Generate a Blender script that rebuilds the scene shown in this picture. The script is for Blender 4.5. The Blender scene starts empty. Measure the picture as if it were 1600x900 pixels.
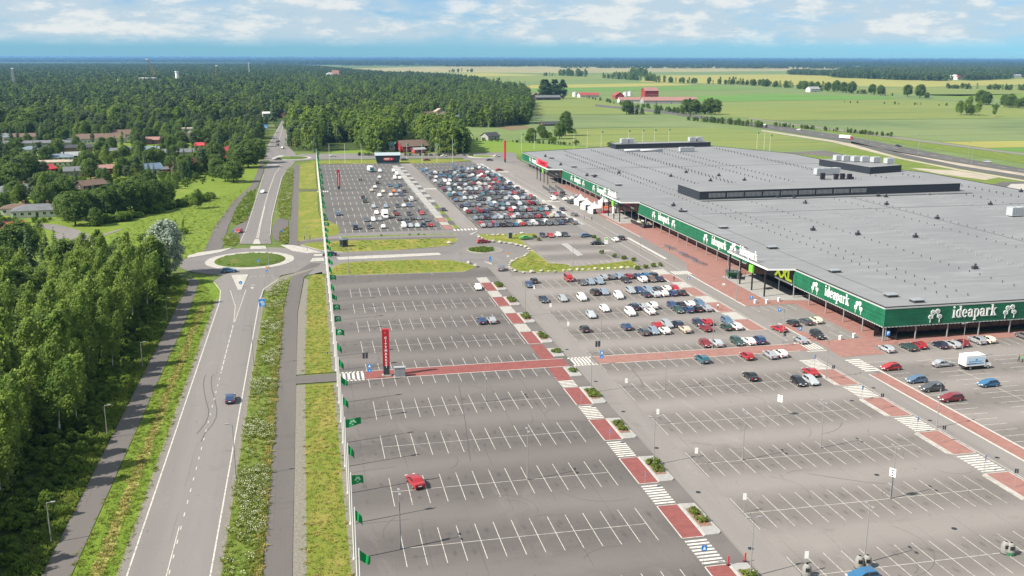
import bpy, bmesh, math, random
import numpy as np
from mathutils import Vector, Matrix

C = bpy.context.scene.collection
SC = bpy.context.scene
R_ = math.radians
rng = random.Random(7)
NR = np.random.RandomState(11)

# ------------------------------------------------------------------ camera
CF, CT, CP, CR, CH = 1487.57, R_(13.5639), R_(12.1238), R_(0.1424), 62.964
cam_d = bpy.data.cameras.new('camera'); cam = bpy.data.objects.new('camera', cam_d); C.objects.link(cam)
rt = Vector((math.cos(CP), -math.sin(CP), 0))
up = Vector((math.sin(CP) * math.sin(CT), math.cos(CP) * math.sin(CT), math.cos(CT)))
r2 = rt * math.cos(CR) + up * math.sin(CR); u2 = up * math.cos(CR) - rt * math.sin(CR)
fw = u2.cross(r2)
M = Matrix((r2, u2, -fw)).transposed().to_4x4(); M.translation = Vector((0, 0, CH))
cam.matrix_world = M
cam_d.sensor_width = 36; cam_d.lens = CF * 36 / 1600; cam_d.clip_start = 1; cam_d.clip_end = 120000
SC.camera = cam

# ------------------------------------------------------------------ sky, sun, exposure
SUN_EL, SUN_ROT = R_(44), R_(-102)
world = bpy.data.worlds.new('World'); SC.world = world; world.use_nodes = True
wn, wl = world.node_tree.nodes, world.node_tree.links
wn.clear()
def N(nodes, t, **kw):
    n = nodes.new(t)
    for k, v in kw.items(): setattr(n, k, v)
    return n
def mth(nodes, links, op, a, b=None, c=None, clamp=False):
    n = nodes.new('ShaderNodeMath'); n.operation = op; n.use_clamp = clamp
    for i, v in enumerate((a, b, c)):
        if v is None: continue
        if isinstance(v, (int, float)): n.inputs[i].default_value = v
        else: links.new(v, n.inputs[i])
    return n.outputs[0]
def mix(nodes, links, fac, a, b, blend='MIX'):
    n = nodes.new('ShaderNodeMix'); n.data_type = 'RGBA'; n.blend_type = blend
    for s, v in ((n.inputs[0], fac), (n.inputs[6], a), (n.inputs[7], b)):
        if isinstance(v, (int, float)): s.default_value = v
        elif isinstance(v, (tuple, list)): s.default_value = (*v[:3], 1)
        else: links.new(v, s)
    return n.outputs[2]
def ramp(nodes, links, fac, p0, p1):
    n = nodes.new('ShaderNodeMapRange'); n.interpolation_type = 'SMOOTHSTEP'
    links.new(fac, n.inputs[0]); n.inputs[1].default_value = p0; n.inputs[2].default_value = p1
    return n.outputs[0]
sky = N(wn, 'ShaderNodeTexSky', sky_type='NISHITA'); sky.sun_disc = False
sky.sun_elevation = SUN_EL; sky.sun_rotation = SUN_ROT; sky.altitude = 100; sky.air_density = 1.0; sky.dust_density = 0.05; sky.ozone_density = 3.0
tc = N(wn, 'ShaderNodeTexCoord'); sp = N(wn, 'ShaderNodeSeparateXYZ'); wl.new(tc.outputs['Generated'], sp.inputs[0])
dz = mth(wn, wl, 'MAXIMUM', sp.outputs[2], 0.0)
cb = N(wn, 'ShaderNodeCombineXYZ'); wl.new(sp.outputs[0], cb.inputs[0]); wl.new(sp.outputs[1], cb.inputs[1]); wl.new(mth(wn, wl, 'MULTIPLY', dz, 3.4), cb.inputs[2])
def wnoise(scale, detail, rough, dist, seed):
    mp = N(wn, 'ShaderNodeMapping'); wl.new(cb.outputs[0], mp.inputs[0]); mp.inputs[1].default_value = (seed, seed * 1.7, seed * .3)
    n = N(wn, 'ShaderNodeTexNoise'); wl.new(mp.outputs[0], n.inputs['Vector'])
    n.inputs['Scale'].default_value = scale; n.inputs['Detail'].default_value = detail; n.inputs['Roughness'].default_value = rough; n.inputs['Distortion'].default_value = dist
    return n.outputs['Fac']
n1 = wnoise(5.0, 4, 0.55, 0.2, 3.1); n2 = wnoise(15.0, 9, 0.60, 0.25, 8.7)
nn = mth(wn, wl, 'ADD', mth(wn, wl, 'MULTIPLY', n1, 0.5), mth(wn, wl, 'MULTIPLY', n2, 0.5))
cov = ramp(wn, wl, nn, 0.27, 0.53)
elev = ramp(wn, wl, sp.outputs[2], 0.008, 0.024)
cov = mth(wn, wl, 'MULTIPLY', mth(wn, wl, 'MULTIPLY', cov, elev), 0.92)
n3 = wnoise(24.0, 8, 0.62, 0.2, 21.0)
core = ramp(wn, wl, mth(wn, wl, 'ADD', mth(wn, wl, 'MULTIPLY', n3, 0.5), mth(wn, wl, 'MULTIPLY', n2, 0.5)), 0.47, 0.60)
SKY_S = 0.062; HAZE_D = 0.00005
ccol = mix(wn, wl, core, (4.5, 5.5, 6.2), (6.9, 7.05, 6.9))
hz_t = mix(wn, wl, ramp(wn, wl, sp.outputs[2], 0.0, 0.30), (0.275, 0.62, 1.08), (0.66, 0.87, 1.02))
tint = mix(wn, wl, 1.0, sky.outputs[0], hz_t, 'MULTIPLY')
fin = mix(wn, wl, cov, tint, ccol)
bg = N(wn, 'ShaderNodeBackground'); bg.inputs[1].default_value = SKY_S; wl.new(fin, bg.inputs[0])
wo = N(wn, 'ShaderNodeOutputWorld'); wl.new(bg.outputs[0], wo.inputs[0])

sd = bpy.data.lights.new('sun', 'SUN'); sd.energy = 4.6; sd.angle = R_(0.53); sd.color = (1.0, 0.93, 0.82)
sun = bpy.data.objects.new('sun', sd); C.objects.link(sun)
sa = R_(12.0)
sdir = Vector((math.cos(sa) * math.cos(SUN_EL), math.sin(sa) * math.cos(SUN_EL), -math.sin(SUN_EL)))
sun.rotation_euler = sdir.to_track_quat('-Z', 'Y').to_euler(); sun.location = (-60, -20, 300)
vs = SC.view_settings; vs.view_transform = 'Standard'; vs.look = 'None'; vs.gamma = 1; vs.use_curve_mapping = False; vs.exposure = 1.0
SC.cycles.max_bounces = 6; SC.cycles.diffuse_bounces = 4; SC.cycles.glossy_bounces = 2; SC.cycles.transmission_bounces = 4; SC.cycles.volume_bounces = 0
SC.cycles.transparent_max_bounces = 6
SC.cycles.caustics_reflective = False; SC.cycles.caustics_refractive = False

# ------------------------------------------------------------------ photo pixel <-> world helpers
def at(px, py, z=0.0):
    x, y = px - 800.0, py - 450.0
    cr, sr = math.cos(CR), math.sin(CR)
    x, y = cr * x + sr * y, -sr * x + cr * y
    u = -y * math.cos(CT) - CF * math.sin(CT); f = -y * math.sin(CT) + CF * math.cos(CT)
    t = (z - CH) / u
    xr, yf = x * t, f * t
    c, s = math.cos(CP), math.sin(CP)
    return (c * xr + s * yf, -s * xr + c * yf)
def to_px(X, Y, Z=0.0):
    c, s = math.cos(CP), math.sin(CP)
    xr = c * X - s * Y; yf = s * X + c * Y; z = Z - CH
    d = yf * math.cos(CT) - z * math.sin(CT); u = yf * math.sin(CT) + z * math.cos(CT)
    if d < 1: return (-9999, -9999)
    return (800 + CF * xr / d, 450 - CF * u / d)

# ------------------------------------------------------------------ mesh builder
class MB:
    def __init__(s): s.v = []; s.f = []; s.m = []
    def poly(s, pts, mi=0):
        b = len(s.v); s.v += [tuple(p) for p in pts]; s.f.append(tuple(range(b, b + len(pts)))); s.m.append(mi)
    def faces(s, vs, fs, mi=0):
        b = len(s.v); s.v += [tuple(p) for p in vs]
        for f in fs: s.f.append(tuple(b + i for i in f)); s.m.append(mi)
    def box(s, x0, x1, y0, y1, z0, z1, mi=0, skip=''):
        V = [(x0, y0, z0), (x1, y0, z0), (x1, y1, z0), (x0, y1, z0), (x0, y0, z1), (x1, y0, z1), (x1, y1, z1), (x0, y1, z1)]
        F = {'b': (3, 2, 1, 0), 't': (4, 5, 6, 7), 's': (0, 1, 5, 4), 'e': (1, 2, 6, 5), 'n': (2, 3, 7, 6), 'w': (3, 0, 4, 7)}
        s.faces(V, [F[k] for k in F if k not in skip], mi)
    def rbox(s, cx, cy, z0, z1, lx, ly, rz, mi=0, top=1.0):
        c, sn = math.cos(rz), math.sin(rz); V = []
        for z, k in ((z0, 1.0), (z1, top)):
            for a, b in ((-1, -1), (1, -1), (1, 1), (-1, 1)):
                x, y = a * lx / 2 * k, b * ly / 2 * k
                V.append((cx + c * x - sn * y, cy + sn * x + c * y, z))
        s.faces(V, [(3, 2, 1, 0), (4, 5, 6, 7), (0, 1, 5, 4), (1, 2, 6, 5), (2, 3, 7, 6), (3, 0, 4, 7)], mi)
    def prism(s, pts, z0, z1, mi=0, mi_side=None, bottom=False):
        # pts ccw in plan
        a = sum(pts[i][0] * pts[(i + 1) % len(pts)][1] - pts[(i + 1) % len(pts)][0] * pts[i][1] for i in range(len(pts)))
        if a < 0: pts = pts[::-1]
        n = len(pts); V = [(p[0], p[1], z0) for p in pts] + [(p[0], p[1], z1) for p in pts]
        s.faces(V, [tuple(range(n, 2 * n))], mi)
        s.faces(V, [(i, (i + 1) % n, n + (i + 1) % n, n + i) for i in range(n)], mi if mi_side is None else mi_side)
        if bottom: s.faces(V, [tuple(range(n - 1, -1, -1))], mi)
    def tube(s, p0, p1, r0, r1=None, n=8, mi=0, caps=True):
        r1 = r0 if r1 is None else r1
        p0, p1 = Vector(p0), Vector(p1); d = (p1 - p0)
        if d.length < 1e-6: return
        d.normalize(); a = d.orthogonal().normalized(); b = d.cross(a)
        V = []
        for p, r in ((p0, r0), (p1, r1)):
            for i in range(n):
                t = 2 * math.pi * i / n; V.append(tuple(p + (a * math.cos(t) + b * math.sin(t)) * r))
        F = [(i, (i + 1) % n, n + (i + 1) % n, n + i) for i in range(n)]
        if caps: F += [tuple(range(n - 1, -1, -1)), tuple(range(n, 2 * n))]
        s.faces(V, F, mi)
    def path(s, pts, rad, n=6, mi=0):
        for i in range(len(pts) - 1):
            r0 = rad[i] if isinstance(rad, (list, tuple)) else rad; r1 = rad[i + 1] if isinstance(rad, (list, tuple)) else rad
            s.tube(pts[i], pts[i + 1], r0, r1, n, mi)
    def ell(s, c, rx, ry, rz, nu=10, nv=6, mi=0, jit=0.0, rr=None):
        V = []; rr = rr or rng
        for j in range(nv + 1):
            ph = math.pi * j / nv
            for i in range(nu):
                th = 2 * math.pi * i / nu; k = 1 + rr.uniform(-jit, jit)
                V.append((c[0] + rx * k * math.sin(ph) * math.cos(th), c[1] + ry * k * math.sin(ph) * math.sin(th), c[2] - rz * k * math.cos(ph)))
        F = []
        for j in range(nv):
            for i in range(nu):
                F.append((j * nu + i, j * nu + (i + 1) % nu, (j + 1) * nu + (i + 1) % nu, (j + 1) * nu + i))
        s.faces(V, F, mi)
    def mesh(s, name, mats, smooth=False):
        me = bpy.data.meshes.new(name); me.from_pydata(s.v, [], s.f)
        for m in mats: me.materials.append(m)
        if len(mats) > 1: me.polygons.foreach_set('material_index', s.m)
        if smooth: me.polygons.foreach_set('use_smooth', [True] * len(me.polygons))
        me.update(); return me
    def build(s, name, mats, parent=None, smooth=False, loc=None):
        if not isinstance(mats, (list, tuple)): mats = [mats]
        return link(name, s.mesh(name, mats, smooth), parent, loc)
def link(name, data, parent=None, loc=None, rz=None):
    o = bpy.data.objects.new(name, data); C.objects.link(o)
    if parent is not None: o.parent = parent
    if loc is not None: o.location = loc
    if rz is not None: o.rotation_euler = (0, 0, rz)
    return o
def tag(o, label=None, cat=None, group=None, kind=None):
    if label: o['label'] = label
    if cat: o['category'] = cat
    if group: o['group'] = group
    if kind: o['kind'] = kind
    return o
def thing(name, label, cat, loc=(0, 0, 0), rz=0.0, group=None):
    o = bpy.data.objects.new(name, None); C.objects.link(o); o.empty_display_size = 0.5
    o.location = loc; o.rotation_euler = (0, 0, rz)
    return tag(o, label, cat, group)
def dup(root, loc, rz=0.0, label=None, group=None, scale=None):
    r = root.copy(); C.objects.link(r); r.location = loc; r.rotation_euler = (0, 0, rz)
    if label: r['label'] = label
    if group: r['group'] = group
    if scale: r.scale = scale if isinstance(scale, (tuple, list)) else (scale,) * 3
    for ch in root.children:
        c = ch.copy(); C.objects.link(c); c.parent = r
        for g in ch.children:
            d = g.copy(); C.objects.link(d); d.parent = c
    return r
def sheet(name, pts, z, mat, label=None):
    b = MB()
    a = sum(pts[i][0] * pts[(i + 1) % len(pts)][1] - pts[(i + 1) % len(pts)][0] * pts[i][1] for i in range(len(pts)))
    if a < 0: pts = pts[::-1]
    b.poly([(p[0], p[1], z) for p in pts]); o = b.build(name, mat)
    return tag(o, kind='structure')
def rect(x0, x1, y0, y1): return [(x0, y0), (x1, y0), (x1, y1), (x0, y1)]
def circ(cx, cy, r, n=40, ry=None): return [(cx + r * math.cos(2 * math.pi * i / n), cy + (ry or r) * math.sin(2 * math.pi * i / n)) for i in range(n)]
def hor(x): return 91.1 + (x - 800) * .00249
def pxs(*pp): return [at(*p) for p in pp]

# ------------------------------------------------------------------ materials
def mat(name, col=(0.5, 0.5, 0.5), rough=0.7, metal=0.0, spec=0.5, coat=0.0):
    m = bpy.data.materials.new(name); m.use_nodes = True
    b = m.node_tree.nodes['Principled BSDF']
    b.inputs['Base Color'].default_value = (*col, 1); b.inputs['Roughness'].default_value = rough; b.inputs['Metallic'].default_value = metal
    b.inputs['Specular IOR Level'].default_value = spec
    if coat: b.inputs['Coat Weight'].default_value = coat; b.inputs['Coat Roughness'].default_value = 0.05
    return m
def nodes_of(m): return m.node_tree.nodes, m.node_tree.links, m.node_tree.nodes['Principled BSDF']
def objco(nodes):
    for n in nodes:
        if n.type == 'NEW_GEOMETRY': return n.outputs['Position']
    return nodes.new('ShaderNodeNewGeometry').outputs['Position']
def noise(nodes, links, scale, detail=4, rough=0.6, sc=(1, 1, 1), off=(0, 0, 0), dist=0.0, vec=None):
    mp = nodes.new('ShaderNodeMapping'); links.new(vec or objco(nodes), mp.inputs[0]); mp.inputs[1].default_value = off; mp.inputs[3].default_value = sc
    n = nodes.new('ShaderNodeTexNoise'); links.new(mp.outputs[0], n.inputs['Vector'])
    n.inputs['Scale'].default_value = scale; n.inputs['Detail'].default_value = detail; n.inputs['Roughness'].default_value = rough; n.inputs['Distortion'].default_value = dist
    return n.outputs['Fac']
def blotchy(name, cols, scales, rough=0.9, bump=None, weights=None, sc=(1, 1, 1), spec=0.3, rot=None):
    """mix of base colours by layered noises: cols[0] base, then each (col, scale, lo, hi)"""
    m = mat(name, cols[0], rough, spec=spec); nd, ln, b = nodes_of(m)
    c = tuple(cols[0])
    for i, (col, s, lo, hi, stretch) in enumerate(scales):
        f = ramp(nd, ln, noise(nd, ln, s, 5, 0.65, stretch, (i * 13.7, i * 7.1, 0)), lo, hi)
        c = mix(nd, ln, f, c, col)
    ln.new(c, b.inputs['Base Color'])
    if bump:
        bp = nd.new('ShaderNodeBump'); bp.inputs['Strength'].default_value = bump[1]; bp.inputs['Distance'].default_value = bump[2]
        ln.new(noise(nd, ln, bump[0], 4, 0.7), bp.inputs['Height']); ln.new(bp.outputs[0], b.inputs['Normal'])
    return m
ONE = (1, 1, 1)
ONE = (1, 1, 1)
def asphalt(name, dark, light, stretch=(1, 1, 1), aisle=None, patch=0.5):
    m = mat(name, dark, 0.88, spec=0.3); nd, ln, b = nodes_of(m)
    big = ramp(nd, ln, noise(nd, ln, 0.035, 6, 0.6, stretch, (5, 2, 0), 0.4), 0.36, 0.66)
    mid = noise(nd, ln, 0.35, 6, 0.7, stretch, (1, 9, 0), 0.6)
    fac = mth(nd, ln, 'ADD', mth(nd, ln, 'MULTIPLY', big, patch), mth(nd, ln, 'MULTIPLY', mid, 0.5), clamp=True)
    if aisle:
        y0, per, amt = aisle[:3]
        sx = nd.new('ShaderNodeSeparateXYZ'); ln.new(objco(nd), sx.inputs[0])
        y0 = mth(nd, ln, 'MULTIPLY_ADD', mth(nd, ln, 'GREATER_THAN', sx.outputs[1], 186.8), 91.82, y0)
        wob = mth(nd, ln, 'MULTIPLY_ADD', noise(nd, ln, 0.12, 3, 0.5), 3.0, -1.5)
        t = mth(nd, ln, 'MULTIPLY', mth(nd, ln, 'ADD', mth(nd, ln, 'SUBTRACT', sx.outputs[1], y0), wob), 2 * math.pi / per)
        a = mth(nd, ln, 'MULTIPLY_ADD', mth(nd, ln, 'COSINE', t), -0.5, 0.5)
        a = mth(nd, ln, 'MULTIPLY', mth(nd, ln, 'POWER', a, 1.6), amt)
        fac = mth(nd, ln, 'ADD', mth(nd, ln, 'MULTIPLY', fac, 1 - amt * 0.6), a, clamp=True)
    c = mix(nd, ln, fac, dark, light)
    if aisle and len(aisle) > 3:   # oil stains in the bays
        fx = mth(nd, ln, 'FRACT', mth(nd, ln, 'MULTIPLY', mth(nd, ln, 'SUBTRACT', sx.outputs[0], aisle[3]), 1 / 2.6))
        dx = mth(nd, ln, 'ABSOLUTE', mth(nd, ln, 'SUBTRACT', fx, .5))
        fy = mth(nd, ln, 'FRACT', mth(nd, ln, 'MULTIPLY_ADD', mth(nd, ln, 'SUBTRACT', sx.outputs[1], y0), 1 / per, .5))
        dy = mth(nd, ln, 'ABSOLUTE', mth(nd, ln, 'SUBTRACT', mth(nd, ln, 'ABSOLUTE', mth(nd, ln, 'SUBTRACT', fy, .5)), .155))
        r_ = mth(nd, ln, 'ADD', mth(nd, ln, 'MULTIPLY', dx, 3.2), mth(nd, ln, 'MULTIPLY', dy, 9.0))
        r_ = mth(nd, ln, 'ADD', r_, mth(nd, ln, 'MULTIPLY_ADD', noise(nd, ln, 1.6, 4, .7, ONE, (17, 3, 0)), 1.2, -.6))
        sp0 = mth(nd, ln, 'SUBTRACT', 1.0, ramp(nd, ln, r_, .15, .75))
        sp0 = mth(nd, ln, 'MULTIPLY', sp0, ramp(nd, ln, noise(nd, ln, .33, 2, .5, ONE, (71, 23, 0)), .40, .62))
        c = mix(nd, ln, mth(nd, ln, 'MULTIPLY', sp0, .55), c, tuple(v * .5 for v in dark))
    # oil spots, fine grain, long scuffs
    sp_ = ramp(nd, ln, noise(nd, ln, 0.9, 3, 0.55, (1, 0.55, 1), (31, 3, 0)), 0.66, 0.78)
    c = mix(nd, ln, mth(nd, ln, 'MULTIPLY', sp_, 0.5), c, tuple(v * 0.5 for v in dark))
    sx2 = nd.new('ShaderNodeSeparateXYZ'); ln.new(objco(nd), sx2.inputs[0])
    wv = mth(nd, ln, 'MULTIPLY_ADD', noise(nd, ln, 0.25, 3, 0.6, ONE, (9, 9, 0)), 0.5, 0.0)
    seam = mth(nd, ln, 'LESS_THAN', mth(nd, ln, 'FRACT', mth(nd, ln, 'MULTIPLY', mth(nd, ln, 'ADD', sx2.outputs[0], wv), 1 / 6.7)), 0.016)
    seam = mth(nd, ln, 'MULTIPLY', seam, ramp(nd, ln, noise(nd, ln, 0.06, 2, 0.5, ONE, (3, 77, 0)), 0.42, 0.62))
    c = mix(nd, ln, mth(nd, ln, 'MULTIPLY', seam, 0.45), c, tuple(v * 0.5 for v in dark))
    st_ = ramp(nd, ln, noise(nd, ln, 0.10, 6, 0.75, (1, 0.35, 1), (51, 13, 0), 1.2), 0.55, 0.72)
    c = mix(nd, ln, mth(nd, ln, 'MULTIPLY', st_, 0.38), c, tuple(v * 1.25 for v in light))
    dk = ramp(nd, ln, noise(nd, ln, 0.16, 6, 0.7, (0.5, 1, 1), (5, 113, 0), 0.8), 0.56, 0.74)
    c = mix(nd, ln, mth(nd, ln, 'MULTIPLY', dk, 0.45), c, tuple(v * 0.72 for v in dark))
    g = noise(nd, ln, 7.0, 2, 0.8)
    c = mix(nd, ln, mth(nd, ln, 'MULTIPLY', ramp(nd, ln, g, 0.3, 0.7), 0.22), c, tuple(v * 1.7 for v in light))
    ln.new(c, b.inputs['Base Color'])
    bp = nd.new('ShaderNodeBump'); bp.inputs['Strength'].default_value = 0.25; bp.inputs['Distance'].default_value = 0.02
    ln.new(g, bp.inputs['Height']); ln.new(bp.outputs[0], b.inputs['Normal'])
    return m
MT = {}
MT['lot_left'] = asphalt('lot_asphalt_left', (0.063, 0.056, 0.055), (0.131, 0.118, 0.112), (0.5, 1, 1), (114.59, 17.25, 0.6, 10.03))
MT['lot_right'] = asphalt('lot_asphalt_right', (0.094, 0.085, 0.079), (0.191, 0.174, 0.163), (0.5, 1, 1), (114.59, 17.25, 0.8, 58.58))
MT['lot_back'] = asphalt('lot_asphalt_back', (0.062, 0.060, 0.058), (0.106, 0.100, 0.095), (0.5, 1, 1))
MT['lane'] = asphalt('lane_asphalt', (0.118, 0.109, 0.103), (0.208, 0.191, 0.180), (1.6, 0.15, 1))
MT['road'] = asphalt('road_asphalt', (0.114, 0.104, 0.100), (0.179, 0.166, 0.160), (1.6, 0.08, 1))
MT['roadx'] = asphalt('road_asphalt_cross', (0.108, 0.100, 0.097), (0.173, 0.160, 0.156), (0.3, 0.8, 1))
MT['path'] = asphalt('path_asphalt', (0.078, 0.070, 0.066), (0.120, 0.108, 0.103), (1.4, 0.2, 1))
MT['highway'] = asphalt('highway_asphalt', (0.062, 0.06, 0.058), (0.10, 0.095, 0.09))
MT['dry'] = blotchy('dry_grass_band', [(0.28, 0.25, 0.08)], [((0.15, 0.17, 0.03), .6, .45, .62, ONE), ((0.33, 0.31, 0.15), 2, .5, .7, ONE)], bump=(5, .6, .2), spec=.1)
def wornpaint(name, col, keep=0.42):
    m = mat(name, col, 0.75, spec=0.3); nd, ln, b = nodes_of(m)
    f = ramp(nd, ln, noise(nd, ln, 1.4, 6, 0.75), 0.36, keep + .12)
    ln.new(mix(nd, ln, f, tuple(v * 0.52 for v in col), col), b.inputs['Base Color']); return m
MT['paint'] = wornpaint('worn_white_paint', (0.46, 0.44, 0.40))
MT['zebra'] = wornpaint('zebra_paint', (0.55, 0.53, 0.485), 0.36)
MT['skid'] = mat('tyre_mark', (0.085, 0.081, 0.076), 0.85)
MT['skid2'] = mat('faint_tyre_mark', (0.082, 0.077, 0.072), 0.85)
MT['crack'] = mat('sealed_crack', (0.05, 0.05, 0.05), 0.8)
def pave(name, c1, c2, joint, sx, sy, b=0.02):
    m = mat(name, c1, 0.85, spec=0.3); nd, ln, bs = nodes_of(m)
    mp = nd.new('ShaderNodeMapping'); ln.new(objco(nd), mp.inputs[0])
    br = nd.new('ShaderNodeTexBrick'); ln.new(mp.outputs[0], br.inputs[0])
    br.inputs['Color1'].default_value = (*c1, 1); br.inputs['Color2'].default_value = (*c2, 1); br.inputs['Mortar'].default_value = (*joint, 1)
    br.inputs['Scale'].default_value = 1; br.inputs['Brick Width'].default_value = sx; br.inputs['Row Height'].default_value = sy; br.inputs['Mortar Size'].default_value = b
    f = ramp(nd, ln, noise(nd, ln, 0.5, 6, 0.7, ONE, (4, 4, 0)), 0.3, 0.75)
    ln.new(mix(nd, ln, mth(nd, ln, 'MULTIPLY', f, 0.5), br.outputs[0], tuple(v * 1.25 for v in c2)), bs.inputs['Base Color']); return m
MT['red'] = pave('red_block_paving', (0.165, 0.050, 0.047), (0.205, 0.067, 0.060), (0.15, 0.06, 0.055), 0.8, 0.4)
MT['red2'] = pave('faded_red_paving', (0.215, 0.108, 0.092), (0.255, 0.132, 0.112), (0.19, 0.105, 0.09), 0.9, 0.45)
MT['conc'] = blotchy('pale_concrete', [(0.36, 0.34, 0.31)], [((0.27, 0.255, 0.235), 0.6, 0.4, 0.7, ONE), ((0.46, 0.45, 0.43), 3.0, 0.5, 0.7, ONE)])
MT['kerb'] = blotchy('kerb_granite', [(0.44, 0.425, 0.40)], [((0.33, 0.32, 0.30), 1.2, 0.4, 0.7, ONE)])
MT['slab'] = pave('grey_paving', (0.25, 0.245, 0.235), (0.29, 0.285, 0.275), (0.2, 0.195, 0.19), 0.6, 0.6)
MT['gravel'] = blotchy('gravel', [(0.15, 0.138, 0.112)], [((0.21, 0.195, 0.165), 2.5, 0.4, 0.65, ONE), ((0.14, 0.13, 0.10), 1.0, 0.55, 0.75, ONE)], bump=(9, 0.5, 0.05))
MT['sand'] = blotchy('sandy_fill', [(0.36, 0.31, 0.25)], [((0.28, 0.25, 0.2), 0.1, 0.4, 0.65, ONE)])
def grass(name, g1, g2, dry, amt=(0.5, 0.75), s=0.12, stretch=ONE, fine=2.2):
    return blotchy(name, [g1], [(g2, s * 4, 0.38, 0.62, stretch), (dry, s, amt[0], amt[1], stretch), (tuple(v * 0.6 for v in g1), fine, 0.54, 0.76, ONE), (tuple(min(1, v * 1.5) for v in g2), fine * 1.7, 0.56, 0.74, ONE)], bump=(fine * 1.5, 0.9, 0.25), spec=0.15)
MT['meadow'] = grass('meadow_grass', (0.115, 0.17, 0.022), (0.15, 0.205, 0.028), (0.21, 0.20, 0.055), (0.58, 0.85), 0.05)
MT['verge'] = grass('verge_grass', (0.125, 0.165, 0.022), (0.175, 0.19, 0.032), (0.26, 0.215, 0.06), (0.45, 0.72), 0.16, (1, 0.5, 1))
MT['bank'] = grass('bank_grass', (0.105, 0.17, 0.018), (0.14, 0.205, 0.024), (0.24, 0.22, 0.055), (0.58, 0.8), 0.15, (1, 0.35, 1))
MT['weeds'] = grass('weedy_grass', (0.10, 0.15, 0.024), (0.14, 0.185, 0.036), (0.22, 0.21, 0.075), (0.5, 0.75), 0.2, (1, 0.4, 1))
MT['mound'] = grass('mound_grass', (0.06, 0.10, 0.018), (0.085, 0.125, 0.022), (0.14, 0.13, 0.045), (0.52, 0.75), 0.25)
MT['terrain'] = grass('open_ground', (0.085, 0.12, 0.028), (0.11, 0.145, 0.035), (0.16, 0.15, 0.06), (0.5, 0.75), 0.004, ONE, 0.4)
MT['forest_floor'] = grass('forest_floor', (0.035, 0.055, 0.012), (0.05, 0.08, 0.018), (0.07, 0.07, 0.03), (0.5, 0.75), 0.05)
def field(name, a, b, c, ang=0.0, s=0.012):
    m = mat(name, a, 0.95, spec=0.1); nd, ln, bs = nodes_of(m)
    col = mix(nd, ln, ramp(nd, ln, noise(nd, ln, s, 5, 0.65, (0.25, 1, 1), (ang * 9, 3, 0), 0.5), 0.35, 0.68), a, b)
    col = mix(nd, ln, ramp(nd, ln, noise(nd, ln, s * 5, 5, 0.75, (0.08, 1, 1), (ang * 5, 8, 0)), 0.42, 0.66), col, c)
    col = mix(nd, ln, mth(nd, ln, 'MULTIPLY', ramp(nd, ln, noise(nd, ln, s * .5, 3, 0.6, ONE, (ang * 3, 5, 0)), 0.4, 0.62), .55), col, tuple(v * 1.3 for v in c))
    col = mix(nd, ln, mth(nd, ln, 'MULTIPLY', ramp(nd, ln, noise(nd, ln, 0.5, 3, 0.7), 0.35, 0.7), 0.22), col, tuple(v * 0.6 for v in a))
    ln.new(col, bs.inputs['Base Color']); return m
FD = {
 'bright': field('field_bright', (0.125, 0.195, 0.03), (0.15, 0.21, 0.036), (0.11, 0.17, 0.03), 0.2),
 'sage': field('field_sage', (0.13, 0.18, 0.066), (0.16, 0.205, 0.076), (0.11, 0.15, 0.054), 0.5),
 'grey': field('field_greygreen', (0.098, 0.142, 0.065), (0.12, 0.165, 0.07), (0.145, 0.177, 0.075), 0.8),
 'olive': field('field_olive', (0.16, 0.192, 0.058), (0.205, 0.222, 0.066), (0.12, 0.157, 0.05), 1.1),
 'yellow': field('field_yellow', (0.27, 0.25, 0.075), (0.31, 0.28, 0.085), (0.21, 0.215, 0.06), 1.4),
 'straw': field('field_straw', (0.24, 0.22, 0.11), (0.21, 0.19, 0.11), (0.28, 0.25, 0.11), 1.7),
 'lime': field('field_lime', (0.10, 0.20, 0.045), (0.115, 0.22, 0.05), (0.09, 0.17, 0.04), 2.0),
 'brown': field('field_brown', (0.16, 0.11, 0.07), (0.20, 0.15, 0.09), (0.13, 0.11, 0.06), 2.3),
}
MT['metal'] = mat('galvanised_steel', (0.42, 0.43, 0.43), 0.45, 0.6)
MT['pole'] = mat('lamp_post_grey', (0.30, 0.30, 0.30), 0.5, 0.3)
MT['white'] = mat('white_coating', (0.74, 0.74, 0.72), 0.5)
MT['flagpole'] = mat('white_flagpole', (0.62, 0.61, 0.59), 0.45)
MT['black'] = mat('black_metal', (0.018, 0.018, 0.02), 0.45)
MT['darkgrey'] = mat('dark_grey_cladding', (0.035, 0.04, 0.048), 0.55)
MT['glass'] = mat('dark_glazing', (0.012, 0.015, 0.02), 0.12, spec=0.6)
MT['signblue'] = mat('sign_blue', (0.02, 0.22, 0.62), 0.45)
MT['signred'] = mat('sign_red', (0.55, 0.03, 0.03), 0.45)
MT['signorange'] = mat('sign_orange', (0.72, 0.16, 0.05), 0.45)
MT['signyellow'] = mat('sign_yellow', (0.7, 0.5, 0.03), 0.45)
MT['rock'] = blotchy('pale_boulder', [(0.38, 0.36, 0.31)], [((0.24, 0.22, 0.18), 1.5, 0.45, 0.7, ONE), ((0.46, 0.45, 0.41), 4.0, 0.5, 0.7, ONE)], bump=(3, 0.5, 0.1))
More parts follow.
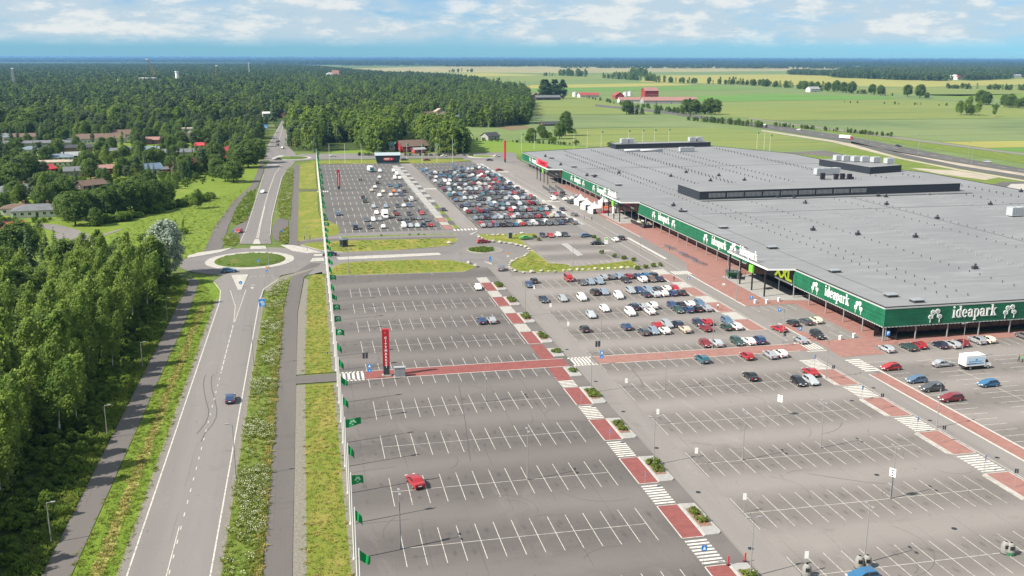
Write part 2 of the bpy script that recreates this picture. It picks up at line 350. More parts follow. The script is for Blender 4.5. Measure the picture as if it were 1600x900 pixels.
# ------------------------------------------------------------------ vegetation builders
def leafmat(name, c1, c2, trans=0.3, rough=0.75, hue=0.25):
    m = mat(name, c1, rough, spec=0.25); nd, ln, b = nodes_of(m)
    at_ = nd.new('ShaderNodeAttribute'); at_.attribute_name = 'tint'
    oi = nd.new('ShaderNodeObjectInfo')
    f = mth(nd, ln, 'MULTIPLY_ADD', oi.outputs['Random'], 0.55, -0.2)
    f = mth(nd, ln, 'ADD', at_.outputs['Fac'], f, clamp=True)
    c = mix(nd, ln, f, c1, c2)
    ln.new(c, b.inputs['Base Color'])
    tr = nd.new('ShaderNodeBsdfTranslucent'); ln.new(mix(nd, ln, 0.5, c, tuple(min(1, v * 1.9) for v in c2)), tr.inputs[0])
    ms = nd.new('ShaderNodeMixShader'); ms.inputs[0].default_value = trans
    ln.new(b.outputs[0], ms.inputs[1]); ln.new(tr.outputs[0], ms.inputs[2])
    out = [n for n in nd if n.type == 'OUTPUT_MATERIAL'][0]; ln.new(ms.outputs[0], out.inputs[0])
    return m
LF = {
 'birch': leafmat('birch_leaves', (0.085, 0.160, 0.030), (0.228, 0.295, 0.064), 0.6),
 'spruce': leafmat('spruce_needles', (0.034, 0.072, 0.028), (0.080, 0.124, 0.044), 0.25),
 'pine': leafmat('pine_needles', (0.044, 0.080, 0.036), (0.100, 0.138, 0.056), 0.25),
 'broad': leafmat('broadleaf_leaves', (0.056, 0.108, 0.024), (0.130, 0.188, 0.042), 0.42),
 'light': leafmat('pale_leaves', (0.075, 0.125, 0.018), (0.15, 0.20, 0.035), 0.35),
 'silver': leafmat('silver_willow_leaves', (0.10, 0.145, 0.085), (0.33, 0.39, 0.31), 0.25),
 'bush': leafmat('bush_leaves', (0.06, 0.115, 0.016), (0.155, 0.225, 0.035), 0.5),
 'grass': leafmat('grass_blades', (0.115, 0.165, 0.022), (0.20, 0.235, 0.045), 0.5),
 'dry': leafmat('dry_grass_blades', (0.20, 0.18, 0.05), (0.33, 0.27, 0.09), 0.3),
 'flower': leafmat('white_meadow_flowers', (0.45, 0.47, 0.36), (0.62, 0.62, 0.52), 0.2),
}
BK = {'birch': blotchy('birch_bark', [(0.48, 0.46, 0.42)], [((0.07, 0.06, 0.05), 2.5, 0.55, 0.66, (1, 1, 3))]),
      'dark': blotchy('dark_bark', [(0.09, 0.07, 0.055)], [((0.05, 0.04, 0.03), 3, 0.45, 0.65, ONE)]),
      'pine': blotchy('pine_bark', [(0.21, 0.11, 0.065)], [((0.11, 0.075, 0.055), 1.5, 0.45, 0.65, ONE)])}
def quads_mesh(name, P, U, V, tint, mats, mi=None):
    """P centres (n,3), U,V half axes (n,3), tint (n,) -> leaf mesh"""
    n = len(P); co = np.empty((n, 4, 3), np.float32)
    co[:, 0] = P - U - V * 0.55; co[:, 1] = P + U * 0.35 - V; co[:, 2] = P + U + V * 0.6; co[:, 3] = P - U * 0.4 + V
    me = bpy.data.meshes.new(name)
    me.vertices.add(n * 4); me.vertices.foreach_set('co', co.ravel())
    me.loops.add(n * 4); me.loops.foreach_set('vertex_index', np.arange(n * 4, dtype=np.int32))
    me.polygons.add(n); me.polygons.foreach_set('loop_start', np.arange(0, n * 4, 4, dtype=np.int32)); me.polygons.foreach_set('loop_total', np.full(n, 4, np.int32))
    for m in (mats if isinstance(mats, (list, tuple)) else [mats]): me.materials.append(m)
    if mi is not None: me.polygons.foreach_set('material_index', np.asarray(mi, np.int32))
    a = me.attributes.new('tint', 'FLOAT', 'FACE'); a.data.foreach_set('value', np.clip(tint, 0, 1).astype(np.float32))
    me.update(calc_edges=True); me.validate()
    return me
def rand_axes(n, size, r, up=0.0, out=None, outw=0.0):
    nrm = r.normal(size=(n, 3)); nrm[:, 2] += up
    if out is not None: nrm += out * outw
    nrm /= np.linalg.norm(nrm, axis=1)[:, None] + 1e-9
    t = r.normal(size=(n, 3)); u = np.cross(nrm, t); u /= np.linalg.norm(u, axis=1)[:, None] + 1e-9
    v = np.cross(nrm, u); s = (size * r.uniform(0.6, 1.3, n))[:, None]
    return u * s, v * s * 0.7
def clump_crown(name, m, H, R, base, prof, nclump, nleaf, lsize, seed, lean=(0, 0), csize=(0.3, 0.3, 0.2), droop=0.0, inner=0.45, streak=0.0):
    r = np.random.RandomState(seed)
    P = []; T = []; O = []
    for i in range(nclump):
        t = r.uniform(0, 1) ** 0.85; a = r.uniform(0, 2 * math.pi); rr = prof(t) * R
        q = rr * (inner + (1 - inner) * r.uniform(0, 1) ** 0.5) * r.uniform(0.85, 1.12)
        z = base + (H - base) * t
        c = np.array([q * math.cos(a) + lean[0] * t ** 2, q * math.sin(a) + lean[1] * t ** 2, z])
        sc = np.array(csize) * R * r.uniform(0.7, 1.35) * (0.45 + 0.55 * min(1, rr / R * 1.5))
        k = max(4, int(nleaf * r.uniform(0.6, 1.4)))
        p = r.normal(size=(k, 3)); p /= np.linalg.norm(p, axis=1)[:, None] + 1e-9; p *= (r.uniform(0, 1, k) ** 0.4)[:, None]
        o = p.copy(); p = p * sc
        p[:, 2] -= droop * np.abs(r.normal(size=k)) * sc[2]
        P.append(p + c); O.append(o); T.append(np.clip(r.uniform(0.1, 0.85) + r.normal(0, 0.14, k), 0, 1))
    P = np.concatenate(P); T = np.concatenate(T); O = np.concatenate(O)
    P[:, 2] = np.maximum(P[:, 2], base * 0.5)
    ax = np.stack([P[:, 0] - lean[0] * ((P[:, 2] - base) / (H - base)) ** 2, P[:, 1] - lean[1] * ((P[:, 2] - base) / (H - base)) ** 2, (P[:, 2] - (base + H) / 2) * .6], 1) / R
    O = O * .7 + ax * 1.3
    U, V = rand_axes(len(P), lsize, r, 0.5, O, 1.0)
    if streak:
        k = len(P); d = np.array([.5, .1, .9]) + r.normal(0, .55, (k, 3)); d /= np.linalg.norm(d, axis=1)[:, None]; sz = np.linalg.norm(U, axis=1)[:, None]
        nrm = O * 1.2 + np.array([-.2, -.3, .5]) + r.normal(0, .5, (k, 3)); w = np.cross(d, nrm); w /= np.linalg.norm(w, axis=1)[:, None] + 1e-9; U = d * sz * 1.2; V = w * sz * .7
    return quads_mesh(name, P, U, V, T, m)
def trunk_mesh(name, m, H, r0, seed, lean=(0, 0), limbs=6, R=2.0, base=0.3, n=7):
    rr = random.Random(seed); b = MB(); pts = []; rad = []
    for i in range(6):
        t = i / 5; pts.append((lean[0] * t * t + rr.uniform(-.08, .08) * (i > 0), lean[1] * t * t + rr.uniform(-.08, .08) * (i > 0), H * 0.93 * t - (0.3 if i == 0 else 0))); rad.append(r0 * (1 - t * 0.88) * (1.25 if i == 0 else 1))
    b.path(pts, rad, n)
    for k in range(limbs):
        t = rr.uniform(base, 0.85); a = rr.uniform(0, 6.28); L = R * rr.uniform(0.5, 0.85) * (1.1 - t * 0.6)
        p0 = Vector((lean[0] * t * t, lean[1] * t * t, H * 0.93 * t)); p1 = p0 + Vector((math.cos(a) * L * .5, math.sin(a) * L * .5, L * 0.5)); p2 = p1 + Vector((math.cos(a) * L * .5, math.sin(a) * L * .5, L * 0.25))
        b.path([p0, p1, p2], [r0 * 0.35 * (1 - t * .6), r0 * 0.22 * (1 - t * .6), r0 * 0.08], 5)
    return b.mesh(name, [m], True)
def spruce_crown(name, m, H, R, base, seed, layers=26, per=9, seg=5, ls=0.42):
    r = np.random.RandomState(seed); P = []; U = []; V = []; T = []
    for i in range(layers):
        t = (i + r.uniform(0, 0.7)) / layers; z = base + (H - base) * t
        rad = R * (1 - t) ** 0.85 * r.uniform(0.82, 1.15) + 0.15
        nb = max(4, int(per * (0.45 + 0.75 * (1 - t)))); a0 = r.uniform(0, 6.28)
        for k in range(nb):
            a = a0 + 2 * math.pi * k / nb + r.uniform(-.25, .25); L = rad * r.uniform(0.75, 1.15); tt = r.uniform(0.1, 0.8)
            d = np.array([math.cos(a), math.sin(a), 0]); side = np.array([-math.sin(a), math.cos(a), 0])
            for s in range(seg):
                q = (s + 0.6) / seg; w = ls * (0.6 + 0.9 * math.sin(math.pi * min(1, q * .85))) * (0.5 + 0.5 * (1 - t))
                c = d * L * q + np.array([0, 0, z - 0.28 * L * q * q * 1.2 + 0.06 * L * math.sin(q * 3)]) + side * r.normal(0, w * .5)
                dv = np.array([0, 0, -0.45 - 0.4 * q]) + d
                dv /= np.linalg.norm(dv)
                P.append(c); U.append(dv * L / seg * 0.85); V.append((side + np.array([0, 0, r.normal(0, .45)])) * w)
                T.append(tt * 0.7 + q * 0.35 + r.normal(0, .08))
    return quads_mesh(name, np.array(P), np.array(U), np.array(V), np.array(T), m)
prof_birch = lambda t: min(1, (t + 0.18) * 2.0) * (1 - t) ** 0.48 * 1.1 + 0.05
prof_round = lambda t: math.sqrt(max(0.02, 1 - (2 * t - 0.9) ** 2 / 1.21))
prof_column = lambda t: (0.75 + 0.35 * math.sin(math.pi * t)) * (1 - 0.75 * max(0, t - 0.55) / 0.45)
prof_pine = lambda t: 0.55 + 0.5 * math.sin(math.pi * t ** 0.8) * (1 - 0.2 * t)
TREE = {}
def addtree(kind, crown, trunk): TREE.setdefault(kind, []).append((crown, trunk))
for i in range(6):
    H = 16.0; ln_ = (1.5 + 0.4 * (i % 3), 0.5); Rr = 2.7 + 0.3 * (i % 3)
    addtree('birch', clump_crown('birch_crown', LF['birch'], H, Rr * .92, 2.4 + (i % 2) * 1.6, prof_birch, 90, 34, 0.22, 100 + i, ln_, (0.34, 0.28, 0.36), 0.8, streak=1.0),
            trunk_mesh('birch_trunk', BK['birch'], H, 0.17, 100 + i, ln_, 7, 2.2))
for i in range(4):
    H = 18.0
    addtree('spruce', spruce_crown('spruce_crown', LF['spruce'], H, 3.0 + 0.3 * (i % 2), 1.2, 200 + i), trunk_mesh('spruce_trunk', BK['dark'], H, 0.22, 200 + i, (0, 0), 0))
for i in range(3):
    H = 18.0
    addtree('pine', clump_crown('pine_crown', LF['pine'], H, 3.0, 8.5, prof_pine, 60, 40, 0.30, 300 + i, (0.3, 0), (0.42, 0.42, 0.24), 0.2), trunk_mesh('pine_trunk', BK['pine'], H, 0.24, 300 + i, (0.3, 0), 9, 3.2, 0.5))
for i in range(4):
    H = 12.0
    addtree('broad', clump_crown('broadleaf_crown', LF['broad'], H, 4.3, 2.2, prof_round, 150, 34, 0.30, 400 + i, (0.4, 0), (0.28, 0.28, 0.2), 0.4), trunk_mesh('broadleaf_trunk', BK['dark'], H, 0.26, 400 + i, (0.4, 0), 8, 4, 0.2))
for i in range(2):
    H = 9.0
    addtree('light', clump_crown('pale_crown', LF['light'], H, 3.4, 1.6, prof_round, 110, 32, 0.26, 500 + i, (0.3, 0), (0.28, 0.28, 0.2), 0.4), trunk_mesh('pale_tree_trunk', BK['dark'], H, 0.2, 500 + i, (0.3, 0), 7, 3.2, 0.2))
H = 15.0
addtree('silver', clump_crown('willow_crown', LF['silver'], H, 5.0, 2.5, prof_round, 200, 44, 0.27, 601, (1.2, 0.2), (0.24, 0.2, 0.26), 0.5), trunk_mesh('willow_trunk', BK['dark'], H, 0.4, 601, (1.2, 0.2), 9, 4.5, 0.2))
for i in range(2):
    H = 14.0
    addtree('column', clump_crown('poplar_crown', LF['spruce'], H, 2.0, 0.8, prof_column, 110, 30, 0.30, 650 + i, (0, 0), (0.4, 0.4, 0.4), 0.2), trunk_mesh('poplar_trunk', BK['dark'], H, 0.2, 650 + i, (0, 0), 4, 1.5))
for i in range(3):
    addtree('shrub', clump_crown('shrub_foliage', LF['light'], 1.0, 1.2, 0.08, prof_round, 26, 22, 0.14, 720 + i, (0.05, 0), (0.34, 0.34, 0.2), 0.1), trunk_mesh('shrub_stem', BK['dark'], .8, 0.03, 720 + i, (0, 0), 4, .8, 0.1, 4))
    addtree('bush', clump_crown('bush_foliage', LF['bush'], 2.6, 1.7, 0.15, prof_round, 40, 26, 0.20, 700 + i, (0.1, 0), (0.3, 0.3, 0.22), 0.2), trunk_mesh('bush_stem', BK['dark'], 2.0, 0.06, 700 + i, (0, 0), 5, 1.2, 0.1, 5))
NAMES = {'birch': ('birch_tree', 'birch tree'), 'spruce': ('spruce_tree', 'spruce tree'), 'pine': ('pine_tree', 'pine tree'), 'broad': ('broadleaf_tree', 'tree'), 'light': ('garden_tree', 'tree'), 'silver': ('willow_tree', 'willow tree'), 'column': ('poplar_tree', 'tree'), 'bush': ('bush', 'bush'), 'shrub': ('shrub', 'shrub')}
def tree(kind, x, y, h, label, group=None, z=0.0, wide=1.0, var=None):
    cr, tk = TREE[kind][rng.randrange(len(TREE[kind])) if var is None else var]
    H0 = {'birch': 16, 'spruce': 18, 'pine': 18, 'broad': 12, 'light': 9, 'silver': 15, 'column': 14, 'bush': 2.6, 'shrub': 1.0}[kind]
    nm, cat = NAMES[kind]
    s = h / H0; rz = rng.uniform(-0.5, 0.5) if kind in ('birch', 'silver') else rng.uniform(0, 6.28)
    o = thing(nm, label, cat, (x, y, z), rz, group); o.scale = (s * wide, s * wide, s)
    link('crown' if kind not in ('bush', 'shrub') else 'foliage', cr, o); link('trunk' if kind not in ('bush', 'shrub') else 'stem', tk, o)
    return o
# low-detail trees for the mass of the woods (one mesh per kind: crown + trunk)
def far_tree(name, kind, H, R, base, seed, nclump, nleaf, ls, layers=0):
    if layers: cm = spruce_crown(name, LF['spruce'], H, R, base, seed, layers, 7, 2, ls)
    else: cm = clump_crown(name, LF[kind], H, R, base, {'birch': prof_birch, 'pine': prof_pine, 'broad': prof_round}[kind], nclump, nleaf, ls, seed, (0.4, 0), (0.34, 0.34, 0.26), 0.4)
    b = MB(); b.tube((0, 0, -0.5), (0, 0, H * 0.8), 0.2, 0.07, 5); tm = b.mesh(name + '_stem', [BK['birch' if kind == 'birch' else 'pine' if kind == 'pine' else 'dark']])
    bm = bmesh.new(); bm.from_mesh(cm); nf = len(bm.faces); bm.from_mesh(tm); bm.faces.ensure_lookup_table()
    for f in bm.faces[nf:]: f.material_index = 1
    bm.to_mesh(cm); bm.free(); cm.materials.append(tm.materials[0])
    return bpy.data.objects.new(name, cm)
FT = [far_tree('wood_birch', 'birch', 16, 3.3, 1.2, 801, 46, 15, 0.52), far_tree('wood_birch_slim', 'birch', 16, 2.6, 1.5, 802, 40, 15, 0.50),
      far_tree('wood_spruce', 'spruce', 18, 3.5, 1.0, 803, 0, 0, 0.85, 13), far_tree('wood_spruce_slim', 'spruce', 20, 2.8, 1.0, 804, 0, 0, 0.75, 14),
      far_tree('wood_pine', 'pine', 18, 2.9, 8.5, 805, 26, 22, 0.55), far_tree('wood_broadleaf', 'broad', 14, 4.6, 1.2, 806, 64, 16, 0.62)]
def merge_patch(name, n, size, seed, kinds):
    rr = random.Random(seed); bm = bmesh.new(); mats = []
    P = []; U = []; V = []; T = []; MI = []
    r = np.random.RandomState(seed)
    for i in range(n):
        x, y = rr.uniform(-size / 2, size / 2), rr.uniform(-size / 2, size / 2); k = rr.choice(kinds); h = rr.uniform(13, 19)
        for j in range(26):
            t = r.uniform(0.15, 1); a = r.uniform(0, 6.28); R = (3.0 * (1 - t) + 0.3 if k == 0 else 2.8 * prof_round(t) + 0.3) * r.uniform(0.6, 1.05)
            P.append((x + R * math.cos(a), y + R * math.sin(a), h * t)); T.append(rr.uniform(0, 1) * .5 + r.uniform(0, .5)); MI.append(k)
    P = np.array(P); U, V = rand_axes(len(P), 1.7, r, 0.6)
    return bpy.data.objects.new(name, quads_mesh(name, P, U, V, np.array(T), [LF['spruce'], LF['broad'], LF['pine']], MI))
FT += [merge_patch('wood_patch_mixed', 16, 34, 901, [0, 1, 2, 2]), merge_patch('wood_patch_spruce', 16, 34, 902, [0, 0, 0, 2, 1])]
def bladeproto(name, n, h, spread, m, seed, flowers=0, flat=.25):
    r = np.random.RandomState(seed); P = r.uniform(-spread, spread, (n, 3)); hh = h * r.uniform(0.5, 1.1, n); P[:, 2] = hh / 2
    a = r.uniform(0, 6.28, n); V = np.stack([r.normal(0, flat, n) * h, r.normal(0, flat, n) * h, hh / 2], 1); U = np.stack([np.cos(a), np.sin(a), np.zeros(n)], 1) * (0.07 + 0.05 * h)
    mi = np.zeros(n, int); T = r.uniform(0, 1, n); mats = [m]
    if flowers:
        k = flowers; Pf = r.uniform(-spread, spread, (k, 3)); Pf[:, 2] = h * r.uniform(0.8, 1.15, k); Uf, Vf = rand_axes(k, 0.09, r, 3)
        P = np.concatenate([P, Pf]); U = np.concatenate([U, Uf]); V = np.concatenate([V, Vf]); mi = np.concatenate([mi, np.ones(k, int)]); T = np.concatenate([T, r.uniform(0, 1, k)]); mats = [m, LF['flower']]
    return bpy.data.objects.new(name, quads_mesh(name, P, U, V, T, mats, mi))
GP = [bladeproto('tuft_green', 14, 0.38, 0.4, LF['grass'], 1, 0, .5), bladeproto('tuft_dry', 12, 0.28, 0.4, LF['dry'], 2, 0, .8), bladeproto('tuft_tall', 16, 0.6, 0.45, LF['grass'], 3), bladeproto('tuft_flower', 13, 0.6, 0.45, LF['grass'], 4, 8, .5), bladeproto('tuft_short', 12, 0.16, 0.5, LF['grass'], 5, 0, 1.0), bladeproto('weed_dark', 16, 0.8, 0.45, LF['bush'], 6)]
BP = [bpy.data.objects.new('bush_a', TREE['bush'][0][0]), bpy.data.objects.new('bush_b', TREE['bush'][1][0]), bpy.data.objects.new('bush_c', TREE['bush'][2][0])]
def scatter(name, pts, protos, label=None):
    """pts: list of (x, y, z, rot, scale, idx). One object; geometry nodes put a prototype on every point."""
    n = len(pts); A = np.array(pts, np.float32)
    me = bpy.data.meshes.new(name); me.vertices.add(n); me.vertices.foreach_set('co', np.ascontiguousarray(A[:, :3]).ravel())
    rv = np.zeros((n, 3), np.float32); rv[:, 2] = A[:, 3]
    a = me.attributes.new('rot', 'FLOAT_VECTOR', 'POINT'); a.data.foreach_set('vector', rv.ravel())
    a = me.attributes.new('scl', 'FLOAT', 'POINT'); a.data.foreach_set('value', np.ascontiguousarray(A[:, 4]))
    a = me.attributes.new('idx', 'INT', 'POINT'); a.data.foreach_set('value', A[:, 5].astype(np.int32))
    o = link(name, me); tag(o, kind='stuff')
    g = bpy.data.node_groups.new(name, 'GeometryNodeTree')
    g.interface.new_socket('Geometry', in_out='INPUT', socket_type='NodeSocketGeometry'); g.interface.new_socket('Geometry', in_out='OUTPUT', socket_type='NodeSocketGeometry')
    gi = g.nodes.new('NodeGroupInput'); go = g.nodes.new('NodeGroupOutput'); jn = g.nodes.new('GeometryNodeJoinGeometry')
    def attr(nm, t):
        x = g.nodes.new('GeometryNodeInputNamedAttribute'); x.data_type = t; x.inputs[0].default_value = nm; return [s for s in x.outputs if s.enabled and s.name == 'Attribute'][0]
    ai, as_, ar = attr('idx', 'INT'), attr('scl', 'FLOAT'), attr('rot', 'FLOAT_VECTOR')
    used = sorted(set(int(v) for v in A[:, 5]))
    for k in used:
        cp = g.nodes.new('FunctionNodeCompare'); cp.data_type = 'INT'; cp.operation = 'EQUAL'
        ins = [s for s in cp.inputs if s.enabled]; g.links.new(ai, ins[0]); ins[1].default_value = k
        oi = g.nodes.new('GeometryNodeObjectInfo'); oi.inputs['Object'].default_value = protos[k]; oi.inputs['As Instance'].default_value = True
        ip = g.nodes.new('GeometryNodeInstanceOnPoints')
        g.links.new(gi.outputs[0], ip.inputs['Points']); g.links.new(cp.outputs[0], ip.inputs['Selection']); g.links.new(oi.outputs['Geometry'], ip.inputs['Instance'])
        g.links.new(ar, ip.inputs['Rotation']); g.links.new(as_, ip.inputs['Scale']); g.links.new(ip.outputs[0], jn.inputs[0])
    g.links.new(jn.outputs[0], go.inputs[0])
    md = o.modifiers.new('scatter', 'NODES'); md.node_group = g
    return o
def inpoly(x, y, P):
    c = False; n = len(P); j = n - 1
    for i in range(n):
        if (P[i][1] > y) != (P[j][1] > y) and x < (P[j][0] - P[i][0]) * (y - P[i][1]) / (P[j][1] - P[i][1]) + P[i][0]: c = not c
        j = i
    return c
def fill(P, step, jit=0.45, seed=1, excl=()):
    r = random.Random(seed); xs = [p[0] for p in P]; ys = [p[1] for p in P]; out = []
    y = min(ys)
    k = 0
    while y < max(ys):
        x = min(xs) + (step / 2 if k % 2 else 0)
        while x < max(xs):
            a, b = x + r.uniform(-jit, jit) * step, y + r.uniform(-jit, jit) * step
            if inpoly(a, b, P) and not any(inpoly(a, b, e) for e in excl): out.append((a, b))
            x += step
        y += step * 0.9; k += 1
    return out
# ------------------------------------------------------------------ the setting: terrain, fields, roads, lots
def terrain():
    b = MB(); xs = sorted(set([s * v for s in (-1, 1) for v in (0, 60, 150, 300, 500, 800, 1200, 1800, 2600, 4000, 6500, 10000, 16000, 26000, 42000)]))
    ys = [-400, -100, 0, 60, 120, 200, 300, 420, 560, 750, 1000, 1400, 2000, 2800, 4000, 6000, 9000, 13000, 20000, 30000, 44000]
    for y in ys:
        for x in xs: b.v.append((x, y, -0.14))
    n = len(xs)
    for j in range(len(ys) - 1):
        for i in range(n - 1): b.f.append((j * n + i, j * n + i + 1, (j + 1) * n + i + 1, (j + 1) * n + i)); b.m.append(0)
    return tag(b.build('ground', MT['terrain']), kind='structure')
terrain()
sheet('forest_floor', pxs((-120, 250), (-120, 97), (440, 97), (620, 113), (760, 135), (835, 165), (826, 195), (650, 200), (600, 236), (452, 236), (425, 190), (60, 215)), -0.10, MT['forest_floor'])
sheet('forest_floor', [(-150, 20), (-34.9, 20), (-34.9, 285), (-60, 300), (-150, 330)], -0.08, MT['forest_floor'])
sheet('meadow', pxs((-80, 470), (-80, 212), (200, 206), (395, 214), (412, 250), (398, 285), (350, 340), (322, 392), (262, 412), (60, 420)), -0.075, MT['meadow'])
# fields
def fld(k, z, *p): return sheet('field', pxs(*p), z, FD[k])
fld('sage', -0.11, (560, 246), (560, 236), (640, 222), (655, 200), (600, 126), (560, 107), (700, 101.5), (1700, 101.5), (1700, 320), (1300, 262), (1200, 246), (960, 242))
fld('straw', -0.09, (470, 108.5), (720, 103.5), (1050, 104), (1320, 104), (1300, 110), (900, 114), (640, 113))
fld('yellow', -0.085, (640, 116), (760, 114), (850, 117), (760, 121), (650, 119))
fld('olive', -0.08, (700, 120), (900, 117), (1010, 120), (820, 127), (700, 126))
fld('yellow', -0.07, (1010, 118), (1280, 115.5), (1500, 126), (1640, 122), (1640, 131), (1440, 136), (1230, 133), (1000, 128))
fld('yellow', -0.065, (820, 133), (1040, 129.5), (1085, 132.5), (1000, 135), (825, 138))
fld('lime', -0.06, (830, 138.5), (1000, 136.5), (1090, 135), (1200, 138), (1000, 141), (830, 143))
fld('olive', -0.055, (832, 148), (905, 147), (980, 168), (1030, 178), (905, 178.5), (832, 180))
fld('grey', -0.05, (832, 180.5), (905, 179), (1035, 180.5), (1105, 193), (1140, 200), (1000, 198.5), (895, 200.5), (832, 204))
fld('olive', -0.045, (895, 201.5), (1110, 199), (1200, 207), (1330, 229), (1230, 234), (960, 231), (900, 226), (872, 222), (888, 206))
fld('bright', -0.04, (515, 243.5), (520, 236), (640, 231), (700, 226), (725, 218.5), (797, 220), (860, 225), (900, 227.5), (965, 233), (962, 244), (720, 243.5))
fld('lime', -0.05, (1085, 150.5), (1200, 146.5), (1390, 151), (1405, 153.5), (1200, 157.5), (1087, 158.5))
fld('olive', -0.045, (1095, 161), (1200, 158.5), (1400, 155), (1520, 160), (1640, 170), (1640, 184), (1400, 186), (1215, 188), (1120, 180))
fld('grey', -0.04, (1215, 189), (1400, 187), (1640, 184.5), (1640, 219), (1480, 221), (1330, 205))
fld('yellow', -0.035, (1470, 221.5), (1640, 219.5), (1640, 229), (1540, 231))
fld('lime', -0.03, (1540, 231.5), (1640, 230), (1640, 236), (1580, 236))
fld('brown', -0.035, (770, 198), (815, 195.5), (834, 200), (800, 204))
fld('olive', -0.06, (1290, 138), (1640, 134), (1640, 146), (1500, 150), (1400, 148))
fld('bright', -0.06, (1440, 147.5), (1640, 147), (1640, 152), (1500, 153))
sheet('waste_ground', pxs((1215, 248), (1330, 227), (1420, 247), (1500, 262), (1680, 292), (1680, 330), (1455, 275), (1300, 262)), -0.03, MT['weeds'])
for P in (((1420, 262), (1490, 266), (1560, 277), (1540, 281), (1470, 272)), ((1300, 252), (1345, 250), (1370, 256), (1320, 258))): sheet('sandy_ground', pxs(*P), -0.02, MT['sand'])
# highway, ramp, railway
sheet('highway', pxs((930, 163), (1035, 173), (1200, 194), (1320, 212), (1420, 231), (1520, 250), (1640, 270), (1640, 277), (1500, 254.5), (1400, 236.5), (1300, 218), (1200, 202), (1035, 176.5), (930, 166)), 0.03, MT['highway'])
sheet('highway_ramp', pxs((1330, 221), (1420, 242.5), (1500, 259), (1640, 281), (1640, 287), (1500, 263.5), (1410, 246), (1330, 224)), 0.03, MT['highway'])
sheet('sandy_verge', pxs((1390, 236), (1500, 255), (1640, 277), (1640, 281), (1500, 259), (1420, 242.5), (1380, 233)), 0.0, MT['sand'])
sheet('sandy_verge', pxs((1190, 203), (1300, 219), (1330, 224.5), (1410, 247), (1500, 264.5), (1640, 288), (1640, 290), (1500, 267), (1400, 247), (1300, 222), (1190, 205)), 0.0, MT['sand'])
sheet('railway_bed', pxs((1170, 184), (1260, 196), (1400, 213.5), (1640, 245), (1640, 248), (1400, 216.5), (1260, 198), (1170, 185.5)), 0.02, MT['gravel'])
sheet('verge', pxs((1210, 194), (1260, 199), (1400, 217), (1640, 249), (1640, 262), (1400, 223), (1260, 200)), -0.01, MT['weeds'])
sheet('access_road', pxs((1225, 238), (1290, 235), (1330, 244), (1400, 262), (1370, 264), (1300, 245)), -0.01, MT['path'])
sheet('loop_road', pxs((1548, 289), (1565, 284), (1680, 283), (1680, 305), (1580, 296)), 0.0, MT['highway'])
sheet('loop_island', pxs((1572, 293), (1580, 287.5), (1680, 286), (1680, 296), (1600, 299)), 0.03, MT['conc'])
hl = MB()
for k in range(40):
    t0 = 0.0
L1 = [at(*p, 0.0) for p in ((1035, 174.7), (1200, 198), (1310, 214.5), (1410, 233.5), (1510, 252.3), (1640, 273))]
def ribbon(b, pts, w, z, mi=0, dash=None):
    """flat ribbon along pts; dash=(on, off)"""
    acc = 0.0
    for i in range(len(pts) - 1):
        a = Vector((pts[i][0], pts[i][1], 0)); c = Vector((pts[i + 1][0], pts[i + 1][1], 0)); d = c - a; L = d.length
        if L < 1e-5: continue
        d /= L; nrm = Vector((-d.y, d.x, 0)) * w / 2
        segs = [(0, L)]
        if dash:
            on, off = dash; per = on + off; segs = []; s = -((acc) % per)
            while s < L:
                e0, e1 = max(0, s), min(L, s + on)
                if e1 > e0: segs.append((e0, e1))
                s += per
            acc += L
        for e0, e1 in segs:
            p, q = a + d * e0, a + d * e1
            b.poly([(p.x - nrm.x, p.y - nrm.y, z), (q.x - nrm.x, q.y - nrm.y, z), (q.x + nrm.x, q.y + nrm.y, z), (p.x + nrm.x, p.y + nrm.y, z)], mi)
ribbon(hl, L1, 0.5, 0.045, 0, (8, 10)); tag(hl.build('highway_lane_marking', MT['paint']), kind='structure')

# parking lots and lanes (one level, edges butted)
Y0 = 114.59; D = 17.25; SW = 2.6; XL = 10.03; XR = 58.58
sheet('car_park_asphalt', rect(3.8, 53.2, 20, 284), 0.0, MT['lot_left'])
sheet('lane', rect(53.2, 58.3, 20, 284), 0.0, MT['lane'])
sheet('car_park_asphalt', rect(58.3, 101, 20, 284), 0.0, MT['lot_right'])
sheet('street', [(101, 20), (111.2, 20), (113, 180), (128, 188), (132, 188), (132, 600), (101, 600)], 0.0, MT['lane'])
sheet('car_park_asphalt', [(111.2, 20), (330, 20), (330, 188), (128, 188), (113, 180)], 0.0, MT['lot_right'])
sheet('road', rect(-4, 101, 284, 352), 0.0, MT['roadx'])
sheet('car_park_asphalt', [(6, 352), (55.5, 352), (55.5, 592), (7, 592)], 0.0, MT['lot_back'])
sheet('lane', rect(55.5, 62.4, 352, 592), 0.0, MT['lane'])
sheet('car_park_asphalt', rect(62.4, 101, 352, 592), 0.0, MT['lot_back'])
sheet('road', pxs((452, 252), (480, 249.5), (745, 246.5), (800, 247), (800, 238), (745, 238.5), (470, 240.5)), 0.004, MT['roadx'])
sheet('verge', pxs((487, 256), (486, 251.3), (600, 250), (700, 249), (742, 250), (690, 254.5), (640, 255.5)), 0.008, MT['verge'])
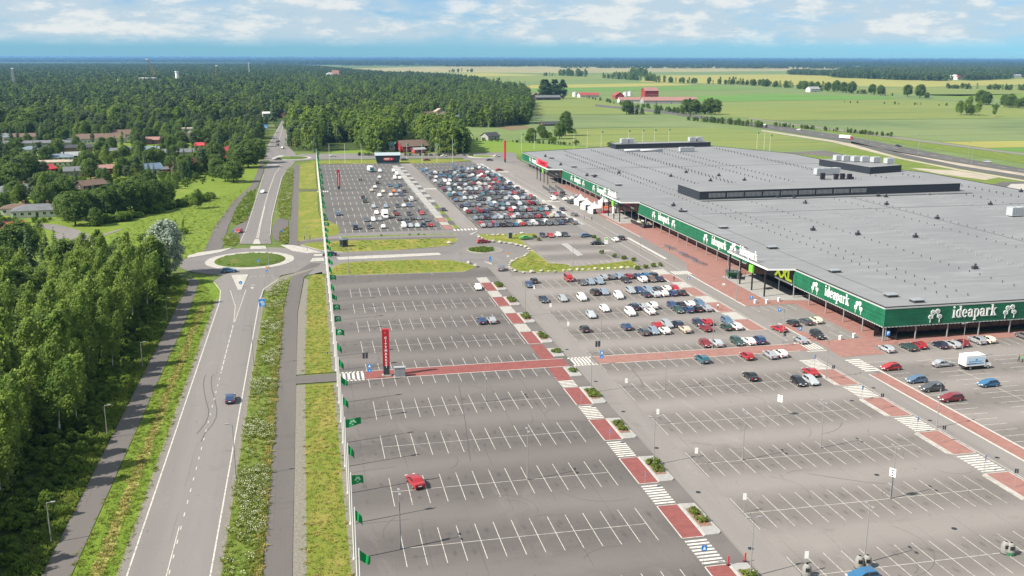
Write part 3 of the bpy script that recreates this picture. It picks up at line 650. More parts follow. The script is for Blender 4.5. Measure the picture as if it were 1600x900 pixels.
# main road along the car park
sheet('road', rect(-25.2, -13.6, 10, 290), 0.0, MT['road'])
sheet('road', circ(-19.3, 308.8, 21.5, 48), 0.004, MT['roadx'])
sheet('road', pxs((330, 441), (345, 456), (337, 492), (336, 520), (402, 520), (407, 480), (412, 452), (440, 430), (470, 424), (505, 412), (400, 400)), 0.008, MT['road'])
sheet('road', [(-42, 316), (-75, 322), (-75, 331), (-42, 327)], 0.002, MT['roadx'])
sheet('road', pxs((374, 381), (384.4, 358), (394.4, 327), (402, 302), (409.4, 280), (413, 268), (417, 254), (424, 248), (462, 252), (453, 262), (443, 273), (434, 305), (426, 337), (421.5, 365), (424, 381)), 0.006, MT['road'])
sheet('road', circ(-9.5, 634, 18.5, 40), 0.008, MT['roadx'])
sheet('road', circ(113, 620, 16, 40), 0.006, MT['roadx'])
sheet('road', pxs((414, 246), (418, 228), (435.6, 197), (440, 188), (452, 188), (448.8, 197), (449.5, 228), (462, 240), (462, 247)), 0.012, MT['road'])
sheet('car_park_asphalt', [(97, 600), (132, 600), (140, 640), (104, 640)], 0.002, MT['roadx'])
# paths
sheet('footpath', [(-34.9, 10), (-31.4, 10), (-31.1, 240), (-32.2, 285), (-36, 285), (-34.8, 240)], 0.0, MT['path'])
sheet('footpath', pxs((318, 393), (338, 350), (365, 314), (392, 290), (401, 271), (407, 250), (413, 250), (411, 270), (402, 292), (380, 317), (357, 352), (347, 389)), 0.0, MT['path'])
sheet('cycle_path', [(-7.9, 10), (-4.3, 10), (-4.2, 240), (-2.6, 280), (3.0, 300), (-0.5, 301), (-5.0, 288), (-6.6, 277), (-7.8, 240)], 0.01, MT['path'])
sheet('cycle_path', pxs((451.6, 381), (457, 298), (459, 258.5), (468.5, 257), (467, 298), (465, 379)), 0.012, MT['path'])
sheet('cycle_path', pxs((440, 383), (470, 377), (505, 373.5), (712, 369.5), (714, 372), (525, 376.5), (480, 380), (462, 386)), 0.016, MT['path'])
sheet('cycle_path', rect(-4.2, 3.8, 184.3, 189.2), 0.02, MT['path'])
sheet('cycle_path', pxs((467, 298.6), (496, 298), (496, 296.4), (467, 296.8)), 0.022, MT['path'])
sheet('parking_bay', pxs((436.5, 340), (428, 350), (424.5, 362), (428, 374), (437, 378), (437, 362), (450, 354), (451, 344)), 0.012, MT['path'])
sheet('parking_bay', pxs((370, 352), (384, 346), (392, 330), (394, 327), (384, 358), (375, 378), (372, 372), (362, 360)), 0.010, MT['path'])
sheet('residential_road', pxs((55, 349), (62, 349), (90, 351), (118, 358), (138, 366), (148, 376), (147, 390), (135, 402), (118, 402), (116, 388), (112, 376), (96, 364), (70, 357), (50, 355)), 0.0, MT['road'])
sheet('driveway', pxs((82, 366), (100, 362), (112, 366), (108, 372), (88, 374)), 0.012, MT['lane'])
sheet('track', pxs((146, 370), (175, 361), (192, 357), (190, 359), (170, 366), (148, 373)), 0.002, MT['gravel'])
# verges
sheet('grass_bank', [(-31.3, 10), (-25.3, 10), (-25.3, 255), (-28, 275), (-36, 288), (-32.2, 285), (-31.0, 240)], -0.02, MT['bank'])
sheet('road_shoulder', [(-25.75, 10), (-25.2, 10), (-25.2, 262), (-25.75, 262)], 0.003, MT['gravel'])
sheet('road_shoulder', [(-13.6, 10), (-12.9, 10), (-12.9, 258), (-13.6, 258)], 0.003, MT['gravel'])
sheet('weed_strip', [(-12.9, 10), (-8.0, 10), (-7.9, 240), (-6.8, 277), (-5.4, 284), (-9, 281), (-12.4, 268), (-12.9, 258)], -0.02, MT['weeds'])
for (xa, w_, sd_) in ((-8.5, .55, 1), (-28.2, .8, 2)):
    q = random.Random(sd_); L_ = []; R2 = []; y = 60
    while y < 256: L_.append((xa - w_ * q.uniform(.5, 1.3), y)); R2.append((xa + w_ * (q.uniform(.5, 1.3) if xa < -20 else 1), y)); y += q.uniform(2, 5)
    b = MB()
    for i in range(len(L_) - 1): b.poly([(*L_[i], -.012), (*R2[i], -.012), (*R2[i + 1], -.012), (*L_[i + 1], -.012)])
    tag(b.build('dry_verge', MT['dry']), kind='structure')
sheet('gravel_edge', [(-4.2, 10), (-2.6, 10), (-2.4, 183.5), (-4.2, 183.5)], 0.004, MT['gravel'])
sheet('gravel_edge', [(-4.2, 190), (-2.5, 190), (-1.6, 262), (-1.2, 277), (-2.4, 279), (-4.1, 240)], 0.004, MT['gravel'])
sheet('verge', [(-2.6, 10), (3.0, 10), (3.0, 183.3), (-2.4, 183.3)], 0.0, MT['verge'])
sheet('verge', [(-2.5, 190.2), (3.0, 190.2), (3.4, 278), (2.8, 287), (0.5, 285), (-1.2, 277), (-1.6, 262)], 0.0, MT['verge'])
sheet('gravel_edge', [(3.0, 10), (3.8, 10), (3.8, 183.3), (3.0, 183.3)], 0.001, MT['gravel'])
sheet('gravel_edge', [(3.0, 190.2), (3.8, 190.2), (3.8, 282), (3.4, 278)], 0.001, MT['gravel'])
sheet('verge', pxs((465, 377), (467, 299), (496, 299), (497, 330), (501, 341), (515, 346), (528, 352), (531, 362), (527, 367), (500, 371)), 0.02, MT['verge'])
sheet('verge', pxs((467, 295.5), (468.5, 257), (480, 254), (492, 256), (495, 295.5)), 0.02, MT['verge'])
sheet('weed_strip', pxs((436, 338), (441, 342), (453, 343), (457, 297), (458, 265), (452, 262), (444, 275), (438, 300), (434, 325)), 0.02, MT['weeds'])
sheet('weed_strip', pxs((437.5, 378), (438, 363), (450, 355), (450.5, 380), (444, 381)), 0.02, MT['weeds'])
sheet('weed_strip', pxs((362, 346), (370, 325), (388, 300), (399, 296), (396, 315), (391, 330), (384, 345), (368, 351)), 0.01, MT['weeds'])
sheet('weed_strip', pxs((347, 382), (352, 369), (362, 364), (372, 368), (374, 376), (366, 384)), 0.012, MT['weeds'])
sheet('dry_verge', pxs((412, 452), (428, 436), (455, 428), (500, 416), (508, 414), (480, 424), (452, 433), (436, 452), (420, 458)), 0.014, MT['gravel'])
sheet('dry_verge', pxs((300, 430), (318, 428), (338, 442), (346, 456), (340, 470), (325, 452)), 0.014, MT['bank'])

# kerbed islands
def offset(P, d):
    a = sum(P[i][0] * P[(i + 1) % len(P)][1] - P[(i + 1) % len(P)][0] * P[i][1] for i in range(len(P)))
    if a < 0: P = P[::-1]
    n = len(P); out = []
    for i in range(n):
        p0, p1, p2 = Vector(P[i - 1][:2]), Vector(P[i][:2]), Vector(P[(i + 1) % n][:2])
        d1 = (p1 - p0).normalized(); d2 = (p2 - p1).normalized(); n1 = Vector((-d1.y, d1.x)); n2 = Vector((-d2.y, d2.x))
        m = (n1 + n2); k = d / max(0.35, m.length_squared / 2) / 1.0
        q = p1 + m * 0.5 * k; out.append((q.x, q.y))
    return out
def island(name, P, top, kw=0.18, h=0.12, side=None):
    b = MB(); b.prism(P, -0.05, h, 1); Q = offset(P, kw)
    b.prism(Q, h - 0.02, h + 0.012, 0)
    o = b.build(name, [top, side or MT['kerb']]); return tag(o, kind='structure')
island('grass_island', pxs((511, 431), (520, 418), (532, 412), (560, 409.3), (650, 406), (705, 407), (728, 411.5), (747, 417.5), (726, 425), (625, 428), (560, 430)), MT['verge'])
island('grass_island', pxs((470, 383), (480, 380.2), (525, 376.8), (640, 374), (712, 372.2), (716, 376), (701, 384.5), (625, 391), (535, 394.5), (500, 391)), MT['verge'])
island('hedge_strip', pxs((530, 370), (640, 366.8), (710, 365), (712, 366.5), (640, 368.6), (533, 372.5)), MT['weeds'])
island('grass_island', pxs((745, 366.5), (800, 365.6), (836, 365), (840, 367), (812, 372.5), (822, 382.5), (831, 390.5), (844, 400.5), (858.5, 411.8), (884, 413), (893, 417.3), (940, 413), (965, 410), (985, 407), (1004, 419), (960, 422), (845, 426.5), (800, 423.5), (794, 417), (799, 409.5), (808, 403.8), (821, 398.3), (829, 392), (827, 388), (819, 384.8), (808, 381.5), (792, 378.6), (770, 377.5), (757, 374.5)), MT['verge'])
sheet('car_park_asphalt', pxs((815, 372), (838, 366.5), (905, 365), (990, 407), (965, 409.5), (893, 416), (858.5, 411)), 0.006, MT['lot_right'])
island('paved_island', pxs((877.5, 381.2), (886, 380.5), (911.5, 399), (903.5, 400.2)), MT['slab'])
island('roundabout_island', circ(56, 310.5, 4.6, 30), MT['weeds'], 0.25, 0.16)
b = MB(); P = circ(56, 310.5, 7.6, 36); b.prism(P, -0.02, 0.05, 0); tag(b.build('roundabout_apron', MT['lane']), kind='structure')
b = MB(); b.prism(circ(-19.3, 308.8, 13.8, 48), -0.02, 0.07, 0); tag(b.build('roundabout_apron', MT['conc']), kind='structure')
b = MB()
for r_, z in ((11.0, 0.1), (9.5, 0.45), (6, 0.85), (2.5, 1.0)): pass
rings = [(11.0, 0.05), (10.9, 0.22), (8.5, 0.6), (5, 0.9), (1.5, 1.0)]
for (ra, za), (rb, zb) in zip(rings, rings[1:]):
    A, B_ = circ(-19.3, 308.8, ra, 48), circ(-19.3, 308.8, rb, 48)
    for i in range(48):
        j = (i + 1) % 48; b.poly([(*A[i], za), (*A[j], za), (*B_[j], zb), (*B_[i], zb)])
b.poly([(*p, 1.0) for p in circ(-19.3, 308.8, 1.5, 48)]); tag(b.build('roundabout_mound', MT['mound']), kind='structure')
b = MB()
for (ra, za), (rb, zb) in zip([(10, .05), (9.9, .2), (5, .6)], [(9.9, .2), (5, .6), (1, .8)]):
    A, B_ = circ(-9.5, 634, ra, 36), circ(-9.5, 634, rb, 36)
    for i in range(36): j = (i + 1) % 36; b.poly([(*A[i], za), (*A[j], za), (*B_[j], zb), (*B_[i], zb)])
tag(b.build('roundabout_mound', MT['mound']), kind='structure')
b = MB(); b.prism(circ(-9.5, 634, 12.5, 36), 0, 0.06, 0); tag(b.build('roundabout_apron', MT['conc']), kind='structure')
island('roundabout_island', circ(113, 620, 7.6, 30), MT['weeds'], 0.4, 0.2)
b = MB(); b.prism(circ(113, 620, 10, 36), 0, 0.06, 0); tag(b.build('roundabout_apron', MT['conc']), kind='structure')
for P in (((361.7, 429.7), (388, 429.3), (377.5, 453), (372, 453)), ((391.7, 384.7), (415, 384.7), (416.5, 389), (391, 390)), ((398.5, 374), (404.5, 374), (407.5, 381.3), (395, 381.7)),
          ((293, 403.5), (293.5, 400), (310, 395), (364, 387.3), (344.5, 394.5), (320, 399)), ((439, 382.8), (460, 383.5), (480, 388), (503.5, 395), (480, 395.6), (457, 392)), ((484.7, 409.5), (488.5, 403.5), (506, 403), (507, 408)),
          ((490, 400.5), (491, 397.7), (507, 397.3), (507, 400)), ((526, 402.5), (560, 400.5), (685, 395.2), (690, 398.7), (600, 403.5), (530, 406.3)), ((733, 366.5), (745, 362), (747, 362), (738, 366.6)),
          ((757, 409), (768, 411.5), (769, 413.5)), ((408, 262), (418, 258), (440, 256.5), (428, 259)), ((428, 246), (436, 243), (445, 243), (440, 245.5))):
    island('splitter_island', pxs(*P), MT['conc'], 0.12, 0.11)
# dry concrete edges north of the link road
# ------------------------------------------------------------------ painted markings
def stripes_row(b, x0, n, yc, half0=4.85, half1=4.85, z=0.008, line=True, w=0.10):
    for k in range(n):
        x = x0 + SW * k; b.poly([(x - w / 2, yc - half0, z), (x + w / 2, yc - half0, z), (x + w / 2, yc + half1, z), (x - w / 2, yc + half1, z)])
    if line: b.poly([(x0, yc - w / 2, z + .004), (x0 + SW * (n - 1), yc - w / 2, z + .004), (x0 + SW * (n - 1), yc + w / 2, z + .004), (x0, yc + w / 2, z + .004)])
ROWS_S = [Y0 - 4 * D, Y0 - 3 * D, Y0 - 2 * D, Y0 - D, Y0, Y0 + D, Y0 + 2 * D, Y0 + 3 * D]
YM = 206.41; ROWS_N = [YM, YM + D, YM + 2 * D, YM + 3 * D]
b = MB()
for y in ROWS_S: stripes_row(b, XL, 14, y)
for y in ROWS_N: stripes_row(b, XL, 15, y)
stripes_row(b, XL, 15, 184.1, 4.9, 0, line=False); stripes_row(b, XL, 15, 189.5, 0, 4.9, line=False)
tag(b.build('parking_bay_lines', MT['paint']), kind='structure')
b = MB()
for y in ROWS_S: stripes_row(b, XR, 16, y)
for y in ROWS_N: stripes_row(b, XR, 16, y)
stripes_row(b, XR + SW * 0, 17, 184.1, 4.9, 0, line=False); stripes_row(b, XR, 16, 189.5, 0, 4.9, line=False)
tag(b.build('parking_bay_lines', MT['paint']), kind='structure')
ROWS_B = [357.5 + k * D for k in range(14)]
b = MB()
for y in ROWS_B: stripes_row(b, 10.2, 16, y, w=0.16); stripes_row(b, 63.4, 15, y, w=0.16)
tag(b.build('parking_bay_lines', MT['paint']), kind='structure')
b = MB()  # bays by the mall end: lines across, and the row along the end facade
def xline(x0, x1, y, z=0.008, w=0.12): b.poly([(x0, y - w / 2, z), (x1, y - w / 2, z), (x1, y + w / 2, z), (x0, y + w / 2, z)])
def yline(x, y0, y1, z=0.008, w=0.12): b.poly([(x - w / 2, y0, z), (x + w / 2, y0, z), (x + w / 2, y1, z), (x - w / 2, y1, z)])
y = 173.6
while y > 60: xline(114.8, 119.8, y); y -= SW
y = 172.6
while y > 60: xline(126.0, 136.2, y); xline(142.5, 152.7, y - 0.3); xline(159, 169.2, y - .2); y -= SW
yline(131.1, 60, 166, 0.012); yline(147.6, 60, 166, 0.012)
for k in range(24): yline(122.9 + SW * k, 178.6, 183.6)
# bays by the street in front of the mall (disabled bays)
for k in range(5): yline(111.6 + SW * k, 217.2, 222.2); yline(111.6 + SW * k, 200.8, 206.0)
for k in range(5): yline(114.2 + SW * k, 191.8, 196.8)
tag(b.build('parking_bay_lines', MT['paint']), kind='structure')
b = MB()  # lot north of the rock line
for k in range(13):
    p, q = at(812 + k * 3.75, 375 + k * 2.95), at(824 + k * 3.75, 374 + k * 2.95); ribbon(b, [p, q], 0.14, 0.014)
for k in range(9):
    p, q = at(893 + k * 10, 416 - k * 0.9), at(887 + k * 10, 412 - k * 0.9); ribbon(b, [p, q], 0.12, 0.014)
ribbon(b, pxs((842, 364.8), (858, 372)), 0.12, 0.014); ribbon(b, pxs((935, 392.5), (953, 391.5)), 0.7, 0.014); ribbon(b, pxs((924, 384), (945, 383.6)), 0.7, 0.014); ribbon(b, pxs((938, 391), (960, 405), (968, 411)), 0.12, 0.016)
tag(b.build('parking_bay_lines', MT['paint']), kind='structure')
# road markings
b = MB()
ribbon(b, [(-24.45, 10), (-24.45, 255), (-25.2, 268), (-28, 280)], 0.22, 0.02); ribbon(b, [(-14.3, 10), (-14.2, 255), (-13.6, 268), (-10, 279)], 0.22, 0.02)
ribbon(b, [(-19.35, 10), (-19.35, 234)], 0.16, 0.02, 0, (1.15, 2.85)); ribbon(b, [(-19.62, 10), (-19.62, 127)], 0.14, 0.02)
ribbon(b, [(-19.35, 196), (-19.35, 232)], 0.2, 0.024, 0, (3.0, 1.0))
ribbon(b, [(-19.4, 234), (-20.1, 250), (-22.6, 268)], 0.16, 0.02); ribbon(b, [(-19.2, 234), (-18.7, 252), (-18.4, 268)], 0.16, 0.02)
for k in range(14): ribbon(b, [(-19.6 - k * .12 + .2, 240 + k * 1.6), (-19.0 + k * .05, 240.7 + k * 1.6)], 0.12, 0.02)
ribbon(b, [at(375, 378), at(385, 357), at(395, 326), at(403, 300), at(412, 272)], 0.2, 0.02)
ribbon(b, [at(422, 368), at(425, 338), at(432, 309), at(440, 277), at(452, 262)], 0.2, 0.02)
ribbon(b, [at(401, 372), at(406, 350), at(413, 322), at(421, 295), at(430, 271), at(440, 258)], 0.25, 0.02); ribbon(b, [at(403.5, 372), at(407.5, 350), at(414, 322)], 0.25, 0.022)
ribbon(b, [at(434, 226), at(442, 197)], 0.25, 0.02); ribbon(b, [at(420, 227), at(437, 197)], 0.25, 0.02); ribbon(b, [at(447.5, 227), at(447.5, 197)], 0.25, 0.02)
ribbon(b, [(-18, 284.6), (-11, 284.9)], 0.35, 0.02, 0, (0.6, 0.6)); ribbon(b, [at(392, 445.6), at(398, 445.4)], 0.5, 0.02)
b.poly([(*at(391, 449), 0.02), (*at(397, 449), 0.02), (*at(394.4, 451.6), 0.02)])
ribbon(b, [at(425, 331), at(434, 330)], 0.4, 0.02)
tag(b.build('road_marking', MT['paint']), kind='structure')
# skid marks, drag arcs and sealed cracks
b = MB()
ribbon(b, pxs((322, 586), (319, 590), (318, 600), (319, 612), (322, 627), (326, 640), (325.5, 650), (321, 661), (314, 670), (307, 678)), 0.16, 0.018)
ribbon(b, pxs((335, 585), (331, 588), (330, 597), (331, 608), (335, 622), (339, 640), (337.5, 653), (331, 665), (320, 677), (314, 690)), 0.16, 0.018)
def arc(cx, cy, r, a0, a1, w=0.09, n=14, z=0.017): ribbon(b, [(cx + r * math.cos(a0 + (a1 - a0) * i / n), cy + r * math.sin(a0 + (a1 - a0) * i / n)) for i in range(n + 1)], w, z)
rs = random.Random(5)
tag(b.build('tyre_marks', MT['skid']), kind='structure'); b = MB()
for k in range(70):
    x, y = rs.choice([(rs.uniform(6, 46), rs.uniform(95, 180)), (rs.uniform(60, 100), rs.uniform(95, 180)), (rs.uniform(8, 46), rs.uniform(190, 270))]); a = rs.uniform(0, 6.28)
    arc(x, y, rs.uniform(2.5, 8), a, a + rs.uniform(0.6, 2.4), 0.05)
tag(b.build('tyre_marks', MT['skid2']), kind='structure')
b = MB()
for y in (97, 122.6, 140, 149.6, 172, 199, 213, 232):
    p = [(3.9, y)]
    for k in range(5): p.append((p[-1][0] + rs.uniform(1.0, 2.2), p[-1][1] + rs.uniform(-.12, .2)))
    ribbon(b, p, 0.08, 0.012)
ribbon(b, pxs((717, 602), (722, 630), (727, 660), (731, 690), (735, 720)), 0.09, 0.012); ribbon(b, pxs((988, 578), (1000, 592), (1006, 605)), 0.12, 0.012)
ribbon(b, pxs((1262, 740), (1300, 746), (1350, 753), (1385, 756)), 0.09, 0.012); ribbon(b, pxs((1316, 660), (1312, 668), (1302, 674), (1285, 678)), 0.08, 0.012)
tag(b.build('pavement_cracks', MT['crack']), kind='structure')
# zebra crossings, red paving, promenades
nz = [0]
def zebra(name, x0, x1, y0, y1, n, along='x', w=0.55):
    b = MB()
    for i in range(n):
        if along == 'x':
            x = x0 + (x1 - x0) * (i + .5) / n; b.box(x - w * (x1 - x0) / n / 2, x + w * (x1 - x0) / n / 2, y0, y1, 0.004, 0.016, skip='b')
        else:
            y = y0 + (y1 - y0) * (i + .5) / n; b.box(x0, x1, y - w * (y1 - y0) / n / 2, y + w * (y1 - y0) / n / 2, 0.004, 0.016, skip='b')
    return tag(b.build('zebra_crossing', MT['zebra']), kind='structure')
def teeth(b, x0, x1, y, dy, n):
    for i in range(n):
        x = x0 + (x1 - x0) * i / n; q = (x1 - x0) / n
        b.poly([(x, y, 0.012), (x + q * .55, y, 0.012), (x + q * .95, y + dy, 0.012), (x + q * .4, y + dy, 0.012)])
def sheet3(name, x0, x1, y0, y1, m, h=0.03):
    b = MB(); b.box(x0, x1, y0, y1, -0.02, h, skip='b'); return tag(b.build(name, m), kind='structure')
sheet3('red_footway', 9.6, 52.0, 184.25, 189.35, MT['red']); sheet3('red_footway', 58.7, 107.4, 184.25, 189.35, MT['red2'])
b = MB()
for x0, x1 in ((9.6, 52.0), (58.7, 105)):
    for y in (184.15, 189.45): b.box(x0, x1, y - .1, y + .1, -0.02, 0.045, skip='b')
tag(b.build('footway_kerb', MT['kerb']), kind='structure')
zebra('z', 3.9, 9.5, 184.9, 188.8, 6, 'x', 0.55); zebra('z', 53.2, 57.6, 184.8, 188.8, 6, 'x', 0.5)
b = MB()
for x0, x1 in ((3.9, 9.4), (52.8, 58.4)):
    teeth(b, x0, x1, 189.0, 0.7, 7); teeth(b, x0, x1, 184.6, -0.7, 7)
teeth(b, 106.3, 111.0, 189.4, 0.7, 6); teeth(b, 106.3, 111.0, 183.8, -0.7, 6)
tag(b.build('speed_table_marking', MT['zebra']), kind='structure')
zebra('z', 106.4, 111.2, 184.4, 189.0, 6, 'x', 0.5)
LEAFP = []
def promenade(x0, x1, rows, m, planter=None):
    for yc in rows:
        y0, y1 = yc - 5.0, yc + 4.6
        sheet3('red_footway', x0, x1, y0, y1, m)
        b = MB(); b.box(x0 - .14, x0, y0, y1, -.02, .06, skip='b'); b.box(x1, x1 + .14, y0, y1, -.02, .06, skip='b'); b.box(x0, x1, y0 - .14, y0, -.02, .06, skip='b'); b.box(x0, x1, y1, y1 + .14, -.02, .06, skip='b')
        tag(b.build('footway_kerb', MT['kerb']), kind='structure')
        zebra('z', x0 - .05, x1 + .05, y1 + .5, y1 + 7.1, 8, 'y', 0.5)
        if planter:
            P = [(planter[0], yc - 4.9), (planter[1] - .5, yc - 4.9), (planter[1], yc - 4.3), (planter[1] - .2, yc + 4.4), (planter[0], yc + 4.6)]
            island('paved_island', P, MT['slab'], 0.16, 0.13)
            b = MB(); b.box(planter[0] + .35, planter[1] - .5, yc - 2.6, yc + 2.9, .1, .17); tag(b.build('planting_bed', MT['soil']), kind='structure')
            LEAFP.append(((planter[0] + planter[1]) / 2 - .05, yc))
MT['soil'] = blotchy('red_bark_mulch', [(0.24, 0.13, 0.10)], [((0.15, 0.10, 0.07), 2, .4, .65, ONE)], bump=(12, .5, .05))
promenade(47.2, 50.2, ROWS_S + [206.4, 223.7, 240.9, 258.2], MT['red'], (50.4, 53.0))
sheet3('red_footway', 47.2, 50.2, 175.4, 184.1, MT['red']); sheet3('red_footway', 47.2, 50.2, 189.6, 200.6, MT['red'])
for yc in (180.5, 194.0):
    island('paved_island', [(50.4, yc - 3), (52.8, yc - 3), (53, yc + 3), (50.4, yc + 3)], MT['slab'], .16, .13); LEAFP.append((51.7, yc))
promenade(101.4, 105.4, ROWS_S + ROWS_N, MT['red2'])
b = MB()
for yc in ROWS_S + ROWS_N: b.prism([(100.4, yc - 4.4), (101.2, yc - 4.9), (101.2, yc + 4.6), (100.4, yc + 4.2)], -.02, .13)
tag(b.build('concrete_kerb', MT['conc']), kind='structure')
for yc in ROWS_B[:-1]:
    sheet3('footway', 49.8, 53.0, yc - 5, yc + 4.6, MT['red2'] if yc < 380 else MT['slab']); zebra('z', 49.8, 53.0, yc + 5, yc + 11.8, 8, 'y', 0.5)
    sheet3('footway', 101.4, 105.0, yc - 5, yc + 4.6, MT['slab']); zebra('z', 101.4, 105.0, yc + 5, yc + 11.8, 7, 'y', 0.75)
    island('paved_island', [(53.3, yc - 4.5), (55.6, yc - 4), (55.6, yc + 4), (53.3, yc + 4.3)], MT['weeds'] if yc < 420 else MT['slab'], .2, .13)
zebra('z', 55.8, 62.2, 466, 470, 6, 'x', .5); zebra('z', 3.9, 9.5, 466, 470.5, 6, 'x', .5); zebra('z', 52.5, 62, 349, 352.5, 7, 'x', .5); zebra('z', 105.6, 111, 414, 418, 6, 'x', .5); zebra('z', 106.2, 112, 262, 266.5, 7, 'x', .5); zebra('z', 106, 112, 530, 534, 6, 'x', .5)
# red pavement along the mall and the lane east of the street
sheet3('red_footway', 111.0, 114.2, 20, 166.5, MT['red2'], .04)
b = MB(); b.box(114.2, 114.55, 20, 170, -.02, .1, skip='b'); b.box(110.75, 111.0, 20, 166.5, -.02, .06, skip='b'); tag(b.build('footway_kerb', MT['kerb']), kind='structure')
zebra('z', 111.2, 114.6, 168, 176.5, 7, 'y', .5)
b = MB(); b.prism([(111.6, 178.2), (122.4, 178.6), (122.6, 184.0), (127.0, 185.0), (127.0, 190.5), (112.2, 190.5)], -.02, .04); tag(b.build('red_footway', MT['red2']), kind='structure')
b = MB(); b.box(124.4, 130.8, 190.5, 222, -.02, .045); b.prism([(110.6, 223.0), (124.4, 223.0), (124.4, 222), (130.8, 222), (130.8, 232), (118, 252), (112, 262), (110.6, 250)], -.02, .045); tag(b.build('red_footway', MT['red2']), kind='structure')
b = MB(); b.prism([(112.0, 262.5), (118.5, 252.6), (130.8, 233), (130.8, 390), (117.5, 390), (116.5, 364), (117.4, 320), (116.9, 298), (116.3, 278), (112.0, 266)], -.02, .044); tag(b.build('red_footway', MT['red2']), kind='structure')
b = MB(); b.prism([(118.6, 228), (130.7, 225), (130.7, 258), (119.0, 257)], .03, .06); tag(b.build('paved_forecourt', MT['slab']), kind='structure')
b = MB(); b.box(124.4, 130.8, 390, 470, -.02, .04); tag(b.build('red_footway', MT['red2']), kind='structure')
b = MB(); b.prism([(118.6, 352), (130.7, 352), (130.7, 381), (118.6, 380)], .03, .06); tag(b.build('paved_forecourt', MT['slab']), kind='structure')
b = MB(); b.box(111.2, 113.4, 190.6, 205, -.02, .04); b.box(122.6, 160, 184.0, 189, -.02, .03); b.box(160, 304, 184.0, 189, -.02, .03); tag(b.build('red_footway', MT['red2']), kind='structure')
b = MB()
for (x0, x1, y0, y1) in ((110.3, 110.6, 223, 262), (110.9, 111.15, 190.6, 206), (116.9, 117.1, 322, 364)): b.box(x0, x1, y0, y1, -.02, .1)
b.box(111.5, 112.4, 284, 322, -.02, .13); tag(b.build('footway_kerb', MT['kerb']), kind='structure')
# wear lines in the street
b = MB(); ribbon(b, [(110.55, 20), (110.7, 160)], .14, .012); ribbon(b, [(106.0, 20), (106.0, 180)], .14, .012); ribbon(b, [(106.0, 192), (106, 260)], .14, .012); ribbon(b, [(110.2, 268), (110.2, 520)], .16, .012); ribbon(b, [(105.9, 268), (105.9, 520)], .16, .012)
tag(b.build('street_edge_lines', MT['paint']), kind='structure')
# manholes
b = MB()
for p in ((886, 546), (931, 596), (974, 643), (1026, 700), (1091, 769), (1173, 857), (1331, 626), (1365, 606), (1453, 657), (1558, 715), (1370, 742), (1491, 826)):
    x, y = at(*p); b.prism(circ(x, y, 0.4, 12), .004, .014)
tag(b.build('manhole_covers', MT['black']), kind='structure')
# ------------------------------------------------------------------ text helper
def text_mesh(s, size, m, depth=0.03, bold=0.0, space=1.0, vertical=False, name='lettering'):
    cu = bpy.data.curves.new(name, 'FONT'); cu.body = '\n'.join(s) if vertical else s; cu.size = size; cu.extrude = depth; cu.offset = bold; cu.space_character = space
    cu.align_x = 'CENTER'; cu.align_y = 'CENTER'; cu.resolution_u = 3
    if vertical: cu.space_line = space
    o = bpy.data.objects.new(name, cu); C.objects.link(o); bpy.context.view_layer.update()
    dg = bpy.context.evaluated_depsgraph_get(); me = bpy.data.meshes.new_from_object(o.evaluated_get(dg))
    bpy.data.objects.remove(o); bpy.data.curves.remove(cu)
    me.materials.clear(); me.materials.append(m); me.name = name; return me
def shift(b, root):
    L = root.location; b.v = [(v[0] - L[0], v[1] - L[1], v[2] - L[2]) for v in b.v]
def part(b, name, mats, root, smooth=False, kind=None):
    shift(b, root); o = b.build(name, mats, root, smooth)
    if kind: o['kind'] = kind
    return o
def place(name, me, root, loc, rot=(0, 0, 0), scale=None):
    L = root.location; o = link(name, me, root, (loc[0] - L[0], loc[1] - L[1], loc[2] - L[2])); o.rotation_euler = rot
    if scale: o.scale = scale if isinstance(scale, (tuple, list)) else (scale,) * 3
    return o
# ------------------------------------------------------------------ serif letters of the facade sign (unit: x-height 1)
def ring(b, cx, cy, rx, ry, ix, iy, a0=0, a1=360, n=20, d=0.08, slant=0.0):
    V = []; F = []
    for i in range(n + 1):
        t = R_(a0 + (a1 - a0) * i / n); c, s = math.cos(t), math.sin(t)
        for rxx, ryy, z in ((rx, ry, d), (ix, iy, d), (rx, ry, 0), (ix, iy, 0)): V.append((cx + rxx * c, cy + ryy * s, z))
    for i in range(n):
        a, e = i * 4, i * 4 + 4
        F += [(a, e, e + 1, a + 1), (a + 2, e + 2, e, a), (a + 1, e + 1, e + 3, a + 3)]
    b.faces(V, F)
def bar(b, x0, x1, y0, y1, d=0.08): b.box(x0, x1, y0, y1, 0, d, skip='b')
def slant(b, p, q, w, d=0.08):
    b.faces([(p[0], p[1], d), (p[0] + w, p[1], d), (q[0] + w, q[1], d), (q[0], q[1], d), (p[0], p[1], 0), (p[0] + w, p[1], 0), (q[0] + w, q[1], 0), (q[0], q[1], 0)], [(0, 1, 2, 3), (5, 4, 7, 6), (1, 5, 6, 2), (4, 0, 3, 7)])
S_, T_ = 0.21, 0.055
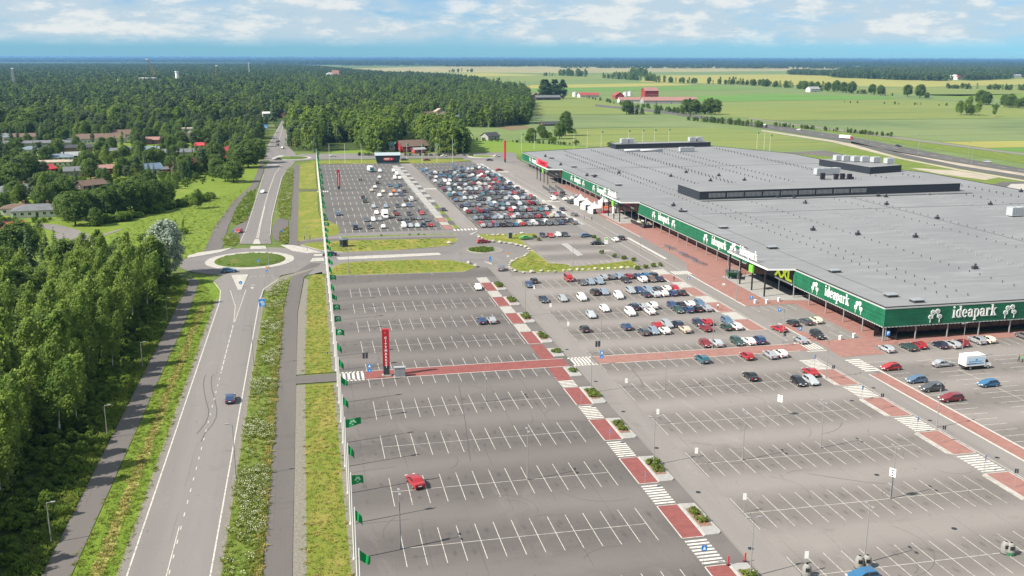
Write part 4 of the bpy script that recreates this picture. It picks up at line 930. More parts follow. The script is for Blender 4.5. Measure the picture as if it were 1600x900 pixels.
def glyph(ch):
    b = MB(); w = 0.7
    if ch == 'i':
        bar(b, .1, .1 + S_, 0, 1); bar(b, .0, .42, 0, T_); bar(b, .0, .12, 1 - T_, 1); ring(b, .2, 1.32, .13, .13, .001, .001, n=10); w = .44
    elif ch == 'd':
        ring(b, .36, .5, .36, .52, .15, .45); bar(b, .50, .50 + S_, 0, 1.45); bar(b, .40, .52, 1.45 - T_, 1.45); bar(b, .6, .8, 0, T_); w = .82
    elif ch == 'e':
        ring(b, .36, .5, .36, .52, .15, .45, 0, 325); bar(b, .14, .70, .48, .48 + T_ + .02); w = .78
    elif ch == 'a':
        ring(b, .29, .3, .29, .32, .10, .25, 40, 320); bar(b, .42, .42 + S_, 0, .78); ring(b, .34, .72, .29, .30, .10, .24, 0, 165); ring(b, .12, .80, .1, .1, .001, .001, n=8); bar(b, .55, .74, 0, T_ + .02); w = .76
    elif ch == 'p':
        bar(b, .1, .1 + S_, -.45, 1); ring(b, .44, .5, .36, .52, .15, .45); bar(b, 0, .42, -.45, -.45 + T_); bar(b, 0, .12, 1 - T_, 1); w = .84
    elif ch == 'r':
        bar(b, .1, .1 + S_, 0, 1); bar(b, 0, .44, 0, T_); bar(b, 0, .12, 1 - T_, 1); ring(b, .48, .70, .22, .32, .15, .24, 60, 170, 8); ring(b, .54, .88, .12, .12, .001, .001, n=8); w = .66
    elif ch == 'k':
        bar(b, .1, .1 + S_, 0, 1.45); bar(b, 0, .40, 0, T_); bar(b, 0, .12, 1.45 - T_, 1.45); slant(b, (.26, .42), (.60, 1.0), .08); slant(b, (.56, 0), (.30, .55), .22); bar(b, .50, .86, 0, T_); bar(b, .48, .80, 1 - T_, 1); w = .86
    return b, w
WHT = mat('sign_white', (0.82, 0.82, 0.80), 0.5)
GLY = {c: (glyph(c)[0].mesh('letter', [WHT]), glyph(c)[1]) for c in 'ideaprk'}
def emblem(green):
    b = MB()
    for (cx, cy, r, sx) in ((-.62, .66, .56, 0), (.42, .86, .54, .1), (-1.15, -.28, .50, 0), (.98, -.26, .50, 0)):
        ring(b, cx, cy, r, r * .95, .001, .001, n=16)
        x = cx; bar(b, x - .055, x + .055, cy - r - .75, cy - r * .8)
        if green:
            m0 = len(b.m)
            for a in (-60, -20, 20, 60):
                t = R_(90 + a * .8); L = r * .75
                p0 = Vector((cx, cy - r * .6)); p1 = p0 + Vector((math.cos(t), math.sin(t))) * L * 1.35; nn_ = Vector((-math.sin(t), math.cos(t))) * .028
                b.poly([(p0.x - nn_.x, p0.y - nn_.y, .09), (p1.x - nn_.x, p1.y - nn_.y, .09), (p1.x + nn_.x, p1.y + nn_.y, .09), (p0.x + nn_.x, p0.y + nn_.y, .09)], 1)
            ring_m = len(b.m); ring(b, cx, cy, r * .62, r * .58, r * .56, r * .52, n=14, d=.092)
            for i in range(ring_m, len(b.m)): b.m[i] = 1
    return b
GREEN = mat('green_facade_panel', (0.010, 0.165, 0.068), 0.5, spec=0.35); nd, ln, bs = nodes_of(GREEN)
_c = mix(nd, ln, ramp(nd, ln, noise(nd, ln, 0.35, 5, .6), .35, .7), (0.005, 0.095, 0.046), (0.010, 0.140, 0.068))
_oi = nd.new('ShaderNodeObjectInfo'); _c = mix(nd, ln, mth(nd, ln, 'MULTIPLY', _oi.outputs['Random'], .35), _c, (0.004, 0.08, 0.04))
_d = ramp(nd, ln, noise(nd, ln, 2.2, 2, .8, (1, 1, 2.5), (7, 1, 4)), .70, .76); ln.new(mix(nd, ln, mth(nd, ln, 'MULTIPLY', _d, .5), _c, (0.15, 0.38, 0.24)), bs.inputs['Base Color'])
GDARK = mat('green_backing', (0.004, 0.07, 0.03), 0.7)
EMB = emblem(True).mesh('tree_emblem', [WHT, GDARK])
def facade_text(root, origin, udir, unit, rot, d=0):
    """origin = left end of the word as read from the front, udir = reading direction"""
    x = 0.0
    for ch in 'ideapark':
        me, w = GLY[ch]
        place('letter', me, root, (origin[0] + udir[0] * x * unit, origin[1] + udir[1] * x * unit, origin[2]), rot, (unit, unit, 1.5)); x += w + 0.055
    return x * unit
ROOFM = blotchy('roof_membrane', [(0.195, 0.198, 0.205)], [((0.165, 0.168, 0.175), .02, .35, .7, ONE), ((0.225, 0.228, 0.235), .3, .45, .75, (0.2, 1, 1)), ((0.14, 0.142, 0.146), 1.2, .6, .8, ONE)], rough=.75)
nd, ln, bs = nodes_of(ROOFM)
_src = bs.inputs['Base Color'].links[0].from_socket
_sx = nd.new('ShaderNodeSeparateXYZ'); ln.new(objco(nd), _sx.inputs[0])
_t = mth(nd, ln, 'FRACT', mth(nd, ln, 'MULTIPLY', _sx.outputs[0], 0.5)); _l = mth(nd, ln, 'LESS_THAN', _t, 0.045)
ln.new(mix(nd, ln, mth(nd, ln, 'MULTIPLY', _l, .22), _src, (0.16, 0.165, 0.17)), bs.inputs['Base Color'])
CAP = mat('black_roof_edge', (0.02, 0.022, 0.025), .6)
NAVY = mat('navy_cladding', (0.018, 0.022, 0.030), .45)
AHU = mat('pale_metal_casing', (0.42, 0.44, 0.455), .45, .1)
LOUV = mat('louvre_grey', (0.30, 0.31, 0.32), .5)
TR = mat('grey_trim', (0.42, 0.43, 0.42), .5)
mall = thing('shopping_centre', 'huge shopping hall with flat grey roof and green panelled front', 'shopping centre', (215, 375, 0))
FX, FY, ZB, ZT = 127.0, 187.0, 3.45, 8.0
OUT = [(127, 187), (302, 187), (302, 421), (283, 470), (284, 524), (255, 587), (190, 587), (127, 563)]
b = MB(); b.prism([(130.8, 190.6)] + [(300, 190.6), (300, 420), (281, 470), (282, 522), (254, 585), (191, 585), (130.8, 561)], -.1, 7.7, 0); part(b, 'core_wall', [NAVY], mall)
b = MB(); b.prism(OUT, 7.55, 7.95, 0, 1, True); part(b, 'roof', [ROOFM, CAP], mall)
b = MB()   # parapet capping
n = len(OUT); IN = offset(OUT, .55)
for i in range(n):
    p, q, r_, s = OUT[i], OUT[(i + 1) % n], IN[(i + 1) % n], IN[i]
    z0, z1 = 7.97, 8.16
    b.faces([(*p, z0), (*q, z0), (*r_, z0), (*s, z0), (*p, z1), (*q, z1), (*r_, z1), (*s, z1)], [(4, 5, 6, 7), (0, 1, 5, 4), (2, 3, 7, 6)])
part(b, 'parapet', [CAP], mall)
b = MB(); b.box(126.86, 126.99, 187, 563, 7.62, 7.93); b.box(127, 302, 186.86, 186.99, 7.62, 7.93); part(b, 'facade_top_trim', [TR], mall)
BAY = 8.346
gaps = [(229, 257.5), (354, 379), (470.5, 497)]
ph = (7.6 - ZB) / 4
pw = MB(); pw.box(-.06, -.03, .03, BAY - .03, .035, ph - .035); PANW = pw.mesh('facade_panel', [GREEN])
pe = MB(); pe.box(.03, 8.30, -.06, -.03, .035, ph - .035); PANE_ = pe.mesh('facade_panel', [GREEN])
colb = MB(); colb.tube((0, 0, 0), (0, 0, 3.5), .17, .17, 10); COLM = colb.mesh('column', [MT['metal']])
gl = MB(); gl.box(0, .05, .08, BAY - .08, .25, 3.3)
for k in (1, 2): gl.box(-.03, .06, BAY * k / 3 - .04, BAY * k / 3 + .04, .2, 3.32, 1)
GLW = gl.mesh('glazing', [MT['glass'], MT['darkgrey']])
gl = MB(); gl.box(.08, 8.25, 0, .05, .25, 3.3)
for k in (1, 2): gl.box(8.33 * k / 3 - .04, 8.33 * k / 3 + .04, -.03, .06, .2, 3.32, 1)
GLE = gl.mesh('glazing', [MT['glass'], MT['darkgrey']])
for i in range(45):
    y = 187 + i * BAY; yc = y + BAY / 2
    ingap = any(a < yc < c for a, c in gaps)
    if not ingap:
        for r in range(4): place('facade_panel', PANW, mall, (126.98, y, ZB + r * ph))
    place('column', COLM, mall, (127.3, y + .3, 0)); place('glazing', GLW, mall, (130.7, y, 0))
for i in range(21):
    x = 127 + i * 8.333
    for r in range(4): place('facade_panel', PANE_, mall, (x, 186.98, ZB + r * ph))
    place('column', COLM, mall, (x + (.9 if i == 0 else .3), 187.3, 0)); place('glazing', GLE, mall, (x, 190.5, 0))
b = MB()
edges = [187] + [v for g in gaps for v in g] + [563]
for k in range(0, len(edges), 2): b.box(126.96, 127.12, edges[k], edges[k + 1], ZB, 7.62)
b.box(127.0, 302, 186.96, 187.12, ZB, 7.62); part(b, 'facade_backing', [mat('pale_green_backing', (.06, .30, .17), .6)], mall)
b = MB(); b.box(127.12, 130.8, 187.1, 563, 3.5, 3.6); b.box(130.8, 302, 187.12, 190.6, 3.5, 3.6); part(b, 'soffit', [mat('soffit_grey', (.10, .105, .11), .7)], mall)
for k in range(0, len(edges), 2):
    b = MB(); y = edges[k]
    while y < edges[k + 1] - .4:
        b.faces([(126.9, y, ZB + .02), (126.9, y + .95, ZB + .02), (126.9, y + .75, ZB - .2), (126.9, y + .2, ZB - .2), (126.98, y, ZB + .02), (126.98, y + .95, ZB + .02), (126.98, y + .75, ZB - .2), (126.98, y + .2, ZB - .2)], [(0, 3, 2, 1), (3, 7, 6, 2), (0, 4, 7, 3), (1, 2, 6, 5), (4, 5, 6, 7)]); y += .95
    part(b, 'scalloped_trim', [TR], mall)
x = 127.0; b = MB()
while x < 301:
    b.faces([(x, 186.9, ZB + .02), (x + .95, 186.9, ZB + .02), (x + .75, 186.9, ZB - .2), (x + .2, 186.9, ZB - .2), (x, 186.98, ZB + .02), (x + .95, 186.98, ZB + .02), (x + .75, 186.98, ZB - .2), (x + .2, 186.98, ZB - .2)], [(0, 1, 2, 3), (3, 2, 6, 7), (0, 3, 7, 4), (1, 5, 6, 2), (5, 4, 7, 6)]); x += .95
part(b, 'scalloped_trim', [TR], mall)
RW = (R_(90), 0, R_(-90)); RE = (R_(90), 0, 0)
for ty, l0, t2 in ((217.4, 212.6, 197.2), (287.6, 282.8, 267.6), (336.2, 331.4, 316.2), (451.4, 446.6, 430.6), (414, 409.2, None), (541, 536.5, None)):
    place('tree_emblem', EMB, mall, (126.86, ty, 5.55), RW, 1.08)
    facade_text(mall, (126.88, l0, 4.75), (0, -1), 1.78, RW)
    if t2: place('tree_emblem', EMB, mall, (126.86, t2, 5.55), RW, 1.08)
place('tree_emblem', EMB, mall, (140.1, 186.86, 5.55), RE, 1.12); place('tree_emblem', EMB, mall, (159.9, 186.86, 5.55), RE, 1.12)
facade_text(mall, (144.5, 186.88, 4.75), (1, 0), 1.86, RE)
# entrance recesses: dark boards behind the canopies
LIME = mat('lime_sign', (0.50, 0.62, 0.03), .5); _b = LIME.node_tree.nodes['Principled BSDF']; _b.inputs['Emission Color'].default_value = (.45, .58, .03, 1); _b.inputs['Emission Strength'].default_value = .35; REDS = mat('red_lettering', (0.55, 0.03, 0.06), .5); GBOX = mat('green_light_box', (0.16, 0.48, 0.05), .5)
for a, c in gaps:
    b = MB(); b.box(127.3, 127.5, a + .1, c - .1, 3.6, 7.55); part(b, 'entrance_board', [NAVY], mall)
XXL = text_mesh('XXL', 5.2, LIME, .05, .16, .92, name='letter')
b = MB(); b.box(127.1, 127.28, 229.4, 240.4, 3.7, 7.75); part(b, 'shop_sign_board', [CAP], mall)
o = place('shop_lettering', XXL, mall, (127.02, 234.9, 5.35), RW, (1.0, .80, 1))
b = MB(); b.box(127.06, 127.3, 230, 239.6, 3.2, 3.65); part(b, 'shop_sign_strip', [WHT], mall)
b = MB()
for k in range(8): b.box(127.1, 127.28, 243.2 + k * 1.25, 244.1 + k * 1.25, 4.6, 5.35)
for k in range(7): b.box(127.1, 127.28, 364 + k * 1.3, 364.9 + k * 1.3, 4.6, 5.5)
part(b, 'red_shop_sign', [REDS], mall)
b = MB(); b.box(127.08, 127.28, 355, 358.6, 3.9, 7.5); part(b, 'shop_sign_board', [mat('brown_sign', (.22, .055, .04), .6)], mall)
b = MB(); b.box(127.08, 127.28, 472, 476, 3.9, 7.5); part(b, 'shop_sign_board', [mat('coral_sign', (.45, .16, .12), .6)], mall)
b = MB(); b.box(127.04, 127.28, 359.5, 363.5, 4.2, 4.9); b.box(127.04, 127.28, 478, 484, 4.0, 4.6); b.box(127.04, 127.28, 241.5, 243.2, 6.6, 7.2); part(b, 'white_shop_sign', [WHT], mall)
# canopies
CAN = [((127.2, 228.3), (119.6, 229.8), (119.6, 255.2), (127.2, 256.8)), ((127.2, 352.6), (119.6, 354.2), (119.6, 378.4), (127.2, 379.6)), ((127.2, 469), (119.7, 470.5), (119.7, 497), (127.2, 498))]
for ci, (p, q, r_, s_) in enumerate(CAN):
    b = MB(); b.prism([p, q, r_, s_], 7.7, 8.2, 0, 1, True); part(b, 'canopy', [ROOFM, MT['white']], mall)
    d = Vector((r_[0] - q[0], r_[1] - q[1], 0)); L = d.length; d.normalize(); ang = math.atan2(-d.y, -d.x)
    # posts
    for k, t in enumerate((0.06, .36, .66, .94)):
        b = MB(); x, y = q[0] + d.x * L * t + .4, q[1] + d.y * L * t + .3; b.box(x - .17, x + .17, y - .17, y + .17, 0, 7.7); part(b, 'canopy_post', [MT['black']], mall)
    rot = (R_(90), 0, ang)
    # white sign on the edge, read from the street
    s0 = .80 if ci < 2 else .78
    o = Vector((q[0], q[1], 0)) + d * L * s0
    if ci < 2:
        e = Vector((q[0], q[1], 0)) + d * L * .86
        place('tree_emblem', EMB, mall, (e.x + .25, e.y, 9.7), rot, 1.05)
        e = Vector((q[0], q[1], 0)) + d * L * .70
        facade_text(mall, (e.x + .25, e.y, 8.75), (-d.x, -d.y), 1.75, rot)
        b = MB()
        for k in range(14):
            t = .88 - .66 * k / 13; x, y = q[0] + d.x * L * t + .45, q[1] + d.y * L * t + .2; b.tube((x, y, 8.2), (x, y, 8.9), .04, .04, 4)
        a0, a1 = [Vector((q[0], q[1], 0)) + d * L * t for t in (.9, .2)]
        b.tube((a0.x + .45, a0.y, 8.8), (a1.x + .45, a1.y, 8.8), .06, .06, 4); b.tube((a0.x + .45, a0.y, 8.45), (a1.x + .45, a1.y, 8.45), .06, .06, 4); part(b, 'sign_frame', [MT['pole']], mall)
    else:
        a0, a1 = [Vector((q[0], q[1], 0)) + d * L * t for t in (.98, .12)]
        b = MB(); b.faces([(a0.x + .2, a0.y, 8.25), (a1.x + .2, a1.y, 8.25), (a1.x + .2, a1.y, 11.3), (a0.x + .2, a0.y, 11.3), (a0.x + .4, a0.y, 8.25), (a1.x + .4, a1.y, 8.25), (a1.x + .4, a1.y, 11.3), (a0.x + .4, a0.y, 11.3)], [(0, 1, 2, 3), (5, 4, 7, 6), (3, 2, 6, 7), (1, 5, 6, 2), (4, 0, 3, 7)])
        part(b, 'red_roof_sign', [REDS], mall)
        KM = text_mesh('K', 3.0, mat('pink_sign_letter', (.75, .35, .33), .5), .05, .05, name='letter'); mid = a0.lerp(a1, .12); place('letter', KM, mall, (mid.x + .12, mid.y, 9.75), rot)
        CM = text_mesh('CITYMARKET', 2.3, mat('dark_red_letter', (.30, .01, .02), .5), .04, .02, 1.0, name='letter'); mid = a0.lerp(a1, .58); place('letter', CM, mall, (mid.x + .12, mid.y, 9.75), rot)
    # hanging green letter box under the canopy
    x, y = q[0] + d.x * L * .35, q[1] + d.y * L * .35
    b = MB(); b.rbox(x - .3, y, 5.3, 7.3, .5, 2.3, 0, 0); b.tube((x - .3, y - .6, 7.3), (x - .3, y - .6, 7.75), .05, .05, 4); b.tube((x - .3, y + .6, 7.3), (x - .3, y + .6, 7.75), .05, .05, 4); part(b, 'hanging_sign', [GBOX], mall)
# penthouses with louvred windows and roof plant
def penthouse(P, h, name='penthouse'):
    b = MB(); b.prism(P, 7.9, 7.95 + h, 1, 0); Q = offset(P, .6); b.prism(Q, 7.95 + h - .1, 7.95 + h + .02, 1); b.prism(offset(P, -.15), 7.95 + h - .28, 7.95 + h - .02, 2, 2); part(b, name, [NAVY, ROOFM, CAP], mall)
penthouse([(152.5, 354), (273, 357.4), (273, 378), (152.5, 377)], 3.5)
penthouse([(188.7, 571.5), (254.5, 577), (254.5, 584.8), (188.7, 584.5)], 3.0)
penthouse([(270.5, 421.5), (291.8, 427.5), (281, 462), (266, 462)], 3.4)
wb = MB(); wb.box(0, 7.2, -.05, .02, 0, 2.0, 0)
for k in range(13): wb.box(.12 + k * .56, .38 + k * .56, -.12, -.05, .12, 1.88, 1)
for k in range(3): wb.box(.05, 7.15, -.14, -.05, .35 + k * .6, .42 + k * .6, 2)
WIN = wb.mesh('window', [MT['glass'], LOUV, MT['darkgrey']])
for k in range(9): place('window', WIN, mall, (156.5 + k * 8.0, 354.05 + (4 + k * 8) * 3.4 / 120.5, 8.75), (0, 0, R_(1.6)))
b = MB(); b.box(152, 274, 350.4, 353.2, 7.96, 8.3); part(b, 'penthouse_plinth', [mat('plinth_grey', (.13, .135, .14), .7)], mall)
def unit_mesh(lx, ly, h, fans=1):
    b = MB(); b.box(-lx / 2, lx / 2, -ly / 2, ly / 2, .35, .35 + h, 0)
    for k in range(int(lx / 1.1)): b.box(-lx / 2 + .15 + k * 1.1, -lx / 2 + .95 + k * 1.1, -ly / 2 - .04, -ly / 2, .35 + h * .2, .35 + h * .85, 1)
    for sx in (-1, 1):
        for sy in (-1, 1): b.box(sx * lx * .4 - .1, sx * lx * .4 + .1, sy * ly * .4 - .1, sy * ly * .4 + .1, 0, .35, 2)
    for k in range(fans):
        x = -lx / 2 + lx * (k + .5) / fans; b.tube((x, 0, .35 + h), (x, 0, .55 + h), ly * .3, ly * .3, 12, 1)
    b.box(-lx / 2 - .05, lx / 2 + .05, -ly / 2 - .05, ly / 2 + .05, .33 + h, .38 + h, 0)
    return b.mesh('air_handling_unit', [AHU, LOUV, MT['darkgrey']])
UA, UB, UC = unit_mesh(4.2, 3.4, 2.6, 1), unit_mesh(9.5, 2.6, 2.4, 3), unit_mesh(13, 3.0, 3.0, 4)
for x, y in ((271, 452), (274, 450), (277.5, 446), (281, 444), (285, 440), (288.5, 433.5)): place('air_handling_unit', UA, mall, (x, y, 11.35))
for x, y in ((196, 577.5), (200.5, 577.8), (243, 580.6), (248, 581)): place('air_handling_unit', UA, mall, (x, y, 10.95))
place('air_handling_unit', UC, mall, (*at(1292, 273, 8), 7.95), (0, 0, R_(2))); place('air_handling_unit', UC, mall, (*at(1600, 337, 8), 7.95), (0, 0, R_(2))); place('air_handling_unit', UB, mall, (*at(1073, 237, 8), 7.95))
b = MB()
for px_ in (993, 1018): x, y = at(px_, 237, 8); b.tube((x - 7, y, 8.9), (x + 7, y, 8.9), .75, .75, 10)
part(b, 'roof_duct', [AHU], mall, True)
b = MB()
for (px_, hh) in ((1285, 3), (1306, 2.6), (1316, 2.8), (1327, 2.6), (1330, 1.2)): x, y = at(px_, 280, 8); b.box(x - 1, x + 1, y - .6, y + .6, 7.95, 7.95 + hh)
for k in range(26): x, y = at(1283 + k * 1.7, 286 + rng.uniform(-1.5, .5), 8); b.tube((x, y, 7.95), (x, y, 9.3 + rng.random()), .12, .12, 5)
part(b, 'pipe_cluster', [MT['black']], mall)
# skylights along the front, hatches, fans
sk = MB(); sk.box(-1.3, 1.3, -1.0, 1.0, 0, .55, 1); sk.box(-1.45, 1.45, -1.15, 1.15, .55, .72, 0); SKM = sk.mesh('roof_hatch', [mat('hatch_top', (.24, .255, .27), .5), MT['darkgrey']])
for x, y in ((134.5, 256.6), (135.6, 223.4), (134.6, 196.4), (137.5, 190.6), (134.8, 292), (135, 328), (135.2, 404), (134.8, 440), (135.4, 478), (135.1, 524)): place('roof_hatch', SKM, mall, (x, y, 7.95))
for p in ((1123, 275), (1163, 282), (1052, 322), (1064, 331), (1340, 367), (1215, 310), (1430, 371), (1523, 420), (1385, 320), (1464, 342), (1547, 320), (1595, 300), (1270, 360), (1072, 270), (1048, 276), (1110, 283), (967, 271), (917, 275), (929, 277), (876, 258), (852, 245), (1240, 310), (1258, 318), (1372, 307), (1384, 308)):
    x, y = at(*p, 8); b = MB(); b.box(x - .7, x + .7, y - .5, y + .5, 7.95, 8.75, 0); b.tube((x + .1, y, 8.75), (x + .1, y, 9.3), .28, .28, 8); b.tube((x + .1, y, 9.3), (x + .1, y, 9.45), .45, .3, 8); part(b, 'roof_fan', [MT['darkgrey']], mall)
b = MB()  # service lines on the roof
b.box(134.6, 134.8, 196, 350, 7.96, 8.02); b.box(134.7, 135.0, 400, 540, 7.96, 8.02); b.box(140, 300, 321.0, 321.25, 7.96, 8.03); b.box(140, 300, 470.5, 470.75, 7.96, 8.03); b.box(216.6, 216.9, 190, 352, 7.96, 8.05); b.box(219, 268, 383, 383.4, 7.96, 8.15)
part(b, 'roof_joint', [mat('joint_grey', (.09, .092, .098), .8)], mall)
vm = MB(); vm.tube((0, 0, 0), (0, 0, .42), .09, .09, 6); vm.tube((0, 0, .42), (0, 0, .52), .15, .15, 6); VM = vm.mesh('roof_vent', [MT['black']])
vt = MB(); vt.tube((0, 0, 0), (0, 0, .85), .10, .10, 5); vt.tube((-.0, 0, .85), (.45, 0, .95), .10, .10, 5); VT = vt.mesh('roof_vent', [LOUV])
vents = []
for x, st, dbl in ((147.2, 4.15, 0), (153.3, 4.15, 0), (171, 4.15, 0), (187.4, 4.3, 1), (207.5, 4.3, 0), (218, 4.3, 0), (251, 4.3, 1), (268, 4.4, 0), (285, 4.4, 0)):
    y = 191.5 + (x * 7 % 3)
    while y < 566:
        if not (350 < y < 380 and 150 < x < 275) and not (x > 266 and y > 418) and not (y > 540 and x < 150):
            vents.append((x + rng.uniform(-.15, .15), y, dbl))
            if dbl: vents.append((x + 2.0, y + 1.0, dbl))
        y += st
vents.sort(key=lambda v: math.hypot(v[0], v[1]) + (400 if to_px(v[0], v[1], 8)[0] > 1640 else 0))
vents = [v for v in vents if to_px(v[0], v[1], 8)[0] < 1700]
for v in vents[:300]: place('roof_vent', VT if v[2] else VM, mall, (v[0], v[1], 7.95))
b = MB()
for v in vents[300:]: b.tube((v[0], v[1], 7.95), (v[0], v[1], 8.7), .14, .2, 5)
part(b, 'roof_vents', [MT['black']], mall, kind='stuff')
# ------------------------------------------------------------------ cars
CGL = mat('car_glass', (0.015, 0.018, 0.022), .08, spec=.7)
TYRE = mat('tyre_rubber', (0.018, 0.018, 0.018), .8); RIM = mat('alloy_rim', (.45, .45, .46), .35, .7)
HLAMP = mat('headlight_lens', (.70, .72, .74), .2); TLAMP = mat('tail_light_lens', (.40, .015, .015), .25); PLATE = mat('number_plate', (.75, .75, .74), .5); TRIM = mat('car_black_trim', (.02, .02, .022), .6)
PAINTS = {'white': (.66, .66, .64), 'silver': (.38, .40, .42), 'pale silver': (.48, .51, .53), 'grey': (.16, .17, .18), 'dark grey': (.055, .06, .065), 'black': (.012, .013, .015), 'navy': (.014, .022, .045), 'dark blue': (.02, .045, .11),
          'bright blue': (.025, .11, .225), 'light blue': (.24, .30, .37), 'steel blue': (.10, .17, .26), 'red': (.30, .014, .018), 'dark red': (.16, .012, .018), 'dark green': (.02, .05, .042), 'teal': (.02, .10, .13), 'cream': (.62, .60, .46), 'green': (.06, .30, .05), 'brown': (.10, .07, .05), 'beige': (.42, .38, .30), 'olive': (.10, .11, .05), 'orange': (.5, .16, .03)}
PM = {}
for k, c in PAINTS.items(): PM[k] = mat(k.replace(' ', '_') + '_car_paint', c, .32, .35 if k in ('silver', 'pale silver', 'grey', 'light blue', 'steel blue') else .0, .5, .6)
# side profiles: (x, z) clockwise from the rear bumper; x forward. L, W, H and the belt line
KINDS = {
 'hatchback': dict(L=4.15, W=1.74, hood=.95, belt=.93, roof=1.46, ws=.55, rf=-1.42, rb=-1.88, ax=(1.30, -1.27), nose=.72, r=.31, wsb=1.18),
 'saloon': dict(L=4.65, W=1.80, hood=.93, belt=.93, roof=1.43, ws=.35, rf=-1.0, rb=-1.62, ax=(1.40, -1.35), nose=.70, r=.32, trunk=1.02, wsb=1.08),
 'estate car': dict(L=4.70, W=1.80, hood=.95, belt=.95, roof=1.48, ws=.40, rf=-1.85, rb=-2.18, ax=(1.40, -1.36), nose=.72, r=.32, wsb=1.12),
 'suv': dict(L=4.60, W=1.86, hood=1.08, belt=1.08, roof=1.70, ws=.45, rf=-1.75, rb=-2.12, ax=(1.38, -1.36), nose=.85, r=.36, wsb=1.10),
 'van': dict(L=4.95, W=1.92, hood=1.15, belt=1.20, roof=1.96, ws=1.25, rf=-2.25, rb=-2.38, ax=(1.55, -1.45), nose=.95, r=.34, wsb=2.0),
}
def car_parts(kind):
    k = KINDS[kind]; L, W = k['L'] / 2, k['W'] / 2; r = k['r']; P = {}
    zb = .24
    # lower body silhouette with wheel arches
    low = [(-L + .08, zb), (-L, .45), (-L + .02, k['belt'] - .10)]
    if 'trunk' in k: low += [(-L + .12, k['trunk'] - .02), (k['rb'], k['trunk'])]
    else: low += [(k['rb'] - .06, k['belt'])]
    low += [(k['wsb'], k['belt'] + .03), (L - .55, k['hood'] - .10), (L - .14, k['nose'] + .02), (L, k['nose'] - .14), (L, .42), (L - .12, zb)]
    arch = []
    for ax in k['ax']:
        for t in (0, 35, 70, 110, 145, 180): arch.append((ax + (r + .07) * math.cos(R_(t)), max(zb, .30 + (r + .07) * math.sin(R_(t)) * .98)))
    loop = low + [(x, z) for x, z in arch]
    def width(x, z):
        w = W; e = abs(x) / L
        if e > .78: w *= 1 - .16 * ((e - .78) / .22) ** 1.6
        if z > k['belt'] - .15: w *= .965
        if z < .32: w *= .97
        return w
    b = MB(); n = len(loop)
    V = []
    for (x, z) in loop:
        w = width(x, z); top = z > .6
        V += [(x, -w, z - (.03 if top else 0)), (x, -w * .80, z + (.015 if top else 0)), (x, w * .80, z + (.015 if top else 0)), (x, w, z - (.03 if top else 0))]
    F = [tuple(i * 4 for i in range(n)), tuple(i * 4 + 3 for i in range(n - 1, -1, -1))]
    for i in range(n):
        j = (i + 1) % n
        for q in range(3): F.append((i * 4 + q, i * 4 + q + 1, j * 4 + q + 1, j * 4 + q))
    b.faces(V, F, 0)
    # cabin
    bz = k['belt'] + .0; cab = [(k['rb'], (k.get('trunk', k['belt'])) - .01), (k['rf'], k['roof'] - .04), (k['rf'] * .4 + k['ws'] * .2, k['roof']), (k['ws'] - .45 if kind != 'van' else k['ws'] - .3, k['roof'] - .03), (k['wsb'], bz)]
    def cw(z): return W * (.945 - .19 * (z - bz) / (k['roof'] - bz))
    V = []; m = len(cab)
    for (x, z) in cab:
        w = cw(z); V += [(x, -w, z), (x, -w * .75, z + .02), (x, w * .75, z + .02), (x, w, z)]
    F = [tuple(i * 4 for i in range(m)), tuple(i * 4 + 3 for i in range(m - 1, -1, -1))]
    for i in range(m - 1):
        for q in range(3): F.append((i * 4 + q, i * 4 + q + 1, (i + 1) * 4 + q + 1, (i + 1) * 4 + q))
    b.faces(V, F, 0)
    # sills, mirrors, bumper strip
    for s in (-1, 1):
        x = k['wsb'] - .28; y = s * (W + .06); b.box(x - .08, x + .08, min(y, y - s * .16), max(y, y - s * .16), k['belt'] - .02, k['belt'] + .14, 0)
    b.box(L - .05, L + .015, -W * .62, W * .62, .30, .48, 1); b.box(-L - .015, -L + .05, -W * .65, W * .65, .30, .46, 1)
    P['body'] = b
    # panes, slightly proud
    def lerp(p, q, t): return (p[0] + (q[0] - p[0]) * t, p[1] + (q[1] - p[1]) * t)
    def pane(p, q, f, off, name):
        g = MB(); a, c = lerp(p, q, .10), lerp(p, q, .90); dx, dz_ = q[0] - p[0], q[1] - p[1]; l = math.hypot(dx, dz_); nx, nz = (dz_ / l * off, -dx / l * off)
        V = [(a[0] + nx, -cw(a[1]) * f, a[1] + nz), (a[0] + nx, cw(a[1]) * f, a[1] + nz), (c[0] + nx, cw(c[1]) * f, c[1] + nz), (c[0] + nx, -cw(c[1]) * f, c[1] + nz)]
        V += [(v[0] - nx * .8, v[1], v[2] - nz * .8 + .0) for v in V]
        g.faces(V, [(0, 1, 2, 3), (4, 7, 6, 5), (0, 4, 5, 1), (1, 5, 6, 2), (2, 6, 7, 3), (3, 7, 4, 0)]); P[name] = g
    pane(cab[4], cab[3], .90, -.035, 'windscreen'); pane(cab[1], cab[0], .86, -.035, 'rear_window')
    rfz = k['roof'] - .05; z0, z1 = bz + .05, k['roof'] - .10
    xa0, xa1 = lerp(cab[4], cab[3], .12)[0] - .06, lerp(cab[4], cab[3], .82)[0] - .05; xr0, xr1 = lerp(cab[0], cab[1], .15)[0] + .12, lerp(cab[0], cab[1], .85)[0] + .12
